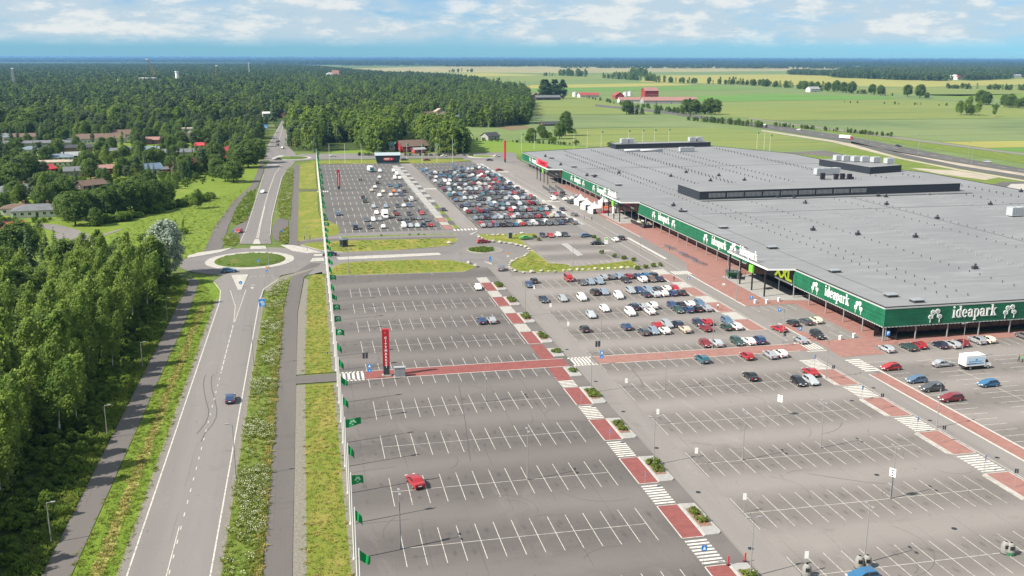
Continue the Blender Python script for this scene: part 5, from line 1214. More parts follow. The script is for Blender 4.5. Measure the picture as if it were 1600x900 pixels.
    for s in (-1, 1):
        g = MB(); xm = (xa0 + xr0) * .5 + .05
        if kind == 'van': xm = .75
        for (u0, u1, v0, v1) in ((xm + .05, xm + .05, xa0, xa1), (xr0, xr1, xm - .05, xm - .05)):
            V = [(u0, s * (cw(z0) + .012), z0), (v0, s * (cw(z0) + .012), z0), (v1, s * (cw(z1) + .012), z1), (u1, s * (cw(z1) + .012), z1)]
            V += [(v[0], v[1] - s * .02, v[2]) for v in V]
            g.faces(V, [(0, 1, 2, 3) if s < 0 else (3, 2, 1, 0), (4, 5, 1, 0), (7, 6, 2, 3), (0, 3, 7, 4), (1, 5, 6, 2)])
        P['side_window' + str(s)] = g
    for i, ax in enumerate(k['ax']):
        for s in (-1, 1):
            g = MB(); y0, y1 = s * (W - .21), s * (W - .005)
            g.tube((ax, y0, r), (ax, y1, r), r, r, 14, 0); g.tube((ax, y1, r), (ax, y1 + s * .012, r), r * .64, r * .58, 10, 1); P['wheel%d%d' % (i, s)] = g
    for s in (-1, 1):
        g = MB(); y = s * W * .66; g.box(L - .20, L - .015, y - .19, y + .19, k['nose'] - .13, k['nose'] + .03); P['headlight' + str(s)] = g
        g = MB(); y = s * W * .74; zt = k['belt'] - .14; g.box(-L - .012, -L + .14, y - .15, y + .15, zt - .16, zt + .08); P['tail_light' + str(s)] = g
    g = MB(); g.box(L + .012, L + .03, -.26, .26, .40, .51); P['number_plate1'] = g
    g = MB(); zt = .62; g.box(-L - .03, -L + .0, -.26, .26, zt - .06, zt + .06); P['number_plate2'] = g
    return P
PMAT = {'body': None, 'windscreen': [CGL], 'rear_window': [CGL], 'side_window': [CGL], 'wheel': [TYRE, RIM], 'headlight': [HLAMP], 'tail_light': [TLAMP], 'number_plate': [PLATE]}
CARM = {}; CAR1 = {}
for kd in KINDS:
    P = car_parts(kd); CARM[kd] = {}
    allb = MB(); order = [None, TRIM, CGL, TYRE, RIM, HLAMP, TLAMP, PLATE]
    for nm, b in P.items():
        st = nm.rstrip('-0123456789')
        if st == 'body': CARM[kd]['body'] = b
        else: CARM[kd][nm] = (st, b.mesh(st, PMAT[st]))
        base = len(allb.v); allb.v += b.v; allb.f += [tuple(base + i for i in f) for f in b.f]
        mm = {'body': [0, 1], 'windscreen': [2], 'rear_window': [2], 'side_window': [2], 'wheel': [3, 4], 'headlight': [5], 'tail_light': [6], 'number_plate': [7]}[st]
        allb.m += [mm[i] for i in b.m]
    CAR1[kd] = allb
BODYM = {}; ONEM = {}
def car(kind, color, x, y, ang, label, group, detail=True, name='parked_car'):
    """ang: heading of the bonnet, degrees from +X"""
    if kind == 'van' and name == 'parked_car': cat = 'van'
    else: cat = 'car'
    z = 0.02
    if not detail:
        if (kind, color) not in ONEM: ONEM[kind, color] = CAR1[kind].mesh('parked_car', [PM[color], TRIM, CGL, TYRE, RIM, HLAMP, TLAMP, PLATE])
        o = link(name, ONEM[kind, color], None, (x, y, z), R_(ang)); return tag(o, label, cat, group)
    o = thing(name, label, cat, (x, y, z), R_(ang), group)
    if (kind, color) not in BODYM: BODYM[kind, color] = CARM[kind]['body'].mesh('body', [PM[color], TRIM])
    link('body', BODYM[kind, color], o)
    for nm, v in CARM[kind].items():
        if nm != 'body': link(v[0], v[1], o)
    return o
A2K = {'h': 'hatchback', 's': 'saloon', 'e': 'estate car', 'u': 'suv', 'v': 'van'}
ORD = 'first second third fourth fifth sixth seventh eighth ninth tenth eleventh twelfth thirteenth fourteenth fifteenth sixteenth seventeenth eighteenth nineteenth twentieth twenty-first twenty-second twenty-third twenty-fourth twenty-fifth twenty-sixth twenty-seventh twenty-eighth'.split()
# cars in the marked bays of the big lots: pixel of the car, colour, kind, bonnet towards the camera (f) or away (b)
MID = [
 (823, 442, 'dark blue', 'h', 'f'), (834.5, 437.5, 'black', 'h', 'b'), (891.5, 437.5, 'red', 'v', 'f'), (908, 441, 'dark grey', 's', 'f'), (922.5, 440, 'light blue', 'h', 'f'), (936, 439.5, 'light blue', 'e', 'f'), (938.5, 431.5, 'silver', 'e', 'b'),
 (953, 432.5, 'grey', 'h', 'b'), (965, 431, 'light blue', 'h', 'f'), (978.7, 430, 'dark red', 'e', 'b'), (975, 437, 'black', 'h', 'f'), (991, 429, 'dark blue', 'e', 'b'), (1004, 427.5, 'bright blue', 'h', 'b'), (1019, 427.5, 'black', 'e', 'b'), (1000, 435.6, 'white', 'u', 'b'), (1015.6, 435, 'brown', 'e', 'f'), (1029, 434, 'navy', 's', 'b'),
 (852, 467, 'navy', 's', 'f'), (877.5, 464.5, 'silver', 'h', 'f'), (907, 464, 'white', 'u', 'f'), (925.6, 454, 'black', 'u', 'b'), (940.6, 454.5, 'light blue', 's', 'f'), (963.8, 460.7, 'white', 'u', 'f'), (980, 451, 'silver', 'e', 'f'), (994, 450.6, 'dark blue', 'h', 'f'), (1007.5, 450.2, 'light blue', 'e', 'f'), (1021, 449, 'dark grey', 'e', 'b'), (1035, 447.5, 'white', 'e', 'b'), (1050, 447, 'red', 'h', 'f'),
 (1006, 458, 'navy', 's', 'b'), (1022, 457, 'pale silver', 's', 'b'), (1035.6, 456.5, 'white', 's', 'b'), (1049, 456.5, 'dark blue', 'h', 'b'), (1065, 456, 'black', 's', 'b'),
 (919.5, 491, 'pale silver', 's', 'f'), (940.6, 480, 'white', 'h', 'f'), (980, 485.7, 'white', 'u', 'f'), (981.5, 477, 'navy', 'u', 'b'), (1000.6, 477, 'silver', 's', 'b'), (1014, 475, 'white', 'u', 'b'), (1013.7, 486, 'white', 'e', 'b'), (1042.5, 473, 'dark blue', 'h', 'f'), (1057.5, 473, 'black', 's', 'b'), (1073, 472.5, 'white', 's', 'b'), (1090.6, 471, 'steel blue', 'e', 'f'), (1057, 483, 'dark green', 's', 'f'), (1073, 482, 'dark blue', 'e', 'b'), (1087.5, 481.5, 'black', 'h', 'b'), (1104, 479.5, 'silver', 's', 'b'),
 (911, 512, 'black', 'h', 'b'), (976, 510, 'dark blue', 's', 'b'), (1022.5, 506, 'red', 's', 'b'), (1039, 506, 'silver', 'e', 'f'), (1055.6, 505.6, 'navy', 'e', 'b'), (1002.5, 516, 'dark grey', 'e', 'b'), (1019, 515, 'light blue', 'h', 'f'), (1035, 515.5, 'white', 'h', 'b'), (1068, 515.5, 'beige', 's', 'b'), (1084, 501, 'navy', 'h', 'f'), (1099, 501, 'red', 's', 'b'), (1100.6, 512.5, 'dark red', 's', 'b'), (1131, 498, 'steel blue', 'e', 'f'), (1129, 508.5, 'dark green', 'h', 'b'), (1146, 508.5, 'white', 'h', 'b'),
 (1098.7, 534.5, 'dark red', 'h', 'f'), (1114, 534, 'pale silver', 's', 'b'), (1148.7, 531.5, 'dark green', 'e', 'f'), (1166, 531.5, 'white', 's', 'b'), (1180.6, 529.5, 'dark blue', 'u', 'b'),
 (1098.7, 564.5, 'teal', 'e', 'b'), (1168.7, 558, 'red', 'h', 'b'), (1203, 557, 'silver', 's', 'b'), (1220.6, 554, 'white', 'h', 'b'),
 (1173.7, 590.6, 'black', 's', 'b'), (1245, 596, 'black', 'h', 'f'), (1265, 595, 'pale silver', 'h', 'f'), (1265, 582.5, 'red', 's', 'b'),
 (649, 750, 'red', 's', 'b'), (747.5, 445.5, 'white', 'h', 'f'), (751, 500.5, 'dark blue', 's', 'b'), (767.5, 498.5, 'silver', 's', 'b'),
]
ncar = [0]; usedlab = {}
def uniq(lab, alts):
    if lab not in usedlab: usedlab[lab] = 1; return lab
    for a in alts:
        if a not in usedlab: usedlab[a] = 1; return a
    usedlab[lab] += 1; return lab
def rowname(X, Y):
    north = Y > 189
    lst = ROWS_N if north else [184.3] + ROWS_S[::-1]
    k = min(range(len(lst)), key=lambda i: abs(lst[i] - Y))
    return k, north
placed = []
for (px_, py_, col, kd, fb) in MID:
    X, Y = at(px_, py_, 0.65)
    base = XL if X < 53 else XR
    s = math.floor((X - base) / SW); xs = base + SW * (s + .5)
    cands = [yc + sg * 2.5 for yc in ROWS_S + ROWS_N for sg in (-1, 1)] + [184.1 - 2.5, 189.5 + 2.5]
    ys = min(cands, key=lambda v: abs(v - Y))
    if col == 'red' and px_ == 649: xs, ys = X, Y
    placed.append([xs, ys, col, A2K[kd], fb, px_, py_])
occ = {}
for c in placed:
    kq = (round(c[0], 1), round(c[1], 1))
    while kq in occ: c[0] += SW; kq = (round(c[0], 1), round(c[1], 1))
    occ[kq] = c
byrow = {}
for c in placed: byrow.setdefault((c[0] > 53, round(c[1], 1)), []).append(c)
KW = {'suv': 'tall estate', 'estate car': 'estate', 'hatchback': 'hatchback', 'saloon': 'saloon', 'van': 'camper van'}
rowkeys = sorted([k for k in byrow if k[0]], key=lambda k: k[1])
for key, lst in byrow.items():
    lst.sort(key=lambda c: c[0])
    for i, c in enumerate(lst):
        xs, ys, col, kd, fb, px_, py_ = c
        if px_ == 649: lab = 'lone red saloon parked askew near the front of the empty lot'
        elif px_ == 747.5: lab = 'white hatchback alone in the top row beside the red walkway'
        elif px_ == 751: lab = 'dark blue saloon, left of a pair beside the red walkway'
        elif px_ == 767.5: lab = 'silver saloon, right of a pair beside the red walkway'
        else:
            r = rowkeys.index(key); rn = 'nearest' if r == 0 else ORD[r] + ' nearest' if r < len(rowkeys) - 1 else 'farthest'
            nb = []
            if i > 0: nb.append(lst[i - 1][2])
            if i < len(lst) - 1: nb.append(lst[i + 1][2])
            side = 'between ' + nb[0] + ' and ' + nb[1] + ' cars' if len(nb) == 2 else ('right of a ' + nb[0] + ' car' if i > 0 else 'left of a ' + nb[0] + ' car') if nb else 'standing alone'
            lab = f'{col} {KW[kd]} {side}, {rn} row of mid lot'
        lab = uniq(lab, [lab.replace('of mid lot', 'in mid lot, ' + ORD[min(i, 16)])])
        ang = -90 if fb == 'f' else 90
        car(kd, col, xs + rng.uniform(-.12, .12), ys + rng.uniform(-.2, .2), ang + rng.uniform(-1.5, 1.5) + (14 if px_ == 649 else 0), lab, 'cars parked in front of the mall'); ncar[0] += 1
# cars placed one by one (pixel, colour, kind, heading, label)
ONE_BY_ONE = [
 (360, 622, 'dark blue', 'h', 90, 'dark hatchback driving away along the main road beside skid marks'),
 (358, 422.5, 'bright blue', 'e', 3, 'bright blue estate car driving round the near roundabout'),
 (373.5, 361, 'red', 'h', 255, 'red hatchback waiting at the bus bay beside the main road'),
 (411, 299.5, 'white', 's', 255, 'white saloon driving on the main road north of the roundabout'),
 (434, 248.5, 'black', 's', 185, 'black saloon circling the far left roundabout'),
 (434, 221, 'dark grey', 'u', 255, 'dark car on the road behind the far left roundabout, ahead of another'),
 (433.5, 226, 'black', 'h', 255, 'black hatchback nearest the far left roundabout on its northern road'),
 (441.5, 231, 'white', 'h', 80, 'white hatchback leaving the far left roundabout northwards'),
 (515, 396.5, 'navy', 's', 178, 'navy saloon on the link road behind the flagpole row'),
 (783.5, 419, 'grey', 'u', 75, 'grey tall estate leaving the small roundabout beside the boulders'),
 (755, 377, 'red', 'e', 10, 'red estate car entering the small roundabout beside a flagpole'),
 (848, 367.3, 'black', 'h', -90, 'black hatchback, leftmost of four in the small boulder edged lot'),
 (860, 367.8, 'red', 'h', -90, 'red hatchback in the small boulder edged lot'),
 (872, 366.5, 'white', 'h', -90, 'white hatchback in the small boulder edged lot'),
 (883, 366.3, 'black', 's', -90, 'black saloon, rightmost of four in the small boulder edged lot'),
 (822, 371.5, 'green', 's', 5, 'bright green saloon at the corner of the boulder edged lawn'),
 (916, 367.8, 'steel blue', 'e', 8, 'blue grey estate beside the small lot entrance lawn'),
 (933, 380, 'black', 's', 5, 'black saloon beside the green and white info board'),
 (961, 374.5, 'white', 'h', 90, 'white hatchback driving along the mall street beside a black car'),
 (970.5, 371.5, 'black', 'e', 88, 'black estate driving along the mall street beside a white hatchback'),
 (878, 326.5, 'navy', 'h', 90, 'navy hatchback alone on the street west of the white tents'),
 (897, 335, 'grey', 'h', 100, 'small grey car on the street nearest the white tents'),
 (864.5, 310.5, 'white', 'v', -90, 'white van driving on the street before the white tents'),
 (861, 299.5, 'grey', 'h', -90, 'grey hatchback left of a red car near the bicycle racks'),
 (868.5, 303, 'red', 'h', -90, 'red hatchback near the bicycle racks by the far entrance'),
 (878.5, 302, 'black', 'u', 90, 'black tall estate right of a red hatchback near the far entrance'),
 (878, 307, 'dark grey', 'h', 90, 'dark grey hatchback in the forecourt behind the white van'),
 (882, 311, 'white', 's', 90, 'white saloon in the forecourt right of the white van'),
 (892.5, 309.5, 'white', 'h', 90, 'white hatchback parked behind the largest white tent'),
 (899, 306, 'silver', 'h', 90, 'silver hatchback parked by the facade behind the tents'),
 (891, 316, 'black', 'u', 95, 'black tall estate directly left of the white tents'),
 (1217, 513, 'red', 's', 100, 'red saloon driving on the street past the disabled bays'),
 (1251, 531, 'silver', 'h', 90, 'silver hatchback waiting before the zebra crossing by the mall corner'),
 (1238.7, 504.3, 'black', 'h', 90, 'black hatchback, left of three in the bays by the mall front'),
 (1258.7, 502, 'dark grey', 'e', 90, 'dark grey estate, middle of three in the bays by the mall front'),
 (1275, 500, 'cream', 'h', 90, 'cream hatchback, right of three in the bays by the mall front'),
 (1277, 523.5, 'black', 'u', -90, 'black tall estate in the disabled bay near the mall corner'),
 (1385.5, 544.5, 'pale silver', 'h', 90, 'silver hatchback parked below the blue P sign at the mall corner'),
 (1419, 541.5, 'dark green', 'e', 90, 'dark green estate parked left of a red car by the end facade'),
 (1436, 539, 'red', 'h', 90, 'bright red hatchback parked under the green end facade'),
 (1469, 538.5, 'navy', 'h', 90, 'navy hatchback left of a silver estate by the end facade'),
 (1487.5, 537.5, 'pale silver', 'e', 90, 'silver estate between navy and dark red cars by the end facade'),
 (1502, 535.5, 'dark red', 'h', 90, 'dark red hatchback behind the lamp post by the end facade'),
 (1527, 531.5, 'silver', 'u', 90, 'grey silver tall estate beside a cream hatchback by the end facade'),
 (1543, 530, 'cream', 'h', 90, 'cream hatchback beside a silver estate by the end facade'),
 (1600, 524.5, 'grey', 'e', 90, 'grey estate at the right end of the facade row'),
 (1392, 573.5, 'red', 'h', 182, 'bright red hatchback alone in the bay opposite the mall corner'),
 (1473, 568, 'silver', 's', 2, 'silver saloon left of the white box truck'),
 (1432, 593, 'steel blue', 'h', 182, 'blue grey hatchback above the black tall estate by the red footway'),
 (1456, 606, 'dark grey', 'u', 182, 'dark grey tall estate, second from the front by the red footway'),
 (1486, 621.5, 'dark red', 'e', 182, 'dark red estate with roof bars nearest along the red footway'),
 (1544.5, 599, 'bright blue', 'h', 182, 'bright blue hatchback below the white box truck'),
 (1349, 900, 'bright blue', 'h', 182, 'blue hatchback at the bottom edge beside grey recycling domes'),
]
for (px_, py_, col, kd, ang, lab) in ONE_BY_ONE:
    X, Y = at(px_, py_, .6); n_ = 'car' if 'driving' in lab or 'circling' in lab or 'leaving' in lab or 'entering' in lab else 'parked_car'
    o = car(A2K[kd], col, X, Y, ang, lab, None, name=n_); ncar[0] += 1
# back-left lot, individually read off the photograph (zoom 8x from 500,230 and 4x from 400,290)
BL = [(765, 310, 'white', 'u'), (735, 365, 'white', 'h'), (510, 400, 'olive', 'h'), (735, 450, 'black', 's'), (865, 460, 'dark blue', 'h'), (950, 305, 'white', 's'), (895, 270, 'pale silver', 's'), (945, 390, 'white', 'v'), (1000, 392, 'white', 'h'), (950, 345, 'white', 'v'), (695, 495, 'white', 'h'), (955, 490, 'teal', 'e'), (1010, 455, 'dark blue', 'h'), (650, 545, 'beige', 's'), (790, 545, 'cream', 'h'), (915, 542, 'orange', 'h'), (1000, 540, 'silver', 'h'), (1065, 540, 'black', 'h'), (745, 600, 'white', 's'), (880, 580, 'white', 'h'), (945, 578, 'silver', 'h'), (1015, 580, 'navy', 'e'), (555, 632, 'black', 'h'), (575, 676, 'dark green', 'u'), (1055, 640, 'dark grey', 's'), (1140, 642, 'white', 'v'), (670, 720, 'silver', 'h'), (825, 720, 'light blue', 's'), (965, 720, 'black', 'h'), (1050, 735, 'white', 'h'), (1120, 735, 'dark blue', 'h'), (250, 808, 'steel blue', 'u'), (780, 795, 'white', 'h'), (720, 820, 'white', 's'), (935, 788, 'black', 'h'), (965, 820, 'dark red', 'h'), (1100, 816, 'black', 'h'), (1250, 806, 'navy', 'h'), (825, 862, 'white', 'v'), (975, 866, 'dark grey', 's'), (577, 880, 'dark grey', 's'), (662, 880, 'white', 'e'), (1145, 872, 'dark grey', 'h'), (1222, 862, 'grey', 's'), (1295, 850, 'red', 'h')]
BL = [(500 + x / 8, 230 + y / 8, c, k) for x, y, c, k in BL] + [(400 + x / 4, 290 + y / 4, c, k) for x, y, c, k in [(625, 246, 'navy', 'v'), (710, 247, 'black', 'h'), (790, 245, 'white', 'h'), (925, 249, 'white', 'v'), (960, 238, 'silver', 'h'), (1000, 247, 'pale silver', 's'), (1050, 249, 'navy', 'h'), (1095, 249, 'red', 'h'), (995, 232, 'steel blue', 'h'), (1085, 228, 'dark grey', 'e'), (680, 200, 'dark grey', 's'), (735, 200, 'silver', 'h'), (940, 211, 'black', 'h'), (1170, 147, 'navy', 's')]]
blrow = {}
for i, (px_, py_, col, kd) in enumerate(BL):
    X, Y = at(px_, py_, .65); s = math.floor((X - 10.2) / SW); xs = 10.2 + SW * (s + .5)
    cands = [yc + sg * 2.5 for yc in ROWS_B for sg in (-1, 1)]; ys = min(cands, key=lambda v: abs(v - Y))
    if X > 52: xs, ys = X, Y
    k = (round(xs, 1), round(ys, 1))
    if k in occ: xs += SW; k = (round(xs, 1), round(ys, 1))
    occ[k] = 1; blrow.setdefault(round(ys, 1), []).append((xs, ys, col, A2K[kd]))
rk = sorted(blrow)
for r, key in enumerate(rk):
    lst = sorted(blrow[key])
    for i, (xs, ys, col, kd) in enumerate(lst):
        lab = f'{col} {KW[kd] if kd != "van" else "van"}, {ORD[i]} from the flagpoles, {ORD[r]} row of half empty far lot'
        car(kd, col, xs, ys, rng.choice((90, -90)), uniq(lab, []), 'cars in the half empty far lot', name='parked_car', detail=ys < 420 and kd != 'x'); ncar[0] += 1
# packed lot behind, nearest rows as things, the rest as one mass
cols = [('black', 18), ('dark grey', 18), ('grey', 14), ('silver', 12), ('pale silver', 5), ('white', 9), ('navy', 8), ('dark blue', 6), ('steel blue', 3), ('red', 5), ('dark red', 4), ('light blue', 3), ('teal', 3), ('beige', 2), ('bright blue', 1), ('dark green', 2)]
bag = [c for c, n_ in cols for _ in range(n_)]
rb = random.Random(21); packed = []
for r, yc in enumerate(ROWS_B[:-1]):
    for sg in (-1, 1):
        for s in range(15):
            x, y = 63.4 + SW * (s + .5), yc + sg * 2.5; u, v = to_px(x, y, .6)
            p = .88
            if v < 268 and u < 690 + (268 - v) * 2.4: p = .18
            if v < 262: p = min(p, .55) if u > 730 else .06
            if v < 256: p = .5 if u > 735 else .03
            if 318 < v < 336 and u < 740: p = .62
            if rb.random() < p: packed.append((x + rb.uniform(-.15, .15), y + rb.uniform(-.3, .3), rb.choice(bag), rb.choice(['hatchback', 'hatchback', 'saloon', 'estate car', 'estate car', 'suv', 'hatchback', 'van' if rb.random() < .25 else 'saloon']), rb.choice((90, -90)), 2 * r + (sg > 0), s))
packed.sort(key=lambda c: c[1]); budget = 296 - ncar[0]
rest = MB(); rest_m = {}
pal = list(PAINTS)
for i, (x, y, col, kd, ang, r, s) in enumerate(packed):
    if i < budget:
        lab = f'{col} {KW[kd] if kd != "van" else "van"}, {ORD[s]} from the aisle, {ORD[r]} row of the packed far lot'
        car(kd, col, x, y, ang, uniq(lab, []), 'cars in the packed far lot', detail=False); ncar[0] += 1
    else:
        src = CAR1[kd]; c, sn = (0, 1) if ang == 90 else (0, -1); base = len(rest.v)
        rest.v += [(x + v[0] * c - v[1] * sn, y + v[0] * sn + v[1] * c, v[2] + .02) for v in src.v]; rest.f += [tuple(base + q for q in f) for f in src.f]
        rest.m += [pal.index(col) if q == 0 else len(pal) + q - 1 for q in src.m]
o = rest.build('parked_cars', [PM[k] for k in pal] + [TRIM, CGL, TYRE, RIM, HLAMP, TLAMP, PLATE]); tag(o, kind='stuff')
# traffic on the highway
for (px_, py_, col, kd, lab) in ((1248, 203.5, 'white', 'h', 'white hatchback on the dark highway beyond the mall'), (1404, 229.5, 'black', 'u', 'black car on the highway right of a red lorry'), (1543, 254, 'silver', 'e', 'silver estate on the highway at the far right'), (1195, 196, 'white', 's', 'white saloon farthest along the dark highway')):
    X, Y = at(px_, py_); car(A2K[kd], col, X, Y, -68 if kd != 'h' else 112, lab, None, name='car')
for (px_, py_, col, lab) in ((632, 249.5, 'navy', 'navy saloon on the far cross road right of the dark kiosk'), (667, 250, 'dark red', 'dark red saloon on the far cross road between flagpoles'), (520, 243.5, 'white', 'white saloon on the far cross road left of the dark kiosk'), (694, 244, 'white', 'white saloon on the far cross road near its right roundabout'), (765, 250, 'dark grey', 'dark car at the far right roundabout'), (776, 244, 'cream', 'pale car by the red pylon at the far right roundabout'), (780, 265.5, 'red', 'red car on the street near the far lot corner')):
    X, Y = at(px_, py_, .5); car('saloon', col, X, Y, 8, lab, None, name='car', detail=False)
# ------------------------------------------------------------------ lorries
def box_truck(name, X, Y, ang, label, boxcol, cabcol, L=6.4, sign=False):
    t = thing(name, label, 'truck', (X, Y, .02), R_(ang))
    bm_ = mat('truck_box', boxcol, .45); cm = mat('truck_cab', cabcol, .4, coat=.4); W = 1.1; xb0, xb1 = -L / 2, L / 2 - 1.75
    b = MB(); b.box(xb0, xb1, -W, W, .95, 3.15); b.box(xb0 - .03, xb0, -W + .05, W - .05, 1.0, 3.1)
    for s in (-1, 1): b.box(xb0, xb1, s * W - .02, s * W + .02, 3.1, 3.18); b.box(xb0, xb1, s * W - .02, s * W + .02, .93, 1.0)
    b.build('cargo_box', [bm_], t)
    b = MB(); prof = [(xb1 + .05, .5), (xb1 + .05, 2.25), (xb1 + .75, 2.28), (xb1 + 1.25, 1.42), (xb1 + 1.72, 1.15), (xb1 + 1.78, .5)]; n = len(prof)
    V = [(x, -.98, z) for x, z in prof] + [(x, .98, z) for x, z in prof]
    b.faces(V, [tuple(range(n)), tuple(range(2 * n - 1, n - 1, -1))] + [(i, n + i, n + (i + 1) % n, (i + 1) % n) for i in range(n)]); b.build('cab', [cm], t)
    b = MB(); b.faces([(xb1 + .80, -.85, 2.22), (xb1 + .80, .85, 2.22), (xb1 + 1.25, .9, 1.47), (xb1 + 1.25, -.9, 1.47), (xb1 + .77, -.85, 2.20), (xb1 + .77, .85, 2.20), (xb1 + 1.22, .9, 1.45), (xb1 + 1.22, -.9, 1.45)], [(0, 3, 2, 1), (4, 5, 6, 7), (0, 1, 5, 4), (2, 3, 7, 6)]); b.build('windscreen', [CGL], t)
    for s in (-1, 1):
        b = MB(); b.faces([(xb1 + .2, s * .99, 1.45), (xb1 + 1.1, s * .99, 1.45), (xb1 + .72, s * .99, 2.12), (xb1 + .2, s * .99, 2.12)], [(0, 1, 2, 3) if s < 0 else (3, 2, 1, 0)]); b.build('side_window', [CGL], t)
        for x in (xb1 + 1.0, xb0 + 1.35):
            b = MB(); b.tube((x, s * .78, .4), (x, s * 1.0, .4), .4, .4, 14, 0); b.tube((x, s * 1.0, .4), (x, s * 1.02, .4), .24, .22, 10, 1); b.build('wheel', [TYRE, RIM], t)
        b = MB(); b.box(xb1 + 1.6, xb1 + 1.8, s * .75 - .15, s * .75 + .15, .8, 1.0); b.build('headlight', [HLAMP], t)
    b = MB(); b.box(xb0, xb1 + 1.3, -.85, .85, .45, .93); b.build('chassis', [TRIM], t)
    if sign:
        BL1, BL2, BL3 = mat('pale_blue_print', (.50, .66, .80), .5), mat('blue_print', (.02, .20, .48), .5), mat('navy_print', (.02, .06, .16), .5)
        b = MB(); y = -W - .025; xm = (xb0 + xb1) / 2
        b.poly([(xb0 + .3, y, 1.2), (xb1 - .3, y, 1.2), (xb1 - .3, y, 2.75), (xb0 + .3, y, 2.75)], 0)
        b.poly([(xb0 + .3, y - .01, 1.32), (xm + .2, y - .01, 1.32), (xm + .2, y - .01, 1.52), (xb0 + .3, y - .01, 1.52)], 2); b.poly([(xm + .2, y - .01, 1.34), (xb1 - .35, y - .01, 1.34), (xb1 - .35, y - .01, 1.5), (xm + .2, y - .01, 1.5)], 1)
        for k, w in enumerate((.36, .26, .34, .22, .38, .24, .30, .34, .22)):
            x = xb0 + .75 + k * .36; b.poly([(x, y - .01, 1.78), (x + w * .8, y - .01, 1.78), (x + w * .9, y - .01, 2.0 - .03 * (k % 2)), (x + .05, y - .01, 2.0)], 1 if k % 3 else 2)
        b.poly([(xm - .1, y - .01, 2.05), (xm + .35, y - .01, 2.1), (xm + .55, y - .01, 2.32), (xm + .2, y - .01, 2.42), (xm - .25, y - .01, 2.5), (xm + .15, y - .01, 2.32)], 1)
        b.build('side_print', [BL1, BL2, BL3], t)
    return t
X, Y = at(1524, 576); box_truck('box_truck', X, Y + .3, 2, 'white box truck with blue print parked across two bays', (.80, .80, .79), (.78, .78, .76), sign=True)
X, Y = at(579.5, 268.5); box_truck('box_truck', X, Y, -75, 'white box truck with teal cab in the far lot', (.8, .8, .79), (.02, .12, .14), 6.5)
X, Y = at(1322, 217.5); box_truck('tanker_lorry', X, Y, -66, 'white tank lorry with red cab on the highway', (.8, .8, .79), (.5, .02, .02), 12)
X, Y = at(602, 341); box_truck('camper_van', X, Y, -90, 'white high roofed camper in the half empty far lot', (.8, .8, .78), (.78, .78, .76), 6.0)
# ------------------------------------------------------------------ pylons
def pylon(x, y, rz, h, label, letters=True, s=1.0):
    t = thing('sign_pylon', label, 'sign pylon', (x, y, .02), rz)
    b = MB(); b.box(-.95, .95, -.5, .5, 0, .28); b.build('base', [MT['conc']], t)
    b = MB(); b.box(-.62, .62, -.3, .3, .28, 2.2); b.build('plinth', [MT['darkgrey']], t)
    b = MB(); b.box(-.66, .66, -.34, .34, 2.2, h); b.box(-.70, -.66, -.36, .36, 2.2, h + .03); b.box(.66, .70, -.36, .36, 2.2, h + .03); b.build('red_panel', [mat('pylon_red', (.42, .012, .022), .45)], t)
    if letters:
        L = (h - 3.1) / 10.2
        for i, ch in enumerate('CITYMARKET'):
            if ch not in PYL: PYL[ch] = text_mesh(ch, 1.0, WHT, .02, .03, name='letter')
            o = link('letter', PYL[ch], t, (0, -.37, h - 1.55 - i * L - .25)); o.rotation_euler = (R_(90), 0, 0); o.scale = (L * 1.02, L * 1.02, 1)
        if 'K' not in PYL: PYL['K'] = text_mesh('K', 1.0, WHT, .02, .03, name='letter')
        o = link('letter', PYL['Kdark'], t, (0, -.37, h - .75)); o.rotation_euler = (R_(90), 0, 0); o.scale = (.7, .7, 1)
    return t
PYL = {}
PYL['Kdark'] = text_mesh('K', 1.0, mat('dull_red_letter', (.60, .10, .12), .5), .02, .03, name='letter')
pylon(13.8, 184.9 + .7, R_(-3), 9.9, 'tall red CITYMARKET pylon on the red crosspath of the near lot')
pylon(14.6, 471.5, R_(-3), 10.0, 'red CITYMARKET pylon in the half empty far lot')
X, Y = at(789, 254); pylon(X, Y, R_(50), 13.4, 'slender red pylon beside the far right roundabout')
# ------------------------------------------------------------------ flags
FLG = mat('green_flag', (0.008, .24, .065), .7, spec=.2); FLW = mat('flag_print', (.45, .62, .50), .7)
def flag_mesh(L, Hh, droop, seed, emb=False):
    r = random.Random(seed); b = MB(); nu, nv = 8, 4; ph0 = r.uniform(0, 6)
    def P(u, v): 
        x = L * u * (1 - .35 * droop); z = -Hh * v - droop * 1.5 * u ** 1.3 - .12 * math.sin(u * 5 + ph0) ; y = .22 * math.sin(u * 6.5 + ph0 + v * .8) * u * (1 + droop)
        z += -(.25 * u * v * (1 - 2 * v)) 
        return (x, y, z)
    V = [P(i / nu, j / nv) for i in range(nu + 1) for j in range(nv + 1)]
    F = []; Mx = []
    for i in range(nu):
        for j in range(nv):
            a = i * (nv + 1) + j; F.append((a, a + nv + 1, a + nv + 2, a + 1))
    b.faces(V, F, 0)
    V2 = [(v[0], v[1] + .02, v[2]) for v in V]; b.faces(V2, [tuple(reversed(f)) for f in F], 0)
    if emb:
        for (u, v, r_) in ((.38, .30, .16), (.52, .26, .18), (.30, .48, .14), (.62, .46, .14), (.46, .70, .10)):
            c = P(u, v); b.poly([(c[0] + r_ * math.cos(t), c[1] - .03, c[2] + r_ * math.sin(t)) for t in [k * math.pi / 4 for k in range(8)]], 1)
    return b.mesh('flag', [FLG, FLW], True)
FLM = [flag_mesh(2.3, 1.3, .05, 1, True), flag_mesh(1.5, 1.2, .7, 2), flag_mesh(1.2, 1.3, .9, 3), flag_mesh(1.9, 1.3, .4, 4, True)]
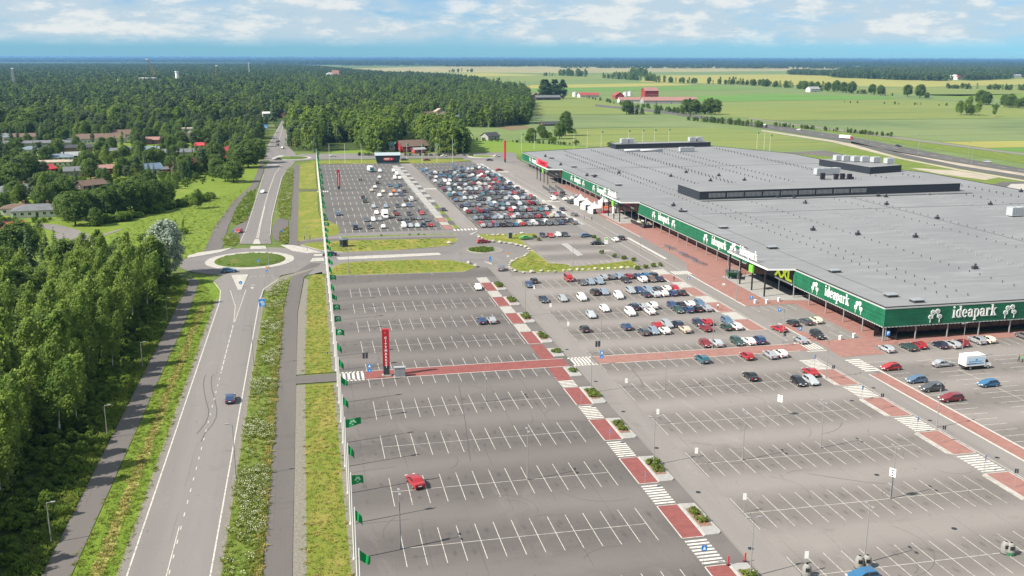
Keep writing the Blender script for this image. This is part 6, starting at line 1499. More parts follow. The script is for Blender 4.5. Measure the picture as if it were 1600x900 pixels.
fb = MB(); fb.tube((0, 0, 0), (0, 0, 12.0), .12, .07, 8); fb.tube((0, 0, 12), (0, 0, 12.12), .08, .03, 8); fb.tube((0, 0, 0), (0, 0, .25), .2, .2, 8); FPM = fb.mesh('pole', [MT['flagpole']])
def flagpole(x, y, label, group, flag=True, v=None, h=1.0, rz=None):
    t = thing('flagpole', label, 'flagpole', (x, y, 0), 0, group); link('pole', FPM, t)
    if h != 1: t.scale = (1, 1, h)
    if flag:
        f = link('flag', FLM[rng.randrange(4) if v is None else v], t, (.07, 0, 11.8)); f.rotation_euler = (0, 0, R_(12) + rng.uniform(-.25, .25) if rz is None else rz)
    return t
VS = {-2: 1, -1: 2, 0: 3, 1: 2, 2: 0, 3: 2, 4: 1, 5: 2, 6: 2, 7: 3, 8: 3, 9: 3, 10: 1, 11: 2}
nf = 0
for k in range(-2, 49):
    y = 113.1 + 9.75 * k
    if y < 92 or y > 566: continue
    if 330 < y < 344: continue
    vv = VS.get(k, rng.choice((1, 2, 1, 2, 3))); nf += 1; on = f"{nf}{'th' if 10 < nf < 20 else {1: 'st', 2: 'nd', 3: 'rd'}.get(nf % 10, 'th')}"
    flagpole(3.55 + (y - 113) * .004, y, 'white flagpole with ' + ('spread' if vv in (0, 3) else 'drooping') + f' green flag, {on} from the camera along the parking edge', 'flagpoles along the parking edge', True, vv)
for i, px_ in enumerate((515, 539.5, 565)):
    X, Y = at(px_, 255.5); flagpole(X, Y, f'bare white mast left of the dark kiosk, {ORD[i]} from the car park edge', 'masts behind the far lot', False)
for i, px_ in enumerate((636, 659.5, 683, 707)):
    X, Y = at(px_, 254); flagpole(X, Y, f'white flagpole right of the dark kiosk, {ORD[i]} from the kiosk', 'masts behind the far lot', True, 3)
for i, (px_, py_) in enumerate(((830, 241), (850.5, 239), (915, 238), (936.5, 237), (959, 236), (1003, 234), (1026, 233), (1045, 232), (1068, 231), (1213, 238), (1225, 240), (1235, 243))):
    X, Y = at(px_, py_); X += 0; Y += 30
    flagpole(X, Y, f'white flagpole behind the mall roof, {ORD[i]} counted from the red pylon', 'flagpoles behind the mall', i not in (1, 3, 10), 3)
# ------------------------------------------------------------------ lamp posts
lb = MB(); lb.tube((0, 0, 0), (0, 0, 8.0), .095, .055, 8, 0); lb.tube((0, 0, 0), (0, 0, .5), .14, .14, 8, 0); LP1 = lb.mesh('post', [MT['pole']])
def lhead(two):
    b = MB()
    for s in ((-1, 1) if two else (1,)): b.tube((0, 0, 8.0), (s * .55, 0, 8.15), .035, .03, 6, 0); b.box(min(s * .45, s * 1.05), max(s * .45, s * 1.05), -.14, .14, 8.10, 8.22, 0)
    return b.mesh('lamp_head', [MT['pole']])
LH1, LH2 = lhead(False), lhead(True)
def lamp(x, y, label, group, two=True, rz=0.0, s=1.0):
    t = thing('lamp_post', label, 'lamp post', (x, y, .02), rz, group); link('post', LP1, t); link('lamp_head', LH2 if two else LH1, t); t.scale = (1, 1, s) if s != 1 else (1, 1, 1); return t
LG = 'lamp posts of the car park'
for i, (px_, py_, two, d) in enumerate(((626, 858, 1, 'at the near left corner of the lot'), (824, 750, 1, 'in the third row line left of the walkway'), (759, 628, 1, 'on the row line right below the red crosspath'), (707.5, 534, 1, 'on the row line directly above the red pylon'), (676, 475, 1, 'in the second row from the top of the left lot'),
    (1160, 719, 1, 'on the right lot row level with the red saloon'), (1039, 610, 1, 'on the right lot row just below the crosspath'), (1113, 545, 1, 'beside the red crosspath in the right lot'), (1392, 779, 1, 'carrying a white row board on the right lot'), (1350, 880, 1, 'beside two grey recycling domes'), (1116, 720 - 0, 0, 'skip'),
    (939, 519, 1, 'at the row end left of a black hatchback'), (1282, 700, 1, 'in the right lot below the white row board'))):
    if d == 'skip': continue
    X, Y = at(px_, py_); lamp(X, Y, 'grey twin lamp post ' + d, LG, True, R_(90))
for i, yc in enumerate(ROWS_S[3:] + ROWS_N[:3]):
    if i % 2 == 0: lamp(51.7, yc + 1.2, f'grey lamp post in a shrub planter, {ORD[i]} planter counted from the front', LG, True, 0)
for i, (px_, py_) in enumerate(((1222.5, 536), (1290.5, 592), (1463, 668), (1150, 470), (1502, 562))):
    X, Y = at(px_, py_); lamp(X, Y, f'grey street lamp by the mall street, {ORD[i]} from the canopy' if i < 4 else 'grey twin lamp before the dark red car by the end facade', 'street lamps by the mall', True, R_(20))
for i, (px_, py_) in enumerate(((225, 577), (170, 684), (83, 848), (263, 502))):
    X, Y = at(px_, py_); lamp(X - .2, Y, f'pale wooden lamp post beside the dark footpath, {ORD[(2, 1, 0, 3)[i]]} from the camera', 'lamps along the footpath', False, 0, .72)
for i, (px_, py_) in enumerate(((365, 748), (394, 552 + 20), (413, 420), (400, 655))):
    if i == 3: continue
    X, Y = at(px_, py_); lamp(-13.0, Y, f'tall curved road lamp on the verge, {ORD[i]} from the camera', 'lamps along the main road', False, R_(180), 1.1)
for i, (px_, py_) in enumerate(((720, 408), (545, 430), (678, 383), (895, 412), (742, 352), (575, 300), (611, 297), (806, 300), (1000, 390), (932, 325), (774, 376), (480, 392))):
    X, Y = at(px_, py_); lamp(X, Y, f'grey lamp post around the small roundabout and far lots, {ORD[i]} noted', None, True, 0)
for i in range(14):
    t_ = i / 13; k = t_ * (len(L1) - 1); a = int(min(k, len(L1) - 2)); f = k - a; p = (L1[a][0] * (1 - f) + L1[a + 1][0] * f, L1[a][1] * (1 - f) + L1[a + 1][1] * f)
    lamp(p[0] + (-9 if i % 2 else 9), p[1], 'tall grey lamp post along the dark highway', 'lamps along the highway', True, R_(20), 1.35)
# ------------------------------------------------------------------ signs
def post_sign(x, y, rz, label, plates, h=2.6, name='traffic_sign', cat='traffic sign', r=.035, group=None):
    """plates: (shape, w, h, z, material, mark)"""
    t = thing(name, label, cat, (x, y, .02), rz, group)
    b = MB(); b.tube((0, 0, 0), (0, 0, h), r, r, 6); b.build('post', [MT['metal']], t)
    for (shape, w, hh, z, m, mark) in plates:
        b = MB()
        if shape == 'rect': b.box(-w / 2, w / 2, -.07, -.04, z - hh / 2, z + hh / 2)
        elif shape == 'disc':
            P = [(w / 2 * math.cos(k * math.pi / 8), w / 2 * math.sin(k * math.pi / 8)) for k in range(16)]
            V = [(p[0], -.07, z + p[1]) for p in P] + [(p[0], -.04, z + p[1]) for p in P]; b.faces(V, [tuple(range(16)), tuple(range(31, 15, -1))] + [(i, 16 + i, 16 + (i + 1) % 16, (i + 1) % 16) for i in range(16)])
        elif shape == 'tri':
            V = [(-w / 2, -.07, z + hh / 2), (w / 2, -.07, z + hh / 2), (0, -.07, z - hh / 2), (-w / 2, -.04, z + hh / 2), (w / 2, -.04, z + hh / 2), (0, -.04, z - hh / 2)]; b.faces(V, [(0, 2, 1), (3, 4, 5), (0, 1, 4, 3), (1, 2, 5, 4), (2, 0, 3, 5)])
        if mark == 'walker': b.poly([(-w * .3, -.075, z - hh * .3), (w * .3, -.075, z - hh * .3), (0, -.075, z + hh * .35)], 1)
        elif mark == 'arrow': b.poly([(-.05, -.075, z + .1), (-.05, -.075, z - .12), (.05, -.075, z - .12), (.05, -.075, z + .1)], 1); b.poly([(-.14, -.075, z - .1), (.14, -.075, z - .1), (0, -.075, z - .25)][::-1], 1)
        elif mark == 'P': pass
        elif mark == 'yield': b.poly([(-w * .3, -.075, z + hh * .36), (0, -.075, z - hh * .26), (w * .3, -.075, z + hh * .36)], 1)
        elif mark == 'marks':
            for k in range(3): b.poly([(-.22, -.075, z + .28 - k * .40), (.24, -.075, z + .24 - k * .40), (.02, -.075, z + .52 - k * .40)], 1)
        b.build('plate', [m, WHT if mark != 'marks' and mark != 'yield' else MT['black'] if mark == 'marks' else MT['signyellow']], t)
        if mark == 'P':
            o = link('letter', PLET, t, (0, -.08, z)); o.rotation_euler = (R_(90), 0, 0); o.scale = (hh * .95, hh * .95, 1)
    return t
PLET = text_mesh('P', 1.0, WHT, .01, .03, name='letter')
post_sign(*at(1099, 884), R_(-6), 'blue pedestrian crossing sign at the nearest walkway zebra', [('rect', .75, .75, 2.5, MT['signblue'], 'walker')], 2.9)
for i, yc in enumerate(ROWS_S[3:-1]):
    if i: post_sign(47.4, yc + 10.6, R_(80), f'blue zebra sign turned edge on at the planted walkway, {ORD[i]} from the front', [('rect', .65, .65, 2.4, MT['signblue'], 'walker')], 2.7, group='zebra signs on the walkways')
for i, (px_, py_) in enumerate(((1537, 738), (1432, 676), (1346, 625), (1272, 575))):
    post_sign(*at(px_, py_), R_(35), f'blue zebra sign on the street side walkway, {ORD[i]} from the front', [('rect', .7, .7, 2.5, MT['signblue'], 'walker')], 2.85, group='zebra signs on the walkways')
for i, (px_, py_) in enumerate(((1290.5, 592), (1365.5, 638), (1460.5, 690), (1571, 760), (1216, 540))):
    X, Y = at(px_, py_); post_sign(X + 1.2, Y - .5, R_(160), f'thin post with dark backed sign on the street side walkway, {ORD[i]} noted', [('rect', .55, .7, 2.6, MT['darkgrey'], '')], 2.95, group='dark backed signs')
for i, (px_, py_, lab) in enumerate(((943, 440, ''), )): pass
for (px_, py_, lab) in ((578, 592, 'pair of round blue signs stacked at the left end of the crosspath'), (940, 570, 'pair of round blue signs stacked at the right lot crosspath start'), (530, 297, 'pair of pale blue signs beside the far red pylon')):
    post_sign(*at(px_, py_), R_(-8), lab, [('disc', .85, .85, 2.75, MT['signblue'], 'walker'), ('disc', .85, .85, 1.8, MT['signblue'], 'arrow')], 3.2)
for (px_, py_, lab) in ((569, 575, 'twin dark sign panels above the left end of the crosspath'), (931.5, 556, 'twin dark sign panels above the right lot crosspath')):
    X, Y = at(px_, py_); post_sign(X, Y, R_(-8), lab, [('rect', .5, 1.3, 2.7, MT['darkgrey'], '')], 3.3, 'information_sign', 'sign')
    t = post_sign(X + .62, Y, R_(-8), lab.replace('twin dark sign panels', 'right hand panel of the dark sign pair'), [('rect', .5, 1.3, 2.7, MT['darkgrey'], '')], 3.3, 'information_sign', 'sign')
for i, (px_, py_) in enumerate(((1258, 895), (1162, 801), (1087, 727), (1027, 664), (978, 614), (887.5, 522), (860, 492), (834.5, 463))):
    post_sign(*at(px_, py_), R_(-12), f'small white row sign at the lane end of a parking row, {ORD[i]} from the front', [('rect', .5, 1.0, 2.5, MT['white'], '')], 3.0, 'row_sign', 'sign', group='row signs by the lane')
for (px_, py_, lab, z) in ((1391, 779, 'large white row board with dark marks on the lamp post', 4.2), (1217.5, 650, 'white row board with dark marks in the upper right lot', 3.4)):
    X, Y = at(px_, py_); post_sign(X - .1, Y - .12, R_(-58), lab, [('rect', .95, 1.3, z, MT['white'], 'marks')], z + .8, 'row_sign', 'sign', .05)
for i, (px_, py_) in enumerate(((1173, 480), (1217, 497 + 3), (1386, 538), (1249, 531))):
    post_sign(*at(px_, py_), R_(-5), ('blue P sign before the disabled bays under the canopy', 'blue P sign between the two groups of disabled bays', 'tall blue P sign at the mall corner', 'blue P sign beside the black tall estate')[i], [('rect', .85, 1.1 if i == 2 else .8, 2.6, MT['signblue'], 'P')], 3.1)
for (px_, py_, lab) in ((1075, 448, 'light blue sign on the street near the trolley shelter'), (1130, 458, 'small white sign on the red pavement before the shelter')):
    post_sign(*at(px_, py_), R_(-10), lab, [('rect', .8, .55, 2.5, MT['signblue'] if 'blue' in lab else MT['white'], 'walker' if 'blue' in lab else '')], 2.8)
post_sign(*at(418, 432), R_(-5), 'red yield sign over a blue disc at the near roundabout', [('tri', .95, .85, 2.6, MT['signorange'], 'yield'), ('disc', .7, .7, 1.6, MT['signblue'], 'arrow')], 3.0)
post_sign(*at(793.5, 411), R_(-5), 'red yield sign at the small roundabout beside boulders', [('tri', .95, .85, 2.9, MT['signorange'], 'yield'), ('rect', .6, .5, 2.2, MT['white'], '')], 3.3)
post_sign(*at(376.5, 448), R_(-5), 'round blue arrow sign on the near roundabout splitter', [('disc', .95, .95, 1.2, MT['signblue'], 'arrow')], 1.7)
post_sign(*at(404, 416.5), R_(-5), 'round blue arrow sign on the roundabout mound', [('disc', .9, .9, 1.9, MT['signblue'], 'arrow')], 2.3)
post_sign(*at(766, 412), R_(-5), 'round blue arrow sign on the small splitter island', [('disc', .9, .9, 1.2, MT['signblue'], 'arrow'), ('disc', .7, .7, 2.0, MT['signblue'], '')], 2.4)
post_sign(*at(441, 371), R_(-5), 'blue sign at the bus bay strip', [('rect', .7, .7, 2.3, MT['signblue'], '')], 2.6)
post_sign(*at(365, 371), R_(-5), 'blue bus stop sign on the grass strip', [('disc', .7, .7, 2.3, MT['signblue'], '')], 2.6)
post_sign(*at(512, 508 + 60), R_(60), 'small blue cycle sign on the verge by the flagpoles', [('disc', .6, .6, 2.3, MT['signblue'], '')], 2.6)
for (px_, py_, lab, w, h, z) in ((410.5, 491, 'big blue direction board beside the road before the roundabout', 1.6, 1.9, 3.0), (413.5, 214, 'big blue direction board at the far left road', 6.5, 3.4, 8.5)):
    X, Y = at(px_, py_); t = thing('direction_sign', lab, 'road sign', (X, Y, 0), R_(-6))
    b = MB()
    for s in (-1, 1): b.tube((s * w * .35, .05, 0), (s * w * .35, .05, z + h / 2), .06, .06, 6)
    b.build('posts', [MT['metal']], t)
    b = MB(); b.box(-w / 2, w / 2, -.04, .02, z - h / 2, z + h / 2, 0); b.box(-w / 2 + .06, w / 2 - .06, -.05, -.04, z - .03, z + .03, 1)
    b.poly([(-.05 * w, -.055, z - h * .4), (.05 * w, -.055, z - h * .4), (.05 * w, -.055, z + h * .3), (-.05 * w, -.055, z + h * .3)], 1); b.poly([(-.3 * w, -.055, z + h * .1), (.3 * w, -.055, z + h * .1), (.3 * w, -.055, z + h * .17), (-.3 * w, -.055, z + h * .17)], 1)
    for k in range(3): b.poly([(.12 * w, -.055, z - h * .1 - k * .12 * h), (.4 * w, -.055, z - h * .1 - k * .12 * h), (.4 * w, -.055, z - h * .05 - k * .12 * h), (.12 * w, -.055, z - h * .05 - k * .12 * h)], 1)
    b.build('board', [MT['signblue'], WHT], t)
# ------------------------------------------------------------------ boulders
RK = []
for i in range(6):
    b = MB(); rr = random.Random(40 + i); b.ell((0, 0, .42), .95, .7, .58, 9, 6, 0, .16, rr); RK.append(b.mesh('boulder', [MT['rock']]))
BZ = [(x / 8.889 + 720, y / 8.889 + 340 + .8) for x, y in ((255, 275), (300, 290), (370, 252), (450, 250), (520, 242), (590, 240), (680, 235), (755, 238), (850, 222), (395, 330), (450, 335), (545, 347), (615, 352), (695, 364), (780, 380), (840, 394), (895, 414), (940, 440), (948, 467), (925, 510), (890, 535), (845, 552), (780, 578), (720, 607), (695, 632), (680, 662), (685, 692), (708, 722), (755, 742), (870, 764), (985, 760), (1120, 748), (1220, 752), (1310, 752), (1425, 742), (1520, 740))]
BZ += [(800 + x / 8, 420 + y / 8) for x, y in ((730, 28), (815, 24), (890, 20), (965, 17), (1040, 12), (1130, 10), (1210, 6), (1290, 3), (1370, 1), (1450, -3), (1540, -6))]
for i, p in enumerate(BZ):
    X, Y = at(*p); o = link('boulder', RK[i % 6], None, (X, Y, .08), rng.uniform(0, 6.28)); s = rng.uniform(.45, .85); o.scale = (s * 1.1, s, s * rng.uniform(.8, 1.1))
    tag(o, 'pale boulder in the line edging the lawn by the small roundabout', 'boulder', 'boulders edging the roundabout lawn')
for i, p in enumerate(((732.5, 412.6), (743.5, 417.3), (702, 381.5))):
    X, Y = at(*p); o = link('boulder', RK[i], None, (X, Y, .08), rng.uniform(0, 6.28)); tag(o, ('pale boulder at the tip of the long lawn, farther one', 'pale boulder at the tip of the long lawn, nearer one', 'boulder at the right end of the kiosk lawn')[i], 'boulder')
# ------------------------------------------------------------------ shrubs in planters and along the lawn
for i, (x, y) in enumerate(LEAFP):
    if y > 270: continue
    for dy in ((-1.0, 1.4) if i < 12 else (0,)):
        o = tree('shrub', x + rng.uniform(-.1, .1), y + dy, rng.uniform(.6, .8), 'low green shrub in a kerbed planter beside the red walkway', 'shrubs in the walkway planters', .15, 1.2)
for p in ((996, 421), (1009, 419), (1021, 417), (1032, 416), (835, 372), (842, 376), (928, 372), (935, 377), (940, 396), (960, 402), (975, 405), (990, 408)):
    X, Y = at(*p); tree('shrub', X, Y, 1.1, 'small young green shrub at the edge of the boulder lot', 'young shrubs by the boulder lot', .05, .6)
# ------------------------------------------------------------------ kiosks, shelter, tents, boards
X, Y = at(537.5, 386)
t = thing('bus_shelter', 'dark hexagonal kiosk with grey roof on the lawn north of the link road', 'kiosk', (X, Y + .5, .1), .2)
b = MB(); b.prism(circ(0, 0, 1.45, 6), 0, 2.4); b.build('wall', [MT['darkgrey']], t)
b = MB(); b.prism(circ(0, 0, 1.75, 6), 2.4, 2.6); V = [(*p, 2.6) for p in circ(0, 0, 1.75, 6)] + [(0, 0, 3.2)]; b.faces(V, [(i, (i + 1) % 6, 6) for i in range(6)]); b.build('roof', [mat('slate_blue_roof', (.09, .11, .13), .5)], t)
b = MB()
for k in range(6):
    a = k * math.pi / 3 + math.pi / 6; c, s = math.cos(a), math.sin(a); b.rbox(1.22 * c, 1.22 * s, .9, 2.1, .9, .12, a + math.pi / 2)
b.build('window', [MT['glass']], t)
t = thing('fuel_kiosk', 'dark flat kiosk with red oval sign at the far lot edge', 'kiosk', (48.4, 589, 0), R_(-2.5))
b = MB(); b.faces([(-6.8, -2, .9), (6.8, -2, .9), (6.8, 3, .9), (-6.8, 3, .9), (-7.6, -2.4, 5), (7.6, -2.4, 5), (7.6, 3, 5), (-7.6, 3, 5)], [(0, 1, 5, 4), (1, 2, 6, 5), (2, 3, 7, 6), (3, 0, 4, 7), (4, 5, 6, 7)]); b.build('wall', [mat('petrol_cladding', (.012, .035, .045), .5)], t)
b = MB(); b.box(-6.6, 6.6, -1.8, 3, 0, .9); b.build('base', [mat('kiosk_plinth', (.20, .26, .28), .7)], t)
b = MB(); b.faces([(-7.7, -2.6, 5.05), (7.7, -2.6, 5.05), (7.9, 4.5, 6.2), (-7.9, 4.5, 6.2), (-7.7, -2.6, 5.25), (7.7, -2.6, 5.25), (7.9, 4.5, 6.4), (-7.9, 4.5, 6.4)], [(4, 5, 6, 7), (3, 2, 1, 0), (0, 1, 5, 4), (1, 2, 6, 5), (2, 3, 7, 6), (3, 0, 4, 7)]); b.build('roof', [mat('pale_blue_roof', (.30, .36, .38), .5)], t)
b = MB(); P = []
for k in range(24):
    a = 2 * math.pi * k / 24; P.append((3.2 * max(-1, min(1, 1.15 * math.cos(a))), .95 * math.sin(a)))
V = [(p[0] + .3, -2.42, p[1] + 3.0) for p in P]; b.faces(V, [tuple(range(24))], 0); b.faces([(v[0], -2.2, v[2]) for v in V], [tuple(range(23, -1, -1))], 0)
b.poly([(-2.2, -2.45, 2.75), (.9, -2.45, 2.75), (.9, -2.45, 3.45), (-2.2, -2.45, 3.45)], 1); b.poly([(1.7, -2.45, 2.75), (2.5, -2.45, 2.75), (2.1, -2.45, 3.5)], 1); b.poly([(-1.4, -2.45, 2.3), (.2, -2.45, 2.3), (.2, -2.45, 2.5), (-1.4, -2.45, 2.5)], 2)
b.build('oval_sign', [REDS, mat('cream_print', (.70, .60, .48), .5), MT['signyellow']], t)
TENT = mat('white_tent_fabric', (.74, .73, .70), .8)
for i, (px_, py_, s, lab) in enumerate(((907, 320, 4.2, 'white pagoda tent, farthest of three in a row before the mall'), (917, 327, 4.0, 'white pagoda tent, middle of three in a row before the mall'), (929, 333, 4.2, 'white pagoda tent, nearest of three in a row before the mall'), (943, 323, 3.6, 'white pagoda tent behind the row, partly under the canopy'), (962, 333, 2.6, 'small white booth between the canopy posts'))):
    X, Y = at(px_, py_); t = thing('pagoda_tent', lab, 'tent', (X, Y, .03), R_(15)); h = s / 2
    b = MB(); prof = [(h * 1.03, 2.3), (h * .62, 2.9), (h * .28, 3.7), (.06, 4.9 if i < 4 else 3.4)]
    for (ra, za), (rb_, zb_) in zip(prof, prof[1:]):
        A = [(-ra, -ra), (ra, -ra), (ra, ra), (-ra, ra)]; B2 = [(-rb_, -rb_), (rb_, -rb_), (rb_, rb_), (-rb_, rb_)]
        for k in range(4): j = (k + 1) % 4; b.poly([(*A[k], za), (*A[j], za), (*B2[j], zb_), (*B2[k], zb_)])
    b.box(-h * 1.03, h * 1.03, -h * 1.03, h * 1.03, 2.05, 2.3, skip='tb'); b.build('roof', [TENT], t)
    b = MB(); b.box(-h + .05, -h + .09, -h, h, 0, 2.2); b.box(-h, h, h - .09, h - .05, 0, 2.2); b.box(h * .1, h, -h + .05, -h + .09, 0, 2.2); b.build('wall', [TENT], t)
    b = MB()
    for sx in (-1, 1):
        for sy in (-1, 1): b.tube((sx * h, sy * h, 0), (sx * h, sy * h, 2.3), .05, .05, 6)
    b.build('frame', [MT['metal']], t)
X, Y = at(946, 333); t = thing('market_stall', 'red market stall with counter beside the white tents', 'stall', (X, Y, .03), R_(15))
b = MB(); b.box(-1.8, 1.8, -.8, .8, 0, 1.0); b.build('counter', [REDS], t)
b = MB(); b.faces([(-2, -1.1, 2.2), (2, -1.1, 2.2), (2, 1, 2.7), (-2, 1, 2.7), (-2, -1.1, 2.26), (2, -1.1, 2.26), (2, 1, 2.76), (-2, 1, 2.76)], [(4, 5, 6, 7), (3, 2, 1, 0), (0, 1, 5, 4), (1, 2, 6, 5), (2, 3, 7, 6), (3, 0, 4, 7)]); b.build('awning', [mat('orange_awning', (.5, .12, .05), .7)], t)
b = MB()
for sx in (-1.8, 1.8):
    for sy in (-.9, .9): b.tube((sx, sy, 0), (sx, sy, 2.3), .04, .04, 5)
b.build('frame', [MT['metal']], t)
# trolley shelter with green trolleys
t = thing('trolley_shelter', 'open trolley shelter with black hoop frame on the red pavement', 'shelter', (122.3, 256.5, .05), R_(62))
b = MB()
for k in range(9):
    x = -5 + k * 1.25; b.tube((x, -1.9, 0), (x, -1.9, 2.0), .04, .04, 5); b.tube((x, 1.9, 0), (x, 1.9, 2.2), .04, .04, 5); b.tube((x, -1.9, 2.0), (x, 1.9, 2.2), .04, .04, 5)
for y in (-1.9, 1.9): b.tube((-5, y, 1.0), (5, y, 1.0), .03, .03, 5); b.tube((-5, y, 2.05), (5, y, 2.05), .05, .05, 5)
b.build('frame', [MT['pole']], t)
b = MB(); b.faces([(-5.2, -2, 2.1), (-1.5, -2, 2.1), (-1.5, 2, 2.3), (-5.2, 2, 2.3), (-5.2, -2, 2.14), (-1.5, -2, 2.14), (-1.5, 2, 2.34), (-5.2, 2, 2.34)], [(4, 5, 6, 7), (3, 2, 1, 0), (0, 1, 5, 4), (1, 2, 6, 5), (2, 3, 7, 6), (3, 0, 4, 7)]); b.build('roof', [mat('smoked_panel', (.05, .055, .06), .3)], t)
tg = mat('green_trolley_plastic', (.01, .33, .09), .4)
cb = MB(); cb.faces([(-.45, -.26, .45), (.4, -.22, .45), (.4, .22, .45), (-.45, .26, .45), (-.5, -.3, 1.0), (.5, -.27, .95), (.5, .27, .95), (-.5, .3, 1.0)], [(3, 2, 1, 0), (0, 1, 5, 4), (1, 2, 6, 5), (2, 3, 7, 6), (3, 0, 4, 7)], 0)
cb.tube((-.62, -.28, 1.05), (-.62, .28, 1.05), .03, .03, 5, 0); cb.box(-.45, .45, -.25, -.2, .12, .18, 1); cb.box(-.45, .45, .2, .25, .12, .18, 1); cb.tube((-.45, -.24, .15), (-.55, -.26, 1.0), .02, .02, 4, 1); cb.tube((-.45, .24, .15), (-.55, .26, 1.0), .02, .02, 4, 1)
TROL = cb.mesh('shopping_trolley', [tg, MT['metal']])
for i in range(26):
    r_, c_ = divmod(i, 7); a = R_(62); lx, ly = -1.2 + c_ * .85, -1.5 + r_ * .95
    o = link('shopping_trolley', TROL, None, (122.3 + lx * math.cos(a) - ly * math.sin(a), 256.5 + lx * math.sin(a) + ly * math.cos(a), .06), a + rng.uniform(-.05, .05)); tag(o, 'green shopping trolley nested under the hoop shelter', 'trolley', 'trolleys in the shelter')
# bicycle racks and bicycles
rb_ = MB()
for k in range(10):
    x = -4.5 + k; rb_.tube((x, -.4, 0), (x, -.4, .8), .03, .03, 5); rb_.tube((x, .4, 0), (x, .4, .8), .03, .03, 5); rb_.tube((x, -.4, .8), (x, .4, .8), .03, .03, 5)
rb_.box(-4.8, 4.8, -.45, -.38, 0, .08); rb_.box(-4.8, 4.8, .38, .45, 0, .08)
RACK = rb_.mesh('bicycle_rack', [MT['pole']])
def torus_b(b, c, R, r, n=14, mi=0):
    for i in range(n):
        a0, a1 = 2 * math.pi * i / n, 2 * math.pi * (i + 1) / n
        b.tube((c[0] + R * math.cos(a0), c[1], c[2] + R * math.sin(a0)), (c[0] + R * math.cos(a1), c[1], c[2] + R * math.sin(a1)), r, r, 4, mi, False)
fr = MB()
for p, q in (((-.5, 0, .34), (-.12, 0, .32)), ((-.12, 0, .32), (-.22, 0, .85)), ((-.12, 0, .32), (.38, 0, .80)), ((-.22, 0, .78), (.38, 0, .82)), ((-.5, 0, .34), (-.22, 0, .78)), ((.38, 0, .95), (.5, 0, .34))): fr.tube(p, q, .025, .025, 5)
fr.tube((.36, -.28, .98), (.36, .28, .98), .02, .02, 5); BFR = [fr.mesh('frame', [m]) for m in (MT['black'], MT['signred'], MT['signblue'], MT['metal'])]
wb_ = MB(); torus_b(wb_, (0, 0, 0), .33, .025); BWH = wb_.mesh('wheel', [TYRE])
sb_ = MB(); sb_.ell((-.25, 0, .9), .14, .08, .05, 6, 4); BSA = sb_.mesh('saddle', [MT['black']])
RK_L = [((1049, 391), 'left'), ((1068, 402), 'middle'), ((1085, 411), 'right')]
for i, (p, w) in enumerate((((1045, 388), 'farthest'), ((1062, 397), 'second'), ((1077, 404), 'third'), ((1092, 412), 'nearest'))):
    X, Y = at(*p); a = R_(98); o = link('bicycle_rack', RACK, None, (X, Y, .06), a); tag(o, f'grey bicycle rack on the red pavement, {w} of the four', 'bicycle rack', 'bicycle racks by the facade')
    for k in range((7, 5, 9, 8)[i]):
        lx = -4.2 + k * 1.0; x, y = X + lx * math.cos(a), Y + lx * math.sin(a)
        t = thing('bicycle', f'parked bicycle leaning in the {w} bicycle rack', 'bicycle', (x, y, .06), a + math.pi / 2 + rng.uniform(-.15, .15), 'bicycles in the racks'); link('frame', BFR[rng.randrange(4)], t); link('wheel', BWH, t, (-.5, 0, .35)); link('wheel', BWH, t, (.5, 0, .35)); link('saddle', BSA, t)
# bicycle enclosure near the far entrance, stacked goods by the second entrance
X, Y = 117.5, 452; t = thing('bicycle_enclosure', 'grey mesh enclosure full of trolleys by the far entrance', 'enclosure', (X, Y, .04), R_(88))
b = MB()
for k in range(34):
    x = -9 + k * .55
    for y in (-3.2, 0, 3.2): b.tube((x, y, 0), (x, y, 1.5), .05, .05, 4)
for y in (-3.2, 0, 3.2): b.tube((-9, y, 1.5), (9.1, y, 1.5), .06, .06, 4)
b.build('frame', [mat('enclosure_grey', (.11, .115, .13), .5)], t)
X, Y = at(1000, 352); t = thing('display_stand', 'dark display stand with potted goods at the middle entrance', 'stand', (X + 1, Y, .06), R_(92))
b = MB(); b.box(-7, 7, -2.2, -1.9, 0, 1.2); b.box(-7, 7, 1.9, 2.2, 0, 1.2); b.box(-7, -6.7, -2.2, 2.2, 0, 1.2); b.build('fence_panel', [MT['black']], t)
b = MB(); rr = random.Random(3)
for k in range(26): x, y = rr.uniform(-6, 6), rr.uniform(-1.6, 1.6); b.rbox(x, y, 0, rr.uniform(.6, 1.8), rr.uniform(.4, 1), rr.uniform(.4, .9), rr.uniform(0, 1), rr.randrange(4))
b.build('goods', [MT['darkgrey'], MT['white'], MT['pole'], mat('straw_goods', (.30, .26, .16), .8)], t)
# white bollards, P posts and bins
bo = MB(); bo.box(-.3, .3, -.25, .25, 0, .9); bo.box(-.34, .34, -.29, .29, .9, 1.0); BOL = bo.mesh('bollard', [MT['white']])
for i, p in enumerate(((1180, 474), (1198, 474), (1217, 471), (1313, 531), (1334, 527.5))):
    X, Y = at(*p); o = link('concrete_bollard', BOL, None, (X, Y, .04), .3); tag(o, f'white block bollard, {("leftmost", "middle", "rightmost")[i] if i < 3 else ("left", "right")[i - 3]} ' + ('of three under the canopy corner' if i < 3 else 'of two at the red corner square'), 'bollard')
X, Y = at(947, 382); t = thing('info_board', 'white and green info board at the small lot entrance', 'sign', (X, Y, .02), R_(-10)); b = MB(); b.box(-.6, .6, -.1, .1, .2, 2.4); b.build('board', [MT['white']], t); b = MB(); b.box(-.5, .5, -.115, -.1, 1.7, 2.3); b.build('green_band', [GBOX], t); b = MB(); b.box(-.5, .5, -.2, .2, 0, .2); b.build('base', [MT['conc']], t)
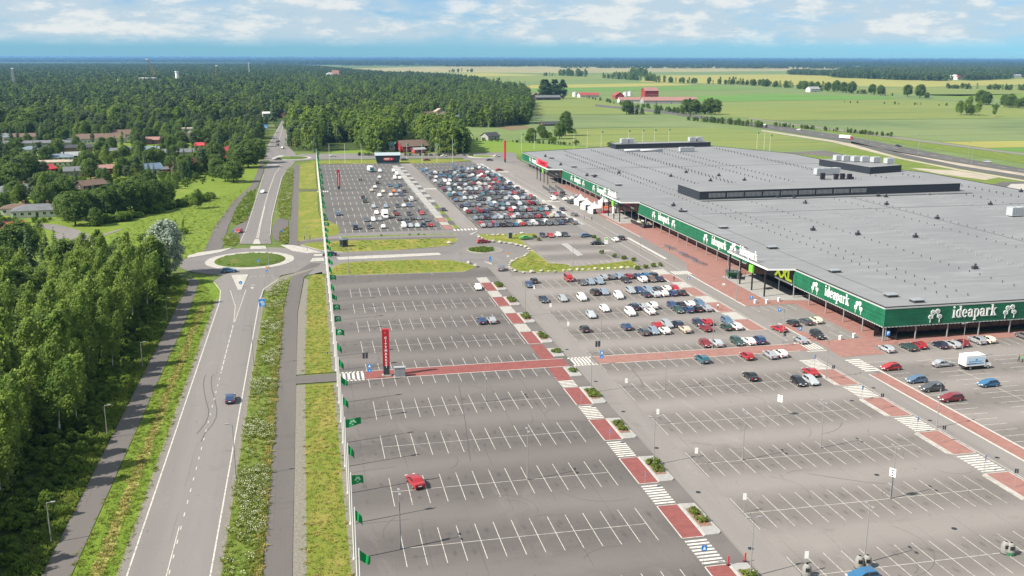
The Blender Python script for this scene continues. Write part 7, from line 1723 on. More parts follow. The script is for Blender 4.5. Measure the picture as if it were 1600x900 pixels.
X, Y = at(797, 373); t = thing('utility_cabinet', 'grey utility cabinet on the boulder edged lawn', 'cabinet', (X, Y, .1), 0); b = MB(); b.box(-.7, .7, -.5, .5, 0, 2.2); b.box(-.78, .78, -.58, .58, 2.2, 2.32); b.build('body', [mat('cabinet_grey', (.20, .24, .25), .5)], t); b = MB(); b.box(-.55, -.02, -.52, -.5, .2, 2.0); b.box(.02, .55, -.52, -.5, .2, 2.0); b.build('door', [MT['darkgrey']], t)
X, Y = at(625, 589); t = thing('utility_cabinet', 'grey metal cabinet on the crosspath beside the red pylon', 'cabinet', (X, Y + .3, .03), R_(-3)); b = MB(); b.box(-1.1, 1.1, -.45, .45, .08, 1.9, 0); b.box(-1.2, 1.2, -.55, .55, 1.9, 2.05, 0); b.build('body', [mat('galvanised_cabinet', (.33, .34, .35), .5, .2)], t); b = MB(); b.box(-1.0, -.05, -.48, -.45, .2, 1.8); b.box(.05, 1.0, -.48, -.45, .2, 1.8); b.build('door', [mat('cabinet_door', (.24, .25, .26), .5)], t); b = MB(); b.box(-1.25, 1.25, -.55, .55, 0, .08); b.build('base', [MT['conc']], t)
DOME = mat('pale_grey_dome', (.22, .215, .20), .7); DG = mat('dome_green', (.03, .14, .06), .6)
for i, (px_, py_, lab, c2) in enumerate(((1342, 887, 'grey recycling dome with black hatch, left of the pair', 0), (1354, 886, 'grey recycling dome with dark side, right of the pair', 0), (1570, 864, 'pale recycling dome, left of two at the right edge', 0), (1578, 866, 'recycling dome with green base, right of two at the right edge', 1), (1260, 900, 'striped grey recycling dome by the bottom edge', 0))):
    X, Y = at(px_, py_); t = thing('recycling_container', lab, 'container', (X, Y, .02), R_(-20))
    b = MB(); n = 12; prof = [(.56, 0), (.6, .5), (.56, 1.1), (.42, 1.5), (.18, 1.68)]
    for (ra, za), (rb2, zb2) in zip(prof, prof[1:]):
        A, B2 = circ(0, 0, ra, n), circ(0, 0, rb2, n)
        for k in range(n): j = (k + 1) % n; b.poly([(*A[k], za), (*A[j], za), (*B2[j], zb2), (*B2[k], zb2)])
    b.poly([(*p, 1.5) for p in circ(0, 0, .18, n)]); b.build('body', [DOME], t)
    b = MB(); b.box(-.24, .24, -.60, -.40, .85, 1.3); b.build('hatch', [MT['black']], t)
    b = MB(); b.prism(circ(0, 0, .62, n), .0, .42 if c2 else .1); b.build('base', [DG if c2 else MT['darkgrey']], t)
for i, p in enumerate(((1138, 884), (1164, 879))):
    X, Y = at(*p); t = thing('lane_marker', f'slim red marker post, {("left", "right")[i]} of two at the nearest planter', 'marker post', (X, Y, .13), 0); b = MB(); b.box(-.09, .09, -.05, .05, .1, 1.25, 0); b.build('post', [MT['signred']], t); b = MB(); b.box(-.2, .2, -.2, .2, 0, .1); b.build('foot', [MT['black']], t)
# hand rail stubs / yellow markers are left to the kerbs
# ------------------------------------------------------------------ people
SKIN = mat('skin', (.45, .27, .19), .6); HAIR = mat('brown_hair', (.06, .035, .02), .7)
def person(x, y, rz, label, top, legs, stride=.18, hold=None):
    ed = [(0, 1), (1, 2), (2, 3), (3, 4), (0, 5), (5, 6), (6, 7), (7, 8), (0, 9), (9, 10), (10, 11), (11, 12), (2, 13), (13, 14), (14, 15), (15, 16), (2, 17), (17, 18), (18, 19), (19, 20)]
    vs_ = [(0, 0, .95), (0, .01, 1.18), (0, 0, 1.42), (0, -.01, 1.52), (0, -.03, 1.66), (.09, 0, .90), (.10, -stride * .6, .50), (.10, -stride * .3, .09), (.10, -stride * .3 - .16, .04), (-.09, 0, .90), (-.10, stride * .2, .50), (-.10, stride, .10), (-.10, stride - .15, .04),
           (.19, 0, 1.40), (.25, .06, 1.12), (.25, -.06, .88), (.25, -.10, .78), (-.19, 0, 1.40), (-.25, -.04, 1.12), (-.24, -.16, .90), (-.24, -.20, .80)]
    rad = [.14, .125, .13, .055, .10, .095, .06, .045, .035, .095, .06, .045, .035, .06, .045, .035, .03, .06, .045, .035, .03]
    me = bpy.data.meshes.new('body'); me.from_pydata(vs_, ed, []); o = bpy.data.objects.new('body', me); C.objects.link(o)
    md = o.modifiers.new('skin', 'SKIN'); md.use_smooth_shade = True
    for i, v in enumerate(me.skin_vertices[0].data): v.radius = (rad[i], rad[i] * (.75 if i in (0, 1, 2) else 1)); v.use_root = (i == 0)
    o.modifiers.new('sub', 'SUBSURF').levels = 1
    bpy.context.view_layer.update(); m2 = bpy.data.meshes.new_from_object(o.evaluated_get(bpy.context.evaluated_depsgraph_get())); bpy.data.objects.remove(o)
    m2.materials.clear()
    for m in (SKIN, top, legs, MT['black']): m2.materials.append(m)
    for p in m2.polygons: z = p.center.z; p.material_index = 3 if z < .09 else 2 if z < .95 and abs(p.center.x) < .2 else 1 if z < 1.47 and z > .9 else 0
    t = thing('person', label, 'person', (x, y, .04), rz); m2.name = 'body'; link('body', m2, t)
    b = MB(); b.ell((0, .0, 1.70), .105, .115, .09, 8, 5); b.build('hair', [HAIR], t, True); return t
JK = {k: mat(k + '_cloth', c, .8) for k, c in {'white': (.7, .7, .68), 'dark': (.03, .03, .035), 'green': (.05, .3, .08), 'blue': (.05, .1, .25), 'red': (.4, .05, .05), 'grey': (.2, .2, .2)}.items()}
for (px_, py_, rz, lab, a, c_) in ((1121.5, 484, 2.0, 'person in white top and dark trousers walking on the street side walkway', 'white', 'dark'), (1591, 566, .3, 'person in grey top beside another by the white road markings', 'grey', 'dark'), (1597, 567, .9, 'person in green top beside another by the white road markings', 'green', 'dark'), (476, 375, 1.2, 'person in dark clothes walking on the cycle path, left of two', 'dark', 'dark'), (484.5, 375, 1.2, 'person in dark clothes walking on the cycle path, right of two', 'blue', 'dark'), (924.5, 345, .5, 'person in dark clothes crossing by the tents', 'dark', 'dark'), (1053, 440, 2.2, 'person in dark clothes by the walkway near a red car', 'dark', 'dark'), (1046, 391, 1.0, 'person in red top by the farthest bicycle rack', 'red', 'dark'), (913, 343, 1.0, 'person in blue top near the tents', 'blue', 'grey')):
    X, Y = at(px_, py_); person(X, Y, rz, lab, JK[a], JK[c_])
# ------------------------------------------------------------------ houses
RC = {'red': (.30, .06, .055), 'brightred': (.46, .05, .06), 'pinkred': (.29, .155, .135), 'darkred': (.22, .04, .045), 'grey': (.13, .135, .145), 'lightgrey': (.27, .28, .285), 'dark': (.05, .052, .058), 'blue': (.12, .17, .24), 'bluegrey': (.15, .19, .23), 'brown': (.14, .095, .075), 'beige': (.36, .30, .24), 'white': (.6, .6, .58), 'green': (.12, .25, .2)}
WC = {'white': (.62, .61, .57), 'cream': (.55, .47, .30), 'redwood': (.28, .035, .03), 'dark': (.06, .045, .04), 'brick': (.30, .14, .10), 'grey': (.32, .32, .31), 'brown': (.12, .07, .05), 'orange': (.5, .2, .13)}
HR = {k: blotchy('roof_' + k, [c], [(tuple(v * .75 for v in c), .5, .4, .7, ONE), (tuple(min(1, v * 1.2) for v in c), 2.5, .5, .75, ONE)], rough=.8) for k, c in RC.items()}
HW = {k: blotchy('wall_' + k, [c], [(tuple(v * .85 for v in c), .8, .4, .7, ONE)], rough=.85) for k, c in WC.items()}
WF = mat('white_window_frame', (.65, .65, .63), .5)
wm = MB(); wm.box(-.65, .65, -.06, .0, -.6, .6, 0); WFM = wm.mesh('window', [WF]); wm = MB(); wm.box(-.53, -.04, -.085, -.06, -.48, .48); wm.box(.04, .53, -.085, -.06, -.48, .48); WPM = wm.mesh('pane', [MT['glass']])
dm = MB(); dm.box(-.5, .5, -.07, 0, 0, 2.1); DOM = dm.mesh('door', [MT['darkgrey']])
HOUSES = []
def house(px_, py_, L, W, h, rz, roof, wall, label, kind='gable', rh=None, chim=True, cat='house', name='house', flat=None, nowin=False):
    X, Y = at(px_, py_) if px_ is not None else flat
    HOUSES.append((X, Y, L, W, h, label)); rh = rh if rh is not None else W * .28
    t = thing(name, label, cat, (X, Y, 0), R_(rz)); a, c = L / 2, W / 2
    b = MB()
    if kind in ('gable',):
        V = [(-a, -c, -.2), (a, -c, -.2), (a, c, -.2), (-a, c, -.2), (-a, -c, h), (a, -c, h), (a, c, h), (-a, c, h), (-a, 0, h + rh), (a, 0, h + rh)]
        b.faces(V, [(0, 1, 5, 4), (2, 3, 7, 6), (1, 2, 6, 9, 5), (3, 0, 4, 8, 7)])
    else: b.box(-a, a, -c, c, -.2, h, skip='b')
    b.build('wall', [HW[wall]], t)
    b = MB(); o = .55; k = rh / c
    if kind == 'gable':
        for s in (-1, 1):
            z0 = h - o * k + .03; V = [(-a - o, s * (c + o), z0), (a + o, s * (c + o), z0), (a + o, 0, h + rh + .03), (-a - o, 0, h + rh + .03)]; V += [(v[0], v[1], v[2] + .18) for v in V]
            F = [(4, 5, 6, 7), (3, 2, 1, 0), (0, 1, 5, 4), (1, 2, 6, 5), (3, 0, 4, 7)]; b.faces(V, F if s < 0 else [tuple(reversed(f)) for f in F])
    elif kind == 'hip':
        r_ = max(0, a - c); z0 = h + .02
        V = [(-a - o, -c - o, z0), (a + o, -c - o, z0), (a + o, c + o, z0), (-a - o, c + o, z0), (-r_, 0, h + rh), (r_, 0, h + rh)]
        b.faces(V, [(0, 1, 5, 4), (1, 2, 5), (2, 3, 4, 5), (3, 0, 4)]); b.box(-a - o, a + o, -c - o, c + o, h - .15, h + .015)
    else: b.box(-a - o * .6, a + o * .6, -c - o * .6, c + o * .6, h + .01, h + .35)
    rf = b.build('roof', [HR[roof]], t)
    if chim:
        b = MB(); x = a * .35; z = h + rh * (.75 if kind != 'flat' else 0) ; b.box(x - .4, x + .4, .2, .9, z - .3, z + 1.3); b.box(x - .46, x + .46, .14, .96, z + 1.3, z + 1.42); b.build('chimney', [HW['brick'] if roof in ('grey', 'brown', 'dark') else HW['dark']], rf)
    if not nowin:
        n = max(2, int(L / 2.6)); fl = 2 if h > 4.6 else 1
        for f in range(fl):
            for i in range(n):
                x = -a + L * (i + .5) / n
                for s in (-1, 1):
                    if f == 0 and i == n // 2 and s < 0: d = link('door', DOM, t, (x, -c - .0, 0)); continue
                    w = link('window', WFM, t, (x, s * c, 1.55 + f * 2.7)); w.rotation_euler = (0, 0, 0 if s < 0 else math.pi); link('pane', WPM, w)
            for s in (-1, 1):
                w = link('window', WFM, t, (s * a, 0, 1.55 + f * 2.7)); w.rotation_euler = (0, 0, R_(90) * s); link('pane', WPM, w)
    return t
house(290, 269, 14, 11, 3.6, 62, 'darkred', 'brown', 'dark brown chalet with steep red roof at the meadow edge', 'gable', 4.2)
house(262, 270, 8, 5, 2.4, 20, 'grey', 'orange', 'low grey roofed annexe left of the red roofed chalet', 'gable', 1.0, False)
house(234, 271, 12, 9, 2.9, 30, 'blue', 'white', 'white house with blue tiled roof near the big dark trees', 'gable', 2.6)
house(176, 270, 24, 9, 3.0, 14, 'pinkred', 'redwood', 'long low house with faded red roof and dark windows', 'gable', 1.6)
house(146, 275, 9, 8, 3.0, 14, 'grey', 'redwood', 'red walled garage block with grey roof beside the long red roofed house', 'gable', 1.4, False)
house(126, 274, 16, 9, 3.0, 12, 'grey', 'grey', 'pale house with grey roof and red chimney', 'gable', 1.9)
house(84, 259, 22, 11, 2.7, 8, 'beige', 'white', 'flat roofed beige bungalow below two grey roofed houses', 'hip', .9)
house(93, 252, 16, 10, 2.8, 10, 'bluegrey', 'white', 'bungalow with blue grey hip roof behind the beige bungalow', 'hip', 1.9)
house(115, 249, 14, 10, 2.8, 14, 'lightgrey', 'dark', 'house with pale grey roof right of the blue grey bungalow', 'gable', 1.9)
house(70, 272, 10, 8, 3.0, 60, 'brightred', 'redwood', 'small red roofed house between dark trees', 'gable', 2.0)
house(60, 239, 22, 11, 2.9, 6, 'bluegrey', 'white', 'wide bungalow with blue grey roof in the left village', 'hip', 1.9)
house(62, 229, 52, 9, 2.9, 3, 'grey', 'grey', 'very long grey terrace building in the left village', 'gable', 1.4)
house(32, 219, 26, 11, 3.0, 6, 'brown', 'cream', 'brown roofed house with cream wall below the pines', 'gable', 2.2)
house(3, 221, 14, 10, 3.4, 80, 'lightgrey', 'white', 'white gabled house at the left picture edge', 'gable', 2.4)
house(113, 227, 13, 9, 3.0, 75, 'grey', 'white', 'small white house with open carport facing front', 'gable', 2.2)
house(159, 223, 34, 12, 3.6, 4, 'brown', 'white', 'long white house with broad brown grey roof by the wood', 'gable', 3.2)
house(192, 219, 16, 11, 4.8, 10, 'brown', 'white', 'white house with brown pitched roof right of the long one', 'gable', 3.2)
house(122, 236, 26, 9, 2.7, 8, 'dark', 'brick', 'brick house with long dark grey roof', 'gable', 1.6)
house(185, 241, 14, 9, 2.7, 8, 'grey', 'grey', 'grey roofed bungalow beside bright garden trees', 'gable', 1.4)
house(209, 240, 9, 8, 2.7, 8, 'bluegrey', 'grey', 'small blue grey roofed house between garden trees', 'gable', 1.8)
house(238, 241, 9, 8, 3.0, 8, 'bluegrey', 'dark', 'narrow dark house with blue grey roof left of a pale tree', 'gable', 2.2)
house(276, 244, 26, 9, 2.9, 4, 'grey', 'cream', 'long cream house with grey roof behind the chalet', 'gable', 1.8)
house(240, 224, 20, 9, 3.0, 4, 'pinkred', 'brick', 'house with pale red roof in the middle of the village', 'gable', 1.8)
house(287, 211, 18, 12, 5.5, 0, 'beige', 'white', 'white flat roofed two storey house by the wood', 'flat', 0, False)
house(290, 222, 15, 10, 3.4, 65, 'brown', 'dark', 'dark house with brown roof and chimney below the white one', 'gable', 2.8)
house(320, 232, 12, 9, 2.6, 0, 'brightred', 'cream', 'small house with vivid red roof among the trees', 'gable', 1.6)
house(352, 246, 11, 9, 4.6, 70, 'brightred', 'redwood', 'red house half hidden behind a dark round tree', 'gable', 2.0)
house(62, 336, 19, 12, 2.8, 6, 'grey', 'white', 'white bungalow with grey hip roof at the bend of the lane', 'hip', 1.9)
house(30, 333, 12, 9, 2.7, 6, 'brown', 'white', 'low brown roofed house left of the grey hip roofed bungalow', 'hip', 1.4)
house(28, 305, 20, 14, 2.9, 30, 'grey', 'white', 'house with grey blue hip roof in the left trees', 'hip', 2.6)
house(143, 296, 12, 8, 2.7, 40, 'brown', 'dark', 'small brown roofed shed house behind dark trees', 'gable', 2.0)
house(2, 372, 15, 10, 3.0, 12, 'brightred', 'white', 'house with bright red tiled roof at the left picture edge', 'gable', 2.6)
house(72, 466, 11, 9, 5.6, 28, 'dark', 'cream', 'pale two storey house with flat dark roof above the birches', 'flat', 0, False)
house(36, 448, 12, 5, 2.5, 8, 'white', 'white', 'low white carport beside the pale two storey house', 'flat', 0, False, nowin=True)
house(646, 236, 22, 13, 4.0, 18, 'brown', 'redwood', 'red wooden barn with brown roof behind the far lot', 'gable', 3.6, False, 'barn', 'barn')
house(654, 239, 8, 6, 2.6, 18, 'lightgrey', 'redwood', 'small red shed with pale roof before the red barn', 'gable', 1.0, False, 'shed', 'shed')
house(617, 233, 10, 7, 3.0, 10, 'green', 'white', 'small house with green roof left of the red barn', 'gable', 2.0, False)
house(528, 198, 14, 9, 3.2, 5, 'brightred', 'redwood', 'red roofed cottage among the middle trees', 'gable', 1.8)
house(684, 193.5, 44, 12, 4.6, 0, 'blue', 'white', 'long white house with dark blue roof at the wood edge', 'gable', 3.6)
house(668, 186, 20, 12, 4.6, 10, 'brown', 'white', 'brown roofed house left of the cream gable', 'gable', 3.0)
house(687, 184, 16, 12, 6.5, 90, 'beige', 'cream', 'cream gabled house above the blue roofed long house', 'gable', 3.6)
house(766, 218, 12, 9, 3.0, 30, 'dark', 'grey', 'small dark roofed barn alone in the field', 'gable', 2.6, False, 'barn', 'barn')
house(418, 182, 11, 8, 3.5, 10, 'white', 'white', 'pale roofed house above the left wood road', 'gable', 1.6)
house(444, 184, 14, 10, 4.0, 80, 'dark', 'brown', 'dark gabled house at the end of the far road', 'gable', 4.0)
house(837, 155, 20, 12, 6, 80, 'brown', 'brown', 'brown farm house left of the poplar row', 'gable', 4.0)
house(855, 156, 40, 12, 4, 4, 'grey', 'dark', 'long grey farm shed left of the poplar row', 'gable', 3, False, 'barn', 'barn')
house(862, 196, 22, 9, 1.6, 10, 'dark', 'brown', 'collapsed dark barn among bushes in the field', 'gable', 2.2, False, 'barn', 'barn')
# farm and far industry
house(919, 152, 34, 15, 4, 4, 'red', 'white', 'white farm hall with dark red roof left of the farm', 'gable', 3.5, False, 'barn', 'barn')
house(966, 154, 22, 15, 5, 85, 'red', 'redwood', 'red roofed farm building with steep gable', 'gable', 5, False, 'barn', 'barn')
house(1015, 152, 24, 18, 11, 2, 'pinkred', 'redwood', 'tall dark red granary tower block of the farm', 'gable', 5, False, 'granary', 'granary')
house(1045, 161.5, 80, 20, 4.5, -6, 'pinkred', 'grey', 'very long farm hall with pale red roof', 'gable', 4.5, False, 'barn', 'barn')
house(987, 160, 40, 15, 4, -4, 'pinkred', 'white', 'pale red roofed farm wing left of the long hall', 'gable', 3.5, False, 'barn', 'barn')
house(1270, 143.5, 24, 14, 6, 10, 'lightgrey', 'white', 'small white barn alone in the right fields', 'gable', 4, False, 'barn', 'barn')
house(1488, 124, 30, 20, 10, 10, 'white', 'white', 'white house at the edge of the right wood', 'gable', 5, False)
house(1500, 124.5, 40, 18, 7, 10, 'red', 'white', 'red roofed house at the edge of the right wood', 'gable', 6, False)
house(1586, 121, 40, 18, 7, 0, 'lightgrey', 'white', 'long white house in the right wood clearing', 'gable', 4, False)
def silo(px_, py_, r, h, label, n=1):
    X, Y = at(px_, py_); t = thing('silo', label, 'silo', (X, Y, 0)); b = MB(); b.tube((0, 0, 0), (0, 0, h), r, r, 14); b.build('tank', [mat('silo_white', (.62, .63, .62), .5)], t, False); b = MB(); b.tube((0, 0, h), (0, 0, h + r * .5), r, .2, 14); b.build('cap', [MT['metal']], t)
for i, (p, l) in enumerate((((898, 151), 'white silo left of the dark red roofed hall'), ((977, 151), 'white silo before the granary, left one'), ((984, 150), 'white silo before the granary, right one'))): silo(*p, 4, 7, l)
silo(515, 128, 8, 22, 'white tank left of the red mill tower, left one'); silo(519, 128.5, 8, 22, 'white tank left of the red mill tower, right one')
house(524.5, 128.5, 17, 17, 19, 0, 'pinkred', 'orange', 'orange red mill tower rising above the wood', 'gable', 12, False, 'mill', 'mill')
X, Y = at(205, 139); t = thing('industrial_building', 'large pale industrial block rising above the left wood', 'factory', (X, Y, 0), R_(-2))
b = MB(); b.box(-50, 42, -20, 20, 0, 15); b.box(20, 48, -16, 16, 15, 21); b.build('wall', [HW['grey']], t); b = MB(); b.box(-51, 43, -21, 21, 15, 16.5); b.box(19, 49, -17, 17, 21, 22.5); b.build('roof', [HR['white']], t); b = MB(); b.tube((-22, 0, 16), (-22, 0, 20), 3, 3, 12); b.build('vent', [MT['white']], t)
for k in range(9): b = MB(); b.box(-48 + k * 10, -41 + k * 10, -20.3, -20, 9, 13); b.build('window', [MT['glass']], t)
def mast(p, top, r, label, m, lean=(0, 0), name='mast'):
    X, Y = at(*p); lo, hi = 0, 250
    for _ in range(40):
        md = (lo + hi) / 2
        if to_px(X + lean[0] * md, Y, md)[1] > top: lo = md
        else: hi = md
    t = thing(name, label, name.replace('_', ' '), (X, Y, 0)); b = MB(); h = lo
    if name == 'chimney': b.tube((0, 0, 0), (0, 0, h), r, r * .7, 12); b.build('shaft', [m], t); b = MB(); b.tube((0, 0, h), (0, 0, h + 2), r * .9, r * .9, 12); b.build('rim', [m], t); return
    s = r
    for sx in (-1, 1):
        for sy in (-1, 1): b.tube((sx * s, sy * s, 0), (lean[0] * h + sx * s * .4, sy * s * .4, h), r * .25, r * .2, 4)
    for k in range(12):
        z = h * k / 12; z2 = h * (k + 1) / 12; b.tube((lean[0] * z - s * .8, -s * .8, z), (lean[0] * z2 + s * .8, -s * .8, z2), r * .15, r * .15, 4); b.tube((lean[0] * z + s * .8, -s * .8, z), (lean[0] * z2 - s * .8, -s * .8, z2), r * .15, r * .15, 4)
    b.build('lattice', [m], t)
    b = MB(); b.box(lean[0] * h - r, lean[0] * h + r, -r, r, h * .95, h); b.build('head', [MT['white']], t)
mast((23, 142), 108, 2.2, 'pale lattice mast at the left edge of the wood', MT['metal'])
mast((278, 136), 114, 5, 'white chimney above the left wood', MT['white'], name='chimney')
CRM = mat('crane_ochre', (.30, .22, .05), .6)
mast((249, 130), 93, 2.6, 'leaning crane boom above the pale industrial block', CRM, (-.42, 0), 'crane')
mast((337, 134), 103, 2.4, 'ochre crane boom right of the white chimney', CRM, (.1, 0), 'crane')
mast((390, 124), 99, 1.6, 'thin white mast above the wood hill', MT['white'])
for i, (p, tp) in enumerate((((1202, 206), 188), ((1262, 226), 200), ((1140, 196), 176), ((1255, 140), 118), ((1284, 132), 112), ((830, 132), 120))):
    pass
# ------------------------------------------------------------------ trees, woods, grass
def covers_house(x, y, h, r):
    u, v = to_px(x, y, 0); u2, v2 = to_px(x, y, h); d = math.hypot(x, y); w = r * 1488 / d
    global hitclear
    hitclear = False
    for (hx, hy, L, W, hh, lb_) in HOUSES:
        dd = math.hypot(hx - x, hy - y)
        if dd < max(L, W) * .5 + 1.5: return True
        hu, hv = to_px(hx, hy, hh * .7); hw = L * .42 * 1488 / math.hypot(hx, hy)
        if hy > y and abs(hu - u) < w + hw and v2 < hv + 2 and v > hv:
            if any(q in lb_ for q in ('chalet', 'blue tiled', 'faded red', 'hip roof at the bend', 'broad brown grey', 'pale grey roof', 'flat roofed beige', 'pale red roof', 'vivid red', 'blue grey hip')): hitclear = True
            return True
    return False
cnt = {}
def put(kind, x, y, h, label, group, wide=1.0, z=0.0, var=None):
    cnt[kind] = cnt.get(kind, 0) + 1; return tree(kind, x, y, h, label, group, z, wide, var)
# 1. birch wood left of the footpath
WOOD = [(-42.5, 96), (-41.5, 150), (-41.0, 200), (-41.0, 240), (-43, 268), (-47, 286), (-62, 292), (-80, 262), (-92, 250), (-76, 200), (-62, 150), (-50, 96)]
HX = [(h[0], h[1]) for h in HOUSES]
near = fill(WOOD, 5.4, .45, 3)
for x, y in near:
    if any(math.hypot(x - a, y - c) < 9 for a, c in HX): continue
    edge = x > -46
    if y < 140 and x > -46.5 or edge and rng.random() < .35: continue
    sg = 'nearest the camera' if y < 140 else 'level with the nearest footpath lamps' if y < 185 else 'level with the farther footpath lamps' if y < 235 else 'nearest the roundabout'
    if not edge and rng.random() < .16: put('broad', x, y, rng.uniform(10, 14), 'dark leafy tree among the birches, ' + sg, 'leafy trees in the roadside wood', .9, -.05); continue
    put('birch', x, y, rng.uniform(11.5, 17.5) * (.92 if edge else 1), ('birch at the footpath edge of the roadside wood, ' if x > -47 else 'birch inside the roadside wood, ') + sg, 'birches of the roadside wood', rng.uniform(.85, 1.2), -.05)
X, Y = at(258, 432); put('silver', X, Y, 16.5, 'broad silvery white willow at the end of the birch wood', None, 1.0)
put('broad', X - 1, Y - 12, 13, 'dark round tree beside the silvery willow', None, .9)
for (px_, py_, h, k) in ((48, 428, 15, 'spruce'), (20, 425, 14, 'broad'), (70, 436, 12, 'spruce'), (92, 440, 16, 'spruce'), (108, 446, 15, 'spruce'), (125, 442, 9, 'pine'), (140, 446, 8, 'pine'), (158, 440, 9, 'pine'), (178, 432, 9, 'pine'), (5, 420, 15, 'pine'), (35, 415, 14, 'broad'), (28, 400, 12, 'birch'), (58, 402, 12, 'birch'), (12, 455, 12, 'broad'), (28, 520, 15, 'broad'), (48, 505, 14, 'spruce'), (8, 540, 14, 'broad'), (190, 422, 10, 'broad'), (75, 415, 12, 'spruce'), (-10, 440, 15, 'spruce')):
    X, Y = at(px_, py_)
    put(k, X, Y, h, {'spruce': 'dark spruce in the grove around the pale two storey house', 'pine': 'short dark pine in the grove above the birch wood', 'broad': 'dark leafy tree in the grove around the pale two storey house', 'birch': 'pale birch beside the red tiled house at the picture edge'}[k], 'trees of the grove by the pale house')
# 2. big dark garden trees along the meadow edge and singles
for (px_, py_, h, k, w, lab) in ((118, 352, 13, 'broad', 1.05, 'big dark tree right of the grey hip roofed bungalow'), (151, 353, 7, 'broad', .95, 'round bright bush tree alone on the lawn by the bungalow'), (135, 345, 12, 'broad', 1, ''), (165, 342, 13, 'broad', 1, ''), (185, 338, 13, 'broad', 1.05, ''), (205, 334, 14, 'broad', 1.1, ''), (225, 330, 13, 'broad', 1.1, ''), (245, 325, 12, 'broad', 1.1, ''), (262, 318, 10, 'broad', 1.0, ''), (175, 328, 12, 'pine', 1, ''), (215, 318, 12, 'broad', 1, ''), (150, 330, 12, 'spruce', 1, ''), (102, 344, 11, 'broad', 1, ''),
    (303, 326, 8.5, 'birch', 1.5, 'birch group tree standing alone in the meadow, left one'), (311, 325, 7.5, 'birch', 1.4, 'birch group tree standing alone in the meadow, right one'),
    (365, 285, 11, 'broad', 1.25, 'rounded grey green tree at the footpath bend'), (352, 283, 9, 'broad', 1.2, 'dark bushy tree left of the footpath bend'), (376, 262, 13, 'broad', 1.15, 'dark rounded tree hiding the red house'), (388, 262, 16, 'broad', 1.2, 'tall pale green maple above the footpath'), (402, 255, 15, 'broad', 1.0, 'leafy tree right of the tall maple beside the road'), (345, 262, 12, 'spruce', 1, 'slim spruce left of the hidden red house'), (335, 255, 13, 'broad', 1, 'leafy tree behind the chalet garden'),
    (312, 272, 7, 'light', 1.2, 'pale rounded willow beside the chalet, front one'), (302, 262, 7, 'light', 1.2, 'pale rounded willow beside the chalet, rear one'), (248, 262, 11, 'light', .75, 'slim pale garden tree left of the chalet'), (88, 296, 8, 'light', .8, 'bright yellow green garden tree between dark trees'), (181, 250, 6, 'light', 1.2, 'pale clipped willow ball left of the big garden trees'), (211, 262, 7, 'light', 1.2, 'bright round tree beside the faded red roof'), (245, 362, 3.2, 'birch', 1.6, 'young sapling in the meadow, leftmost'), (253, 360, 4.5, 'birch', 1.1, 'young sapling in the meadow, second from left'), (273, 357, 3.5, 'birch', .9, 'young slim sapling in the meadow, third'), (286, 356, 3.6, 'birch', .9, 'young slim sapling in the meadow, rightmost'), (287, 365, 2.2, 'bush', 1.2, 'dark bush below the saplings in the meadow'), (230, 378, 3, 'bush', 1.6, 'dark bush in front of the silvery willow')):
    X, Y = at(px_, py_); put(k, X, Y, h, lab or 'big dark tree in the belt along the upper meadow edge', None if lab else 'dark trees along the meadow edge', w)
# hedge and shrubs along the meadow
for i in range(34):
    t_ = i / 33; X, Y = at(150 + 180 * t_, 352 - 42 * t_ ** 1.1); put('bush', X + rng.uniform(-2, 2), Y + rng.uniform(-3, 3), rng.uniform(2, 3.6), 'shrub in the hedge along the upper meadow edge', 'hedge shrubs along the meadow', 1.2)
# 3. village trees between the houses
VIL = pxs((-40, 345), (-40, 206), (120, 206), (330, 196), (420, 192), (402, 240), (340, 276), (262, 300), (120, 322), (60, 352))
r9 = random.Random(33); nv = 0
for x, y in fill(VIL, 8.0, .48, 12):
    k = r9.choices(['broad', 'spruce', 'pine', 'birch', 'light', 'bush', 'bush'], [30, 14, 10, 10, 8, 14, 14])[0]
    h = {'broad': r9.uniform(8.5, 14), 'spruce': r9.uniform(10, 18), 'pine': r9.uniform(12, 17), 'birch': r9.uniform(10, 15), 'light': r9.uniform(5, 8), 'bush': r9.uniform(1.8, 3.2)}[k]
    rad = {'broad': 3.4, 'spruce': 2, 'pine': 2.2, 'birch': 2, 'light': 2.4, 'bush': 1.3}[k]
    if covers_house(x, y, h, rad):
        if k == 'bush' or covers_house(x, y, 2.4, 1.2): continue
        k, h = ('bush', r9.uniform(1.6, 2.6)) if hitclear or r9.random() < .66 else (k, h * .8)
    u, v = to_px(x, y)
    if u < -60 or cnt.get(k, 0) > 285: continue
    hn = min(HOUSES, key=lambda q: math.hypot(q[0] - x, q[1] - y)); du = to_px(hn[0], hn[1])[0] - u; rel = ('left of' if du > 9 else 'right of' if du < -9 else 'behind' if y > hn[1] else 'in front of')
    o = put(k, x, y, h, {'broad': 'leafy garden tree between the village houses', 'spruce': 'dark spruce between the village houses', 'pine': 'pine between the village houses', 'birch': 'birch between the village houses', 'light': 'pale green garden tree between the village houses', 'bush': 'garden bush between the village houses'}[k], 'garden trees of the village', r9.uniform(.9, 1.2))
    o['label'] = {'broad': 'leafy tree ', 'spruce': 'dark spruce ', 'pine': 'pine ', 'birch': 'birch ', 'light': 'pale green tree ', 'bush': 'low bush '}[k] + rel + ' the ' + ' '.join(w for w in hn[5].split() if w not in ('very',))
    o['label'] = ' '.join(o['label'].split()[:15])
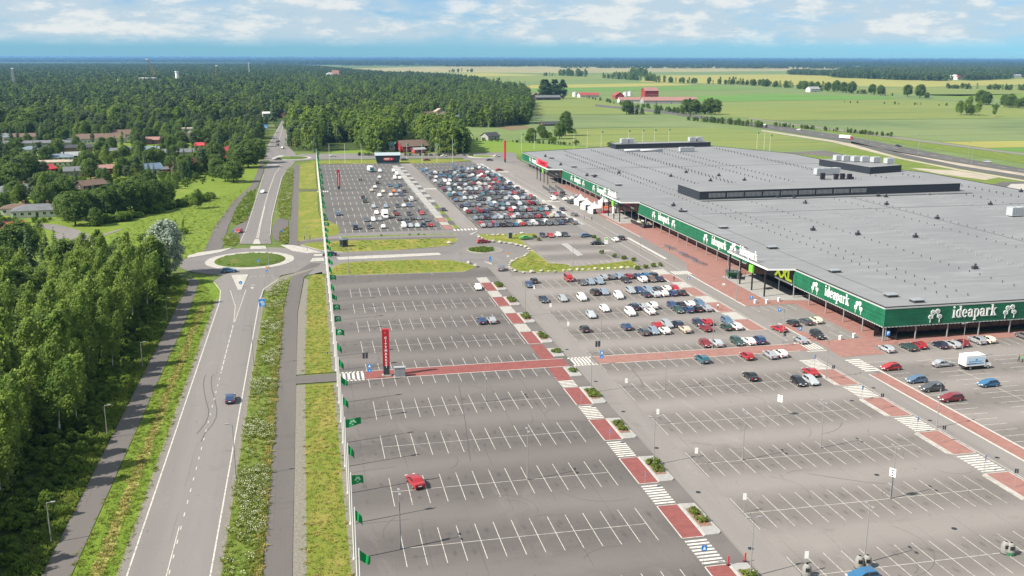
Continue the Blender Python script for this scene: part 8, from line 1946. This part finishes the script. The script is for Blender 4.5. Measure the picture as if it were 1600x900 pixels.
# 4. wood edges as single trees, the mass behind as one object
def wood(P, step, seed, kinds, wts, lab, group, ymax=None, hs=(14, 20), n=120):
    pts = fill(P, step, .45, seed); pts.sort(key=lambda q: math.hypot(*q)); r = random.Random(seed); rest = []
    k_ = 0
    for x, y in pts:
        k = r.choices(kinds, wts)[0]; h = r.uniform(*hs) * 1.08; u, v = to_px(x, y)
        if covers_house(x, y, h * .6, 1.8): continue
        if k_ < n and cnt.get(k, 0) < 298 and -30 < u < 1640: put(k, x, y, h, lab[k], group, r.uniform(1.05, 1.5)); k_ += 1
        else: rest.append((x, y, -.1, r.uniform(0, 6.28), h / 14.8, {'birch': r.choice((0, 1)), 'spruce': r.choice((2, 3)), 'pine': 4, 'broad': 5}[k]))
    return rest
mass = []
LB = lambda s: {k: f'{n} {s}' for k, n in (('birch', 'tall birch'), ('spruce', 'dark spruce'), ('pine', 'tall pine'), ('broad', 'leafy tree'))}
K4 = ['birch', 'spruce', 'pine', 'broad']
mass += wood(pxs((-60, 206), (-60, 170), (430, 168), (434, 184), (424, 192), (330, 198), (180, 207), (60, 212)), 10.0, 41, K4, [26, 38, 20, 16], LB('at the front of the wood behind the village'), 'trees at the edge of the wood behind the village', n=150)
mass += wood(pxs((452, 228), (454, 185), (470, 178), (560, 172), (650, 178), (655, 196), (640, 212), (600, 220), (560, 222), (505, 224), (500, 238), (470, 236)), 8.0, 42, K4, [45, 25, 10, 20], LB('in the middle wood above the far lot'), 'trees of the middle wood', n=110)
mass += wood(pxs((560, 233), (585, 240), (622, 238), (625, 216), (600, 214), (565, 216)), 5.5, 43, K4, [60, 15, 5, 20], LB('in the clump left of the red barn'), 'trees left of the red barn', n=30)
mass += wood(pxs((672, 238), (690, 242), (724, 240), (722, 222), (690, 214), (660, 214), (648, 222)), 5.5, 44, K4, [55, 5, 5, 35], LB('in the clump right of the red barn'), 'trees right of the red barn', n=40)
mass += wood(pxs((712, 197), (760, 200), (800, 196), (822, 194), (830, 170), (826, 160), (760, 162), (700, 170), (700, 186)), 8.6, 45, K4, [30, 45, 5, 20], LB('in the wood at the field edge'), 'trees of the wood at the field edge', n=110)
mass += wood(pxs((655, 176), (700, 183), (705, 170), (760, 160), (828, 158), (820, 148), (760, 138), (690, 132), (560, 128), (430, 128), (430, 180), (452, 182), (560, 170)), 11.5, 46, K4, [42, 34, 6, 18], LB('deep in the middle wood'), 'trees deep in the middle wood', n=0)
mass += wood(pxs((-90, 170), (-90, 134), (430, 132), (430, 168)), 13, 47, K4, [32, 36, 16, 16], LB('x'), 'x', n=0)
for x, y in fill(pxs((-120, 134), (-120, 104.5), (380, 104), (440, 104.5), (520, 112), (560, 118), (560, 130), (430, 132)), 25, .45, 48): mass.append((x, y, -.1, rng.uniform(0, 6.28), rng.uniform(.9, 1.35), rng.choice((6, 7, 7))))
for x, y in fill(pxs((520, 112.5), (600, 119), (690, 124), (760, 134), (690, 132), (560, 128)), 22, .45, 49): mass.append((x, y, -.1, rng.uniform(0, 6.28), rng.uniform(.8, 1.2), rng.choice((6, 7))))
for x, y in fill(pxs((1300, 121), (1400, 125), (1490, 127), (1570, 124), (1660, 123), (1660, 106.5), (1440, 106), (1320, 113)), 24, .45, 50):
    u, v = to_px(x, y)
    if 1475 < u < 1512 and v > 121.5 or 1570 < u < 1606 and v > 118: continue
    mass.append((x, y, -.1, rng.uniform(0, 6.28), rng.uniform(.9, 1.3), rng.choice((6, 7))))
for P in (((1235, 117), (1310, 119), (1320, 115), (1240, 112.5)),):
    for x, y in fill(pxs(*P), 24, .45, 51): mass.append((x, y, -.1, rng.uniform(0, 6.28), rng.uniform(.6, 1.0), rng.choice((6, 7))))
scatter('forest', mass, FT)
# far belts of woodland
belt = []
def band(y0px, x0, x1, deep, sc, step=1.0, rough=.4):
    r = random.Random(int(y0px * 100) + int(x0)); dy = y0px - 91.1
    u = x0
    while u < x1:
        for k in range(deep):
            x, y = at(u + r.uniform(-2, 2), hor(u) + dy); f = 1 + k * .02 + r.uniform(0, .015); s = sc * r.uniform(.75, 1.25)
            if r.random() > rough * .3: belt.append((x * f, y * f, -.2, r.uniform(0, 6.28), s, r.choice((6, 7))))
        u += step * 34 * sc * 1488 / math.hypot(*at(u, hor(u) + dy)) * .75
band(106.5, 880, 1700, 2, .9, 1, 1.6); band(104.6, 700, 1700, 3, 1.2, 1, 1.2); band(103.6, 540, 1300, 2, 1.0, 1, 1.2); band(102.4, 420, 640, 3, 1.5); band(102.2, 1240, 1700, 3, 1.5); band(101.0, 900, 1720, 3, 1.4, 1.3); band(100.4, 400, 900, 4, 1.6); band(99.2, -120, 1720, 4, 1.8); band(97.6, -120, 1720, 4, 2.2); band(96, -120, 1720, 4, 2.8); band(94.8, -120, 1720, 4, 3.5); band(93.7, -120, 1720, 4, 4.5)
scatter('far_woodland', belt, FT)
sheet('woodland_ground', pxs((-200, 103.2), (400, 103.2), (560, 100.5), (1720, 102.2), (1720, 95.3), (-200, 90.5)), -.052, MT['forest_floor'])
# 5. field trees and hedgerows
def ftree(px_, py_, h, k, lab, w=1.0, group=None): X, Y = at(px_, py_); return put(k, X, Y, h, lab, group, w)
for i, px_ in enumerate((848, 853, 859, 864, 868, 879)): ftree(px_, 154, 30 if i != 2 else 24, 'column', f'dark poplar in the row left of the farm, {ORD[i]} from the brown house', 1.5)
ftree(874, 217, 13, 'broad', 'pale rounded tree of the pair alone in the field', 1.0); ftree(884, 212, 20, 'broad', 'tall dark tree of the pair alone in the field', .75); ftree(893, 208, 4, 'bush', 'low dark bush right of the field tree pair', 1.5)
for i, (px_, py_, h) in enumerate(((831, 218, 9), (828, 220, 6), (850, 218, 8), (846, 212, 9), (856, 216, 5), (863, 222, 4), (900, 225, 3), (955, 230, 4), (765, 218, 4), (757, 218, 3))): ftree(px_, py_, h, 'broad' if h > 6 else 'bush', 'scrubby growth around the collapsed field barn and ditch', 1.2, 'field scrub')
for i, (px_, h) in enumerate(((979, 16), (984, 15), (988, 17), (995, 14), (1003, 15), (1025, 16), (1030, 10))): ftree(px_, 178.5, h, 'spruce' if px_ != 979 else 'broad', 'dark tree in the clump before the farm by the highway', 1.1, 'trees before the farm')
for i, (px_, h) in enumerate(((1072, 17), (1077, 18), (1083, 17), (1088, 14), (1094, 11), (1100, 15), (1106, 18), (1111, 19), (1117, 17))): ftree(px_, 178 + i * .1, h, ('broad', 'column')[i % 2], 'dark tree in the clump right of the farm by the highway', 1.2, 'trees right of the farm')
for (px_, py_, h, k) in ((1496, 180, 17, 'birch'), (1501, 179, 15, 'birch'), (1510, 179.5, 22, 'birch'), (1516, 180, 12, 'broad'), (1526, 181, 17, 'birch'), (1553, 182.5, 15, 'birch')): ftree(px_, py_, h, k, 'wind bent tree in the short row on the right field', 1.2, 'wind bent trees on the right field')
for (px_, py_, h) in ((1531, 163, 20), (1541, 164, 18), (1570, 167, 16), (1578, 168, 18), (1590, 169, 12), (1598, 169, 14)): ftree(px_, py_, h, 'broad', 'round tree in the right hand hedgerow', 1.1, 'right hedgerow trees')
for (px_, py_, h) in ((1418, 151, 20), (1437, 153, 22), (1448, 154, 10), (1362, 147, 18), (1376, 149, 18), (1330, 146, 22), (1317, 145, 20), (1306, 143.5, 22), (1293, 142.5, 18)): ftree(px_, py_, h, 'broad', 'leafy tree in the long hedgerow across the right fields', 1.1, 'trees of the long hedgerow')
r5 = random.Random(8); hed = []
def hedgeline(a, c, n, lo, hi):
    for i in range(n):
        t_ = r5.random(); X, Y = at(a[0] + (c[0] - a[0]) * t_, a[1] + (c[1] - a[1]) * t_ + r5.uniform(-.3, .3)); hed.append((X, Y, -.05, r5.uniform(0, 6.28), r5.uniform(lo, hi), r5.choice((5, 5, 0))))
hedgeline((1140, 131), (1290, 141.5), 70, .5, 1.25); hedgeline((1020, 128), (1200, 133.5), 45, .5, 1.2); hedgeline((940, 122), (1025, 127), 50, .6, 1.7); hedgeline((875, 118), (920, 120), 26, .8, 2.0); hedgeline((1200, 133), (1300, 138), 20, .3, .7); hedgeline((1280, 142), (1400, 150), 20, .3, .6); hedgeline((1300, 160), (1560, 168), 22, .15, .3); hedgeline((1480, 138), (1640, 142), 60, .4, .9)
hedgeline((1075, 188), (1200, 200), 50, .2, .45); hedgeline((1200, 196), (1400, 214), 60, .12, .3); hedgeline((1000, 167), (1080, 180), 40, .2, .5); hedgeline((900, 150), (1000, 170), 30, .15, .4); hedgeline((985, 116), (1010, 120), 40, 1, 2.2); hedgeline((700, 113), (740, 112.5), 12, .6, 1.2); hedgeline((840, 118), (870, 119), 8, .5, 1.0); hedgeline((720, 218), (900, 227), 50, .08, .2); hedgeline((560, 243), (740, 243.5), 90, .08, .16)
scatter('hedgerows', hed, FT)
DT = blotchy('ditch_grass', [(0.06, 0.085, 0.03)], [((0.12, 0.12, 0.05), .05, .45, .65, ONE)])
b = MB()
for P in (((832, 179.8), (905, 178.6), (1000, 179), (1035, 179.5)), ((885, 201), (1000, 199), (1105, 198.8)), ((1110, 182), (1215, 188.3), (1400, 186.5), (1640, 184)), ((1225, 205), (1340, 203.5), (1640, 198)), ((1380, 213), (1640, 208.5)), ((1400, 151.5), (1520, 160), (1640, 171)), ((1090, 158.8), (1200, 157.8), (1400, 154)), ((830, 144), (1000, 142), (1200, 140)), ((690, 219), (760, 217.5), (800, 221), (900, 228), (965, 233.5)), ((1000, 128.6), (1230, 134), (1440, 137), (1640, 132)), ((960, 222), (1100, 219), (1240, 217)), ((940, 210), (1100, 208), (1190, 207.5)), ((840, 168), (950, 168)), ((1300, 141), (1450, 147), (1640, 146.5))):
    ribbon(b, [at(*p) for p in P], 2.2, -.02)
tag(b.build('field_ditches', DT), kind='structure')
# 6. undergrowth, tall weeds, mown grass
ug = []
for x, y in fill([(-37.6, 92), (-37.2, 200), (-38.5, 285), (-62, 292), (-95, 255), (-60, 92)], 2.2, .48, 61): ug.append((x, y, -.1, rng.uniform(0, 6.28), rng.uniform(.3, .75), rng.randrange(3)))
for x, y in fill(pxs((-40, 345), (-40, 300), (120, 250), (330, 215), (402, 212), (380, 262), (330, 285), (262, 300), (120, 330), (60, 352)), 6, .48, 62):
    if not covers_house(x, y, 1.2, .8): ug.append((x, y, -.1, rng.uniform(0, 6.28), rng.uniform(.25, .7), rng.randrange(3)))
scatter('undergrowth', ug, BP)
gs = []
def tufts(P, step, seed, ks, lo=.7, hi=1.3, z=0.0):
    for x, y in fill(P, step, .49, seed): gs.append((x, y, z, rng.uniform(0, 6.28), rng.uniform(lo, hi), rng.choice(ks)))
tufts([(-13.1, 88), (-8.0, 88), (-7.9, 240), (-6.8, 277), (-9, 279), (-12.3, 262)], .6, 71, (0, 3, 3, 3, 4), .6, 1.1)
tufts([(-9.0, 88), (-8.0, 88), (-7.9, 240), (-8.8, 240)], .5, 72, (1, 1, 0), .7, 1.2)
tufts([(-31.5, 88), (-25.3, 88), (-25.3, 255), (-32, 284), (-31, 240)], 1.0, 73, (4, 4, 0), .7, 1.1)
tufts([(-28.9, 88), (-27.5, 88), (-27.6, 250), (-29, 250)], .8, 74, (1, 1, 4), .7, 1.2)
tufts([(-38.6, 88), (-36.6, 88), (-37.2, 284), (-39, 284)], .9, 90, (0, 2, 2, 5), .8, 1.4)
tufts([(-36.6, 88), (-35.0, 88), (-35.0, 280), (-37.2, 284)], .6, 75, (2, 5, 0, 2), .6, 1.1)
tufts([(-2.9, 88), (3.5, 88), (3.5, 183), (-2.4, 183)], 1.1, 76, (4, 4, 4, 1), .6, 1.0)
tufts([(-2.9, 190.5), (3.5, 190.5), (3.2, 277), (1, 284), (-1.5, 262)], 1.2, 77, (4, 4, 4, 1), .6, 1.0)
tufts(pxs((436, 338), (441, 342), (453, 343), (457, 297), (458, 265), (452, 262), (444, 275), (438, 300), (434, 325)), 1.1, 78, (2, 3, 3, 0), .8, 1.4)
tufts(pxs((362, 346), (370, 325), (388, 300), (399, 296), (396, 315), (391, 330), (384, 345), (368, 351)), 1.1, 79, (2, 0, 5, 3), .8, 1.3)
tufts(pxs((347, 382), (352, 369), (362, 364), (372, 368), (374, 376), (366, 384)), .9, 80, (2, 3, 0), .8, 1.3)
tufts(pxs((437.5, 378), (438, 363), (450, 355), (450.5, 380), (444, 381)), .8, 81, (2, 3, 1), .8, 1.3)
tufts(pxs((200, 400), (170, 372), (220, 345), (290, 322), (350, 305), (392, 288), (350, 340), (322, 392), (262, 412)), 2.2, 82, (4, 4, 4, 0), .8, 1.3)
tufts(pxs((516, 429), (530, 413), (560, 410), (650, 407), (728, 412), (744, 418), (625, 427)), 1.8, 83, (4, 4, 1), .7, 1.1, .12)
tufts(pxs((476, 383), (525, 377.5), (712, 373), (700, 384), (625, 390), (535, 394)), 1.9, 84, (4, 4, 3), .7, 1.1, .12)
tufts(pxs((530, 371.5), (640, 368), (710, 366)), .7, 85, (2, 5), .8, 1.2, .1)
tufts(circ(-19.3, 308.8, 10.2, 20), 1.2, 86, (4, 4, 0), .7, 1.1, .5)
tufts(circ(56, 310.5, 4.3, 16), .6, 87, (2, 5, 0), .6, 1.0, .15)
tufts(pxs((800, 420), (830, 400), (858, 413), (884, 414), (893, 418), (960, 411), (985, 408), (1000, 418), (845, 425)), 1.6, 88, (4, 4, 1), .7, 1.1, .12)
from mathutils import noise as mn
gs = [g for g in gs if g[5] != 3 or mn.noise(Vector((g[0] * .25, g[1] * .09, 0))) > .12 or rng.random() < .12]
scatter('grass', gs, GP)
# ------------------------------------------------------------------ the air
hz = MB(); hz.box(-24000, 24000, -900, 46000, -1.3, 74); HZM = bpy.data.materials.new('haze_air'); HZM.use_nodes = True; hn = HZM.node_tree.nodes; hn.clear()
pv = hn.new('ShaderNodeVolumePrincipled'); pv.inputs['Color'].default_value = (.24, .52, .95, 1); pv.inputs['Density'].default_value = HAZE_D; pv.inputs['Anisotropy'].default_value = 0.2
ho = hn.new('ShaderNodeOutputMaterial'); HZM.node_tree.links.new(pv.outputs[0], ho.inputs['Volume'])
o = hz.build('haze', HZM); o['kind'] = 'stuff'
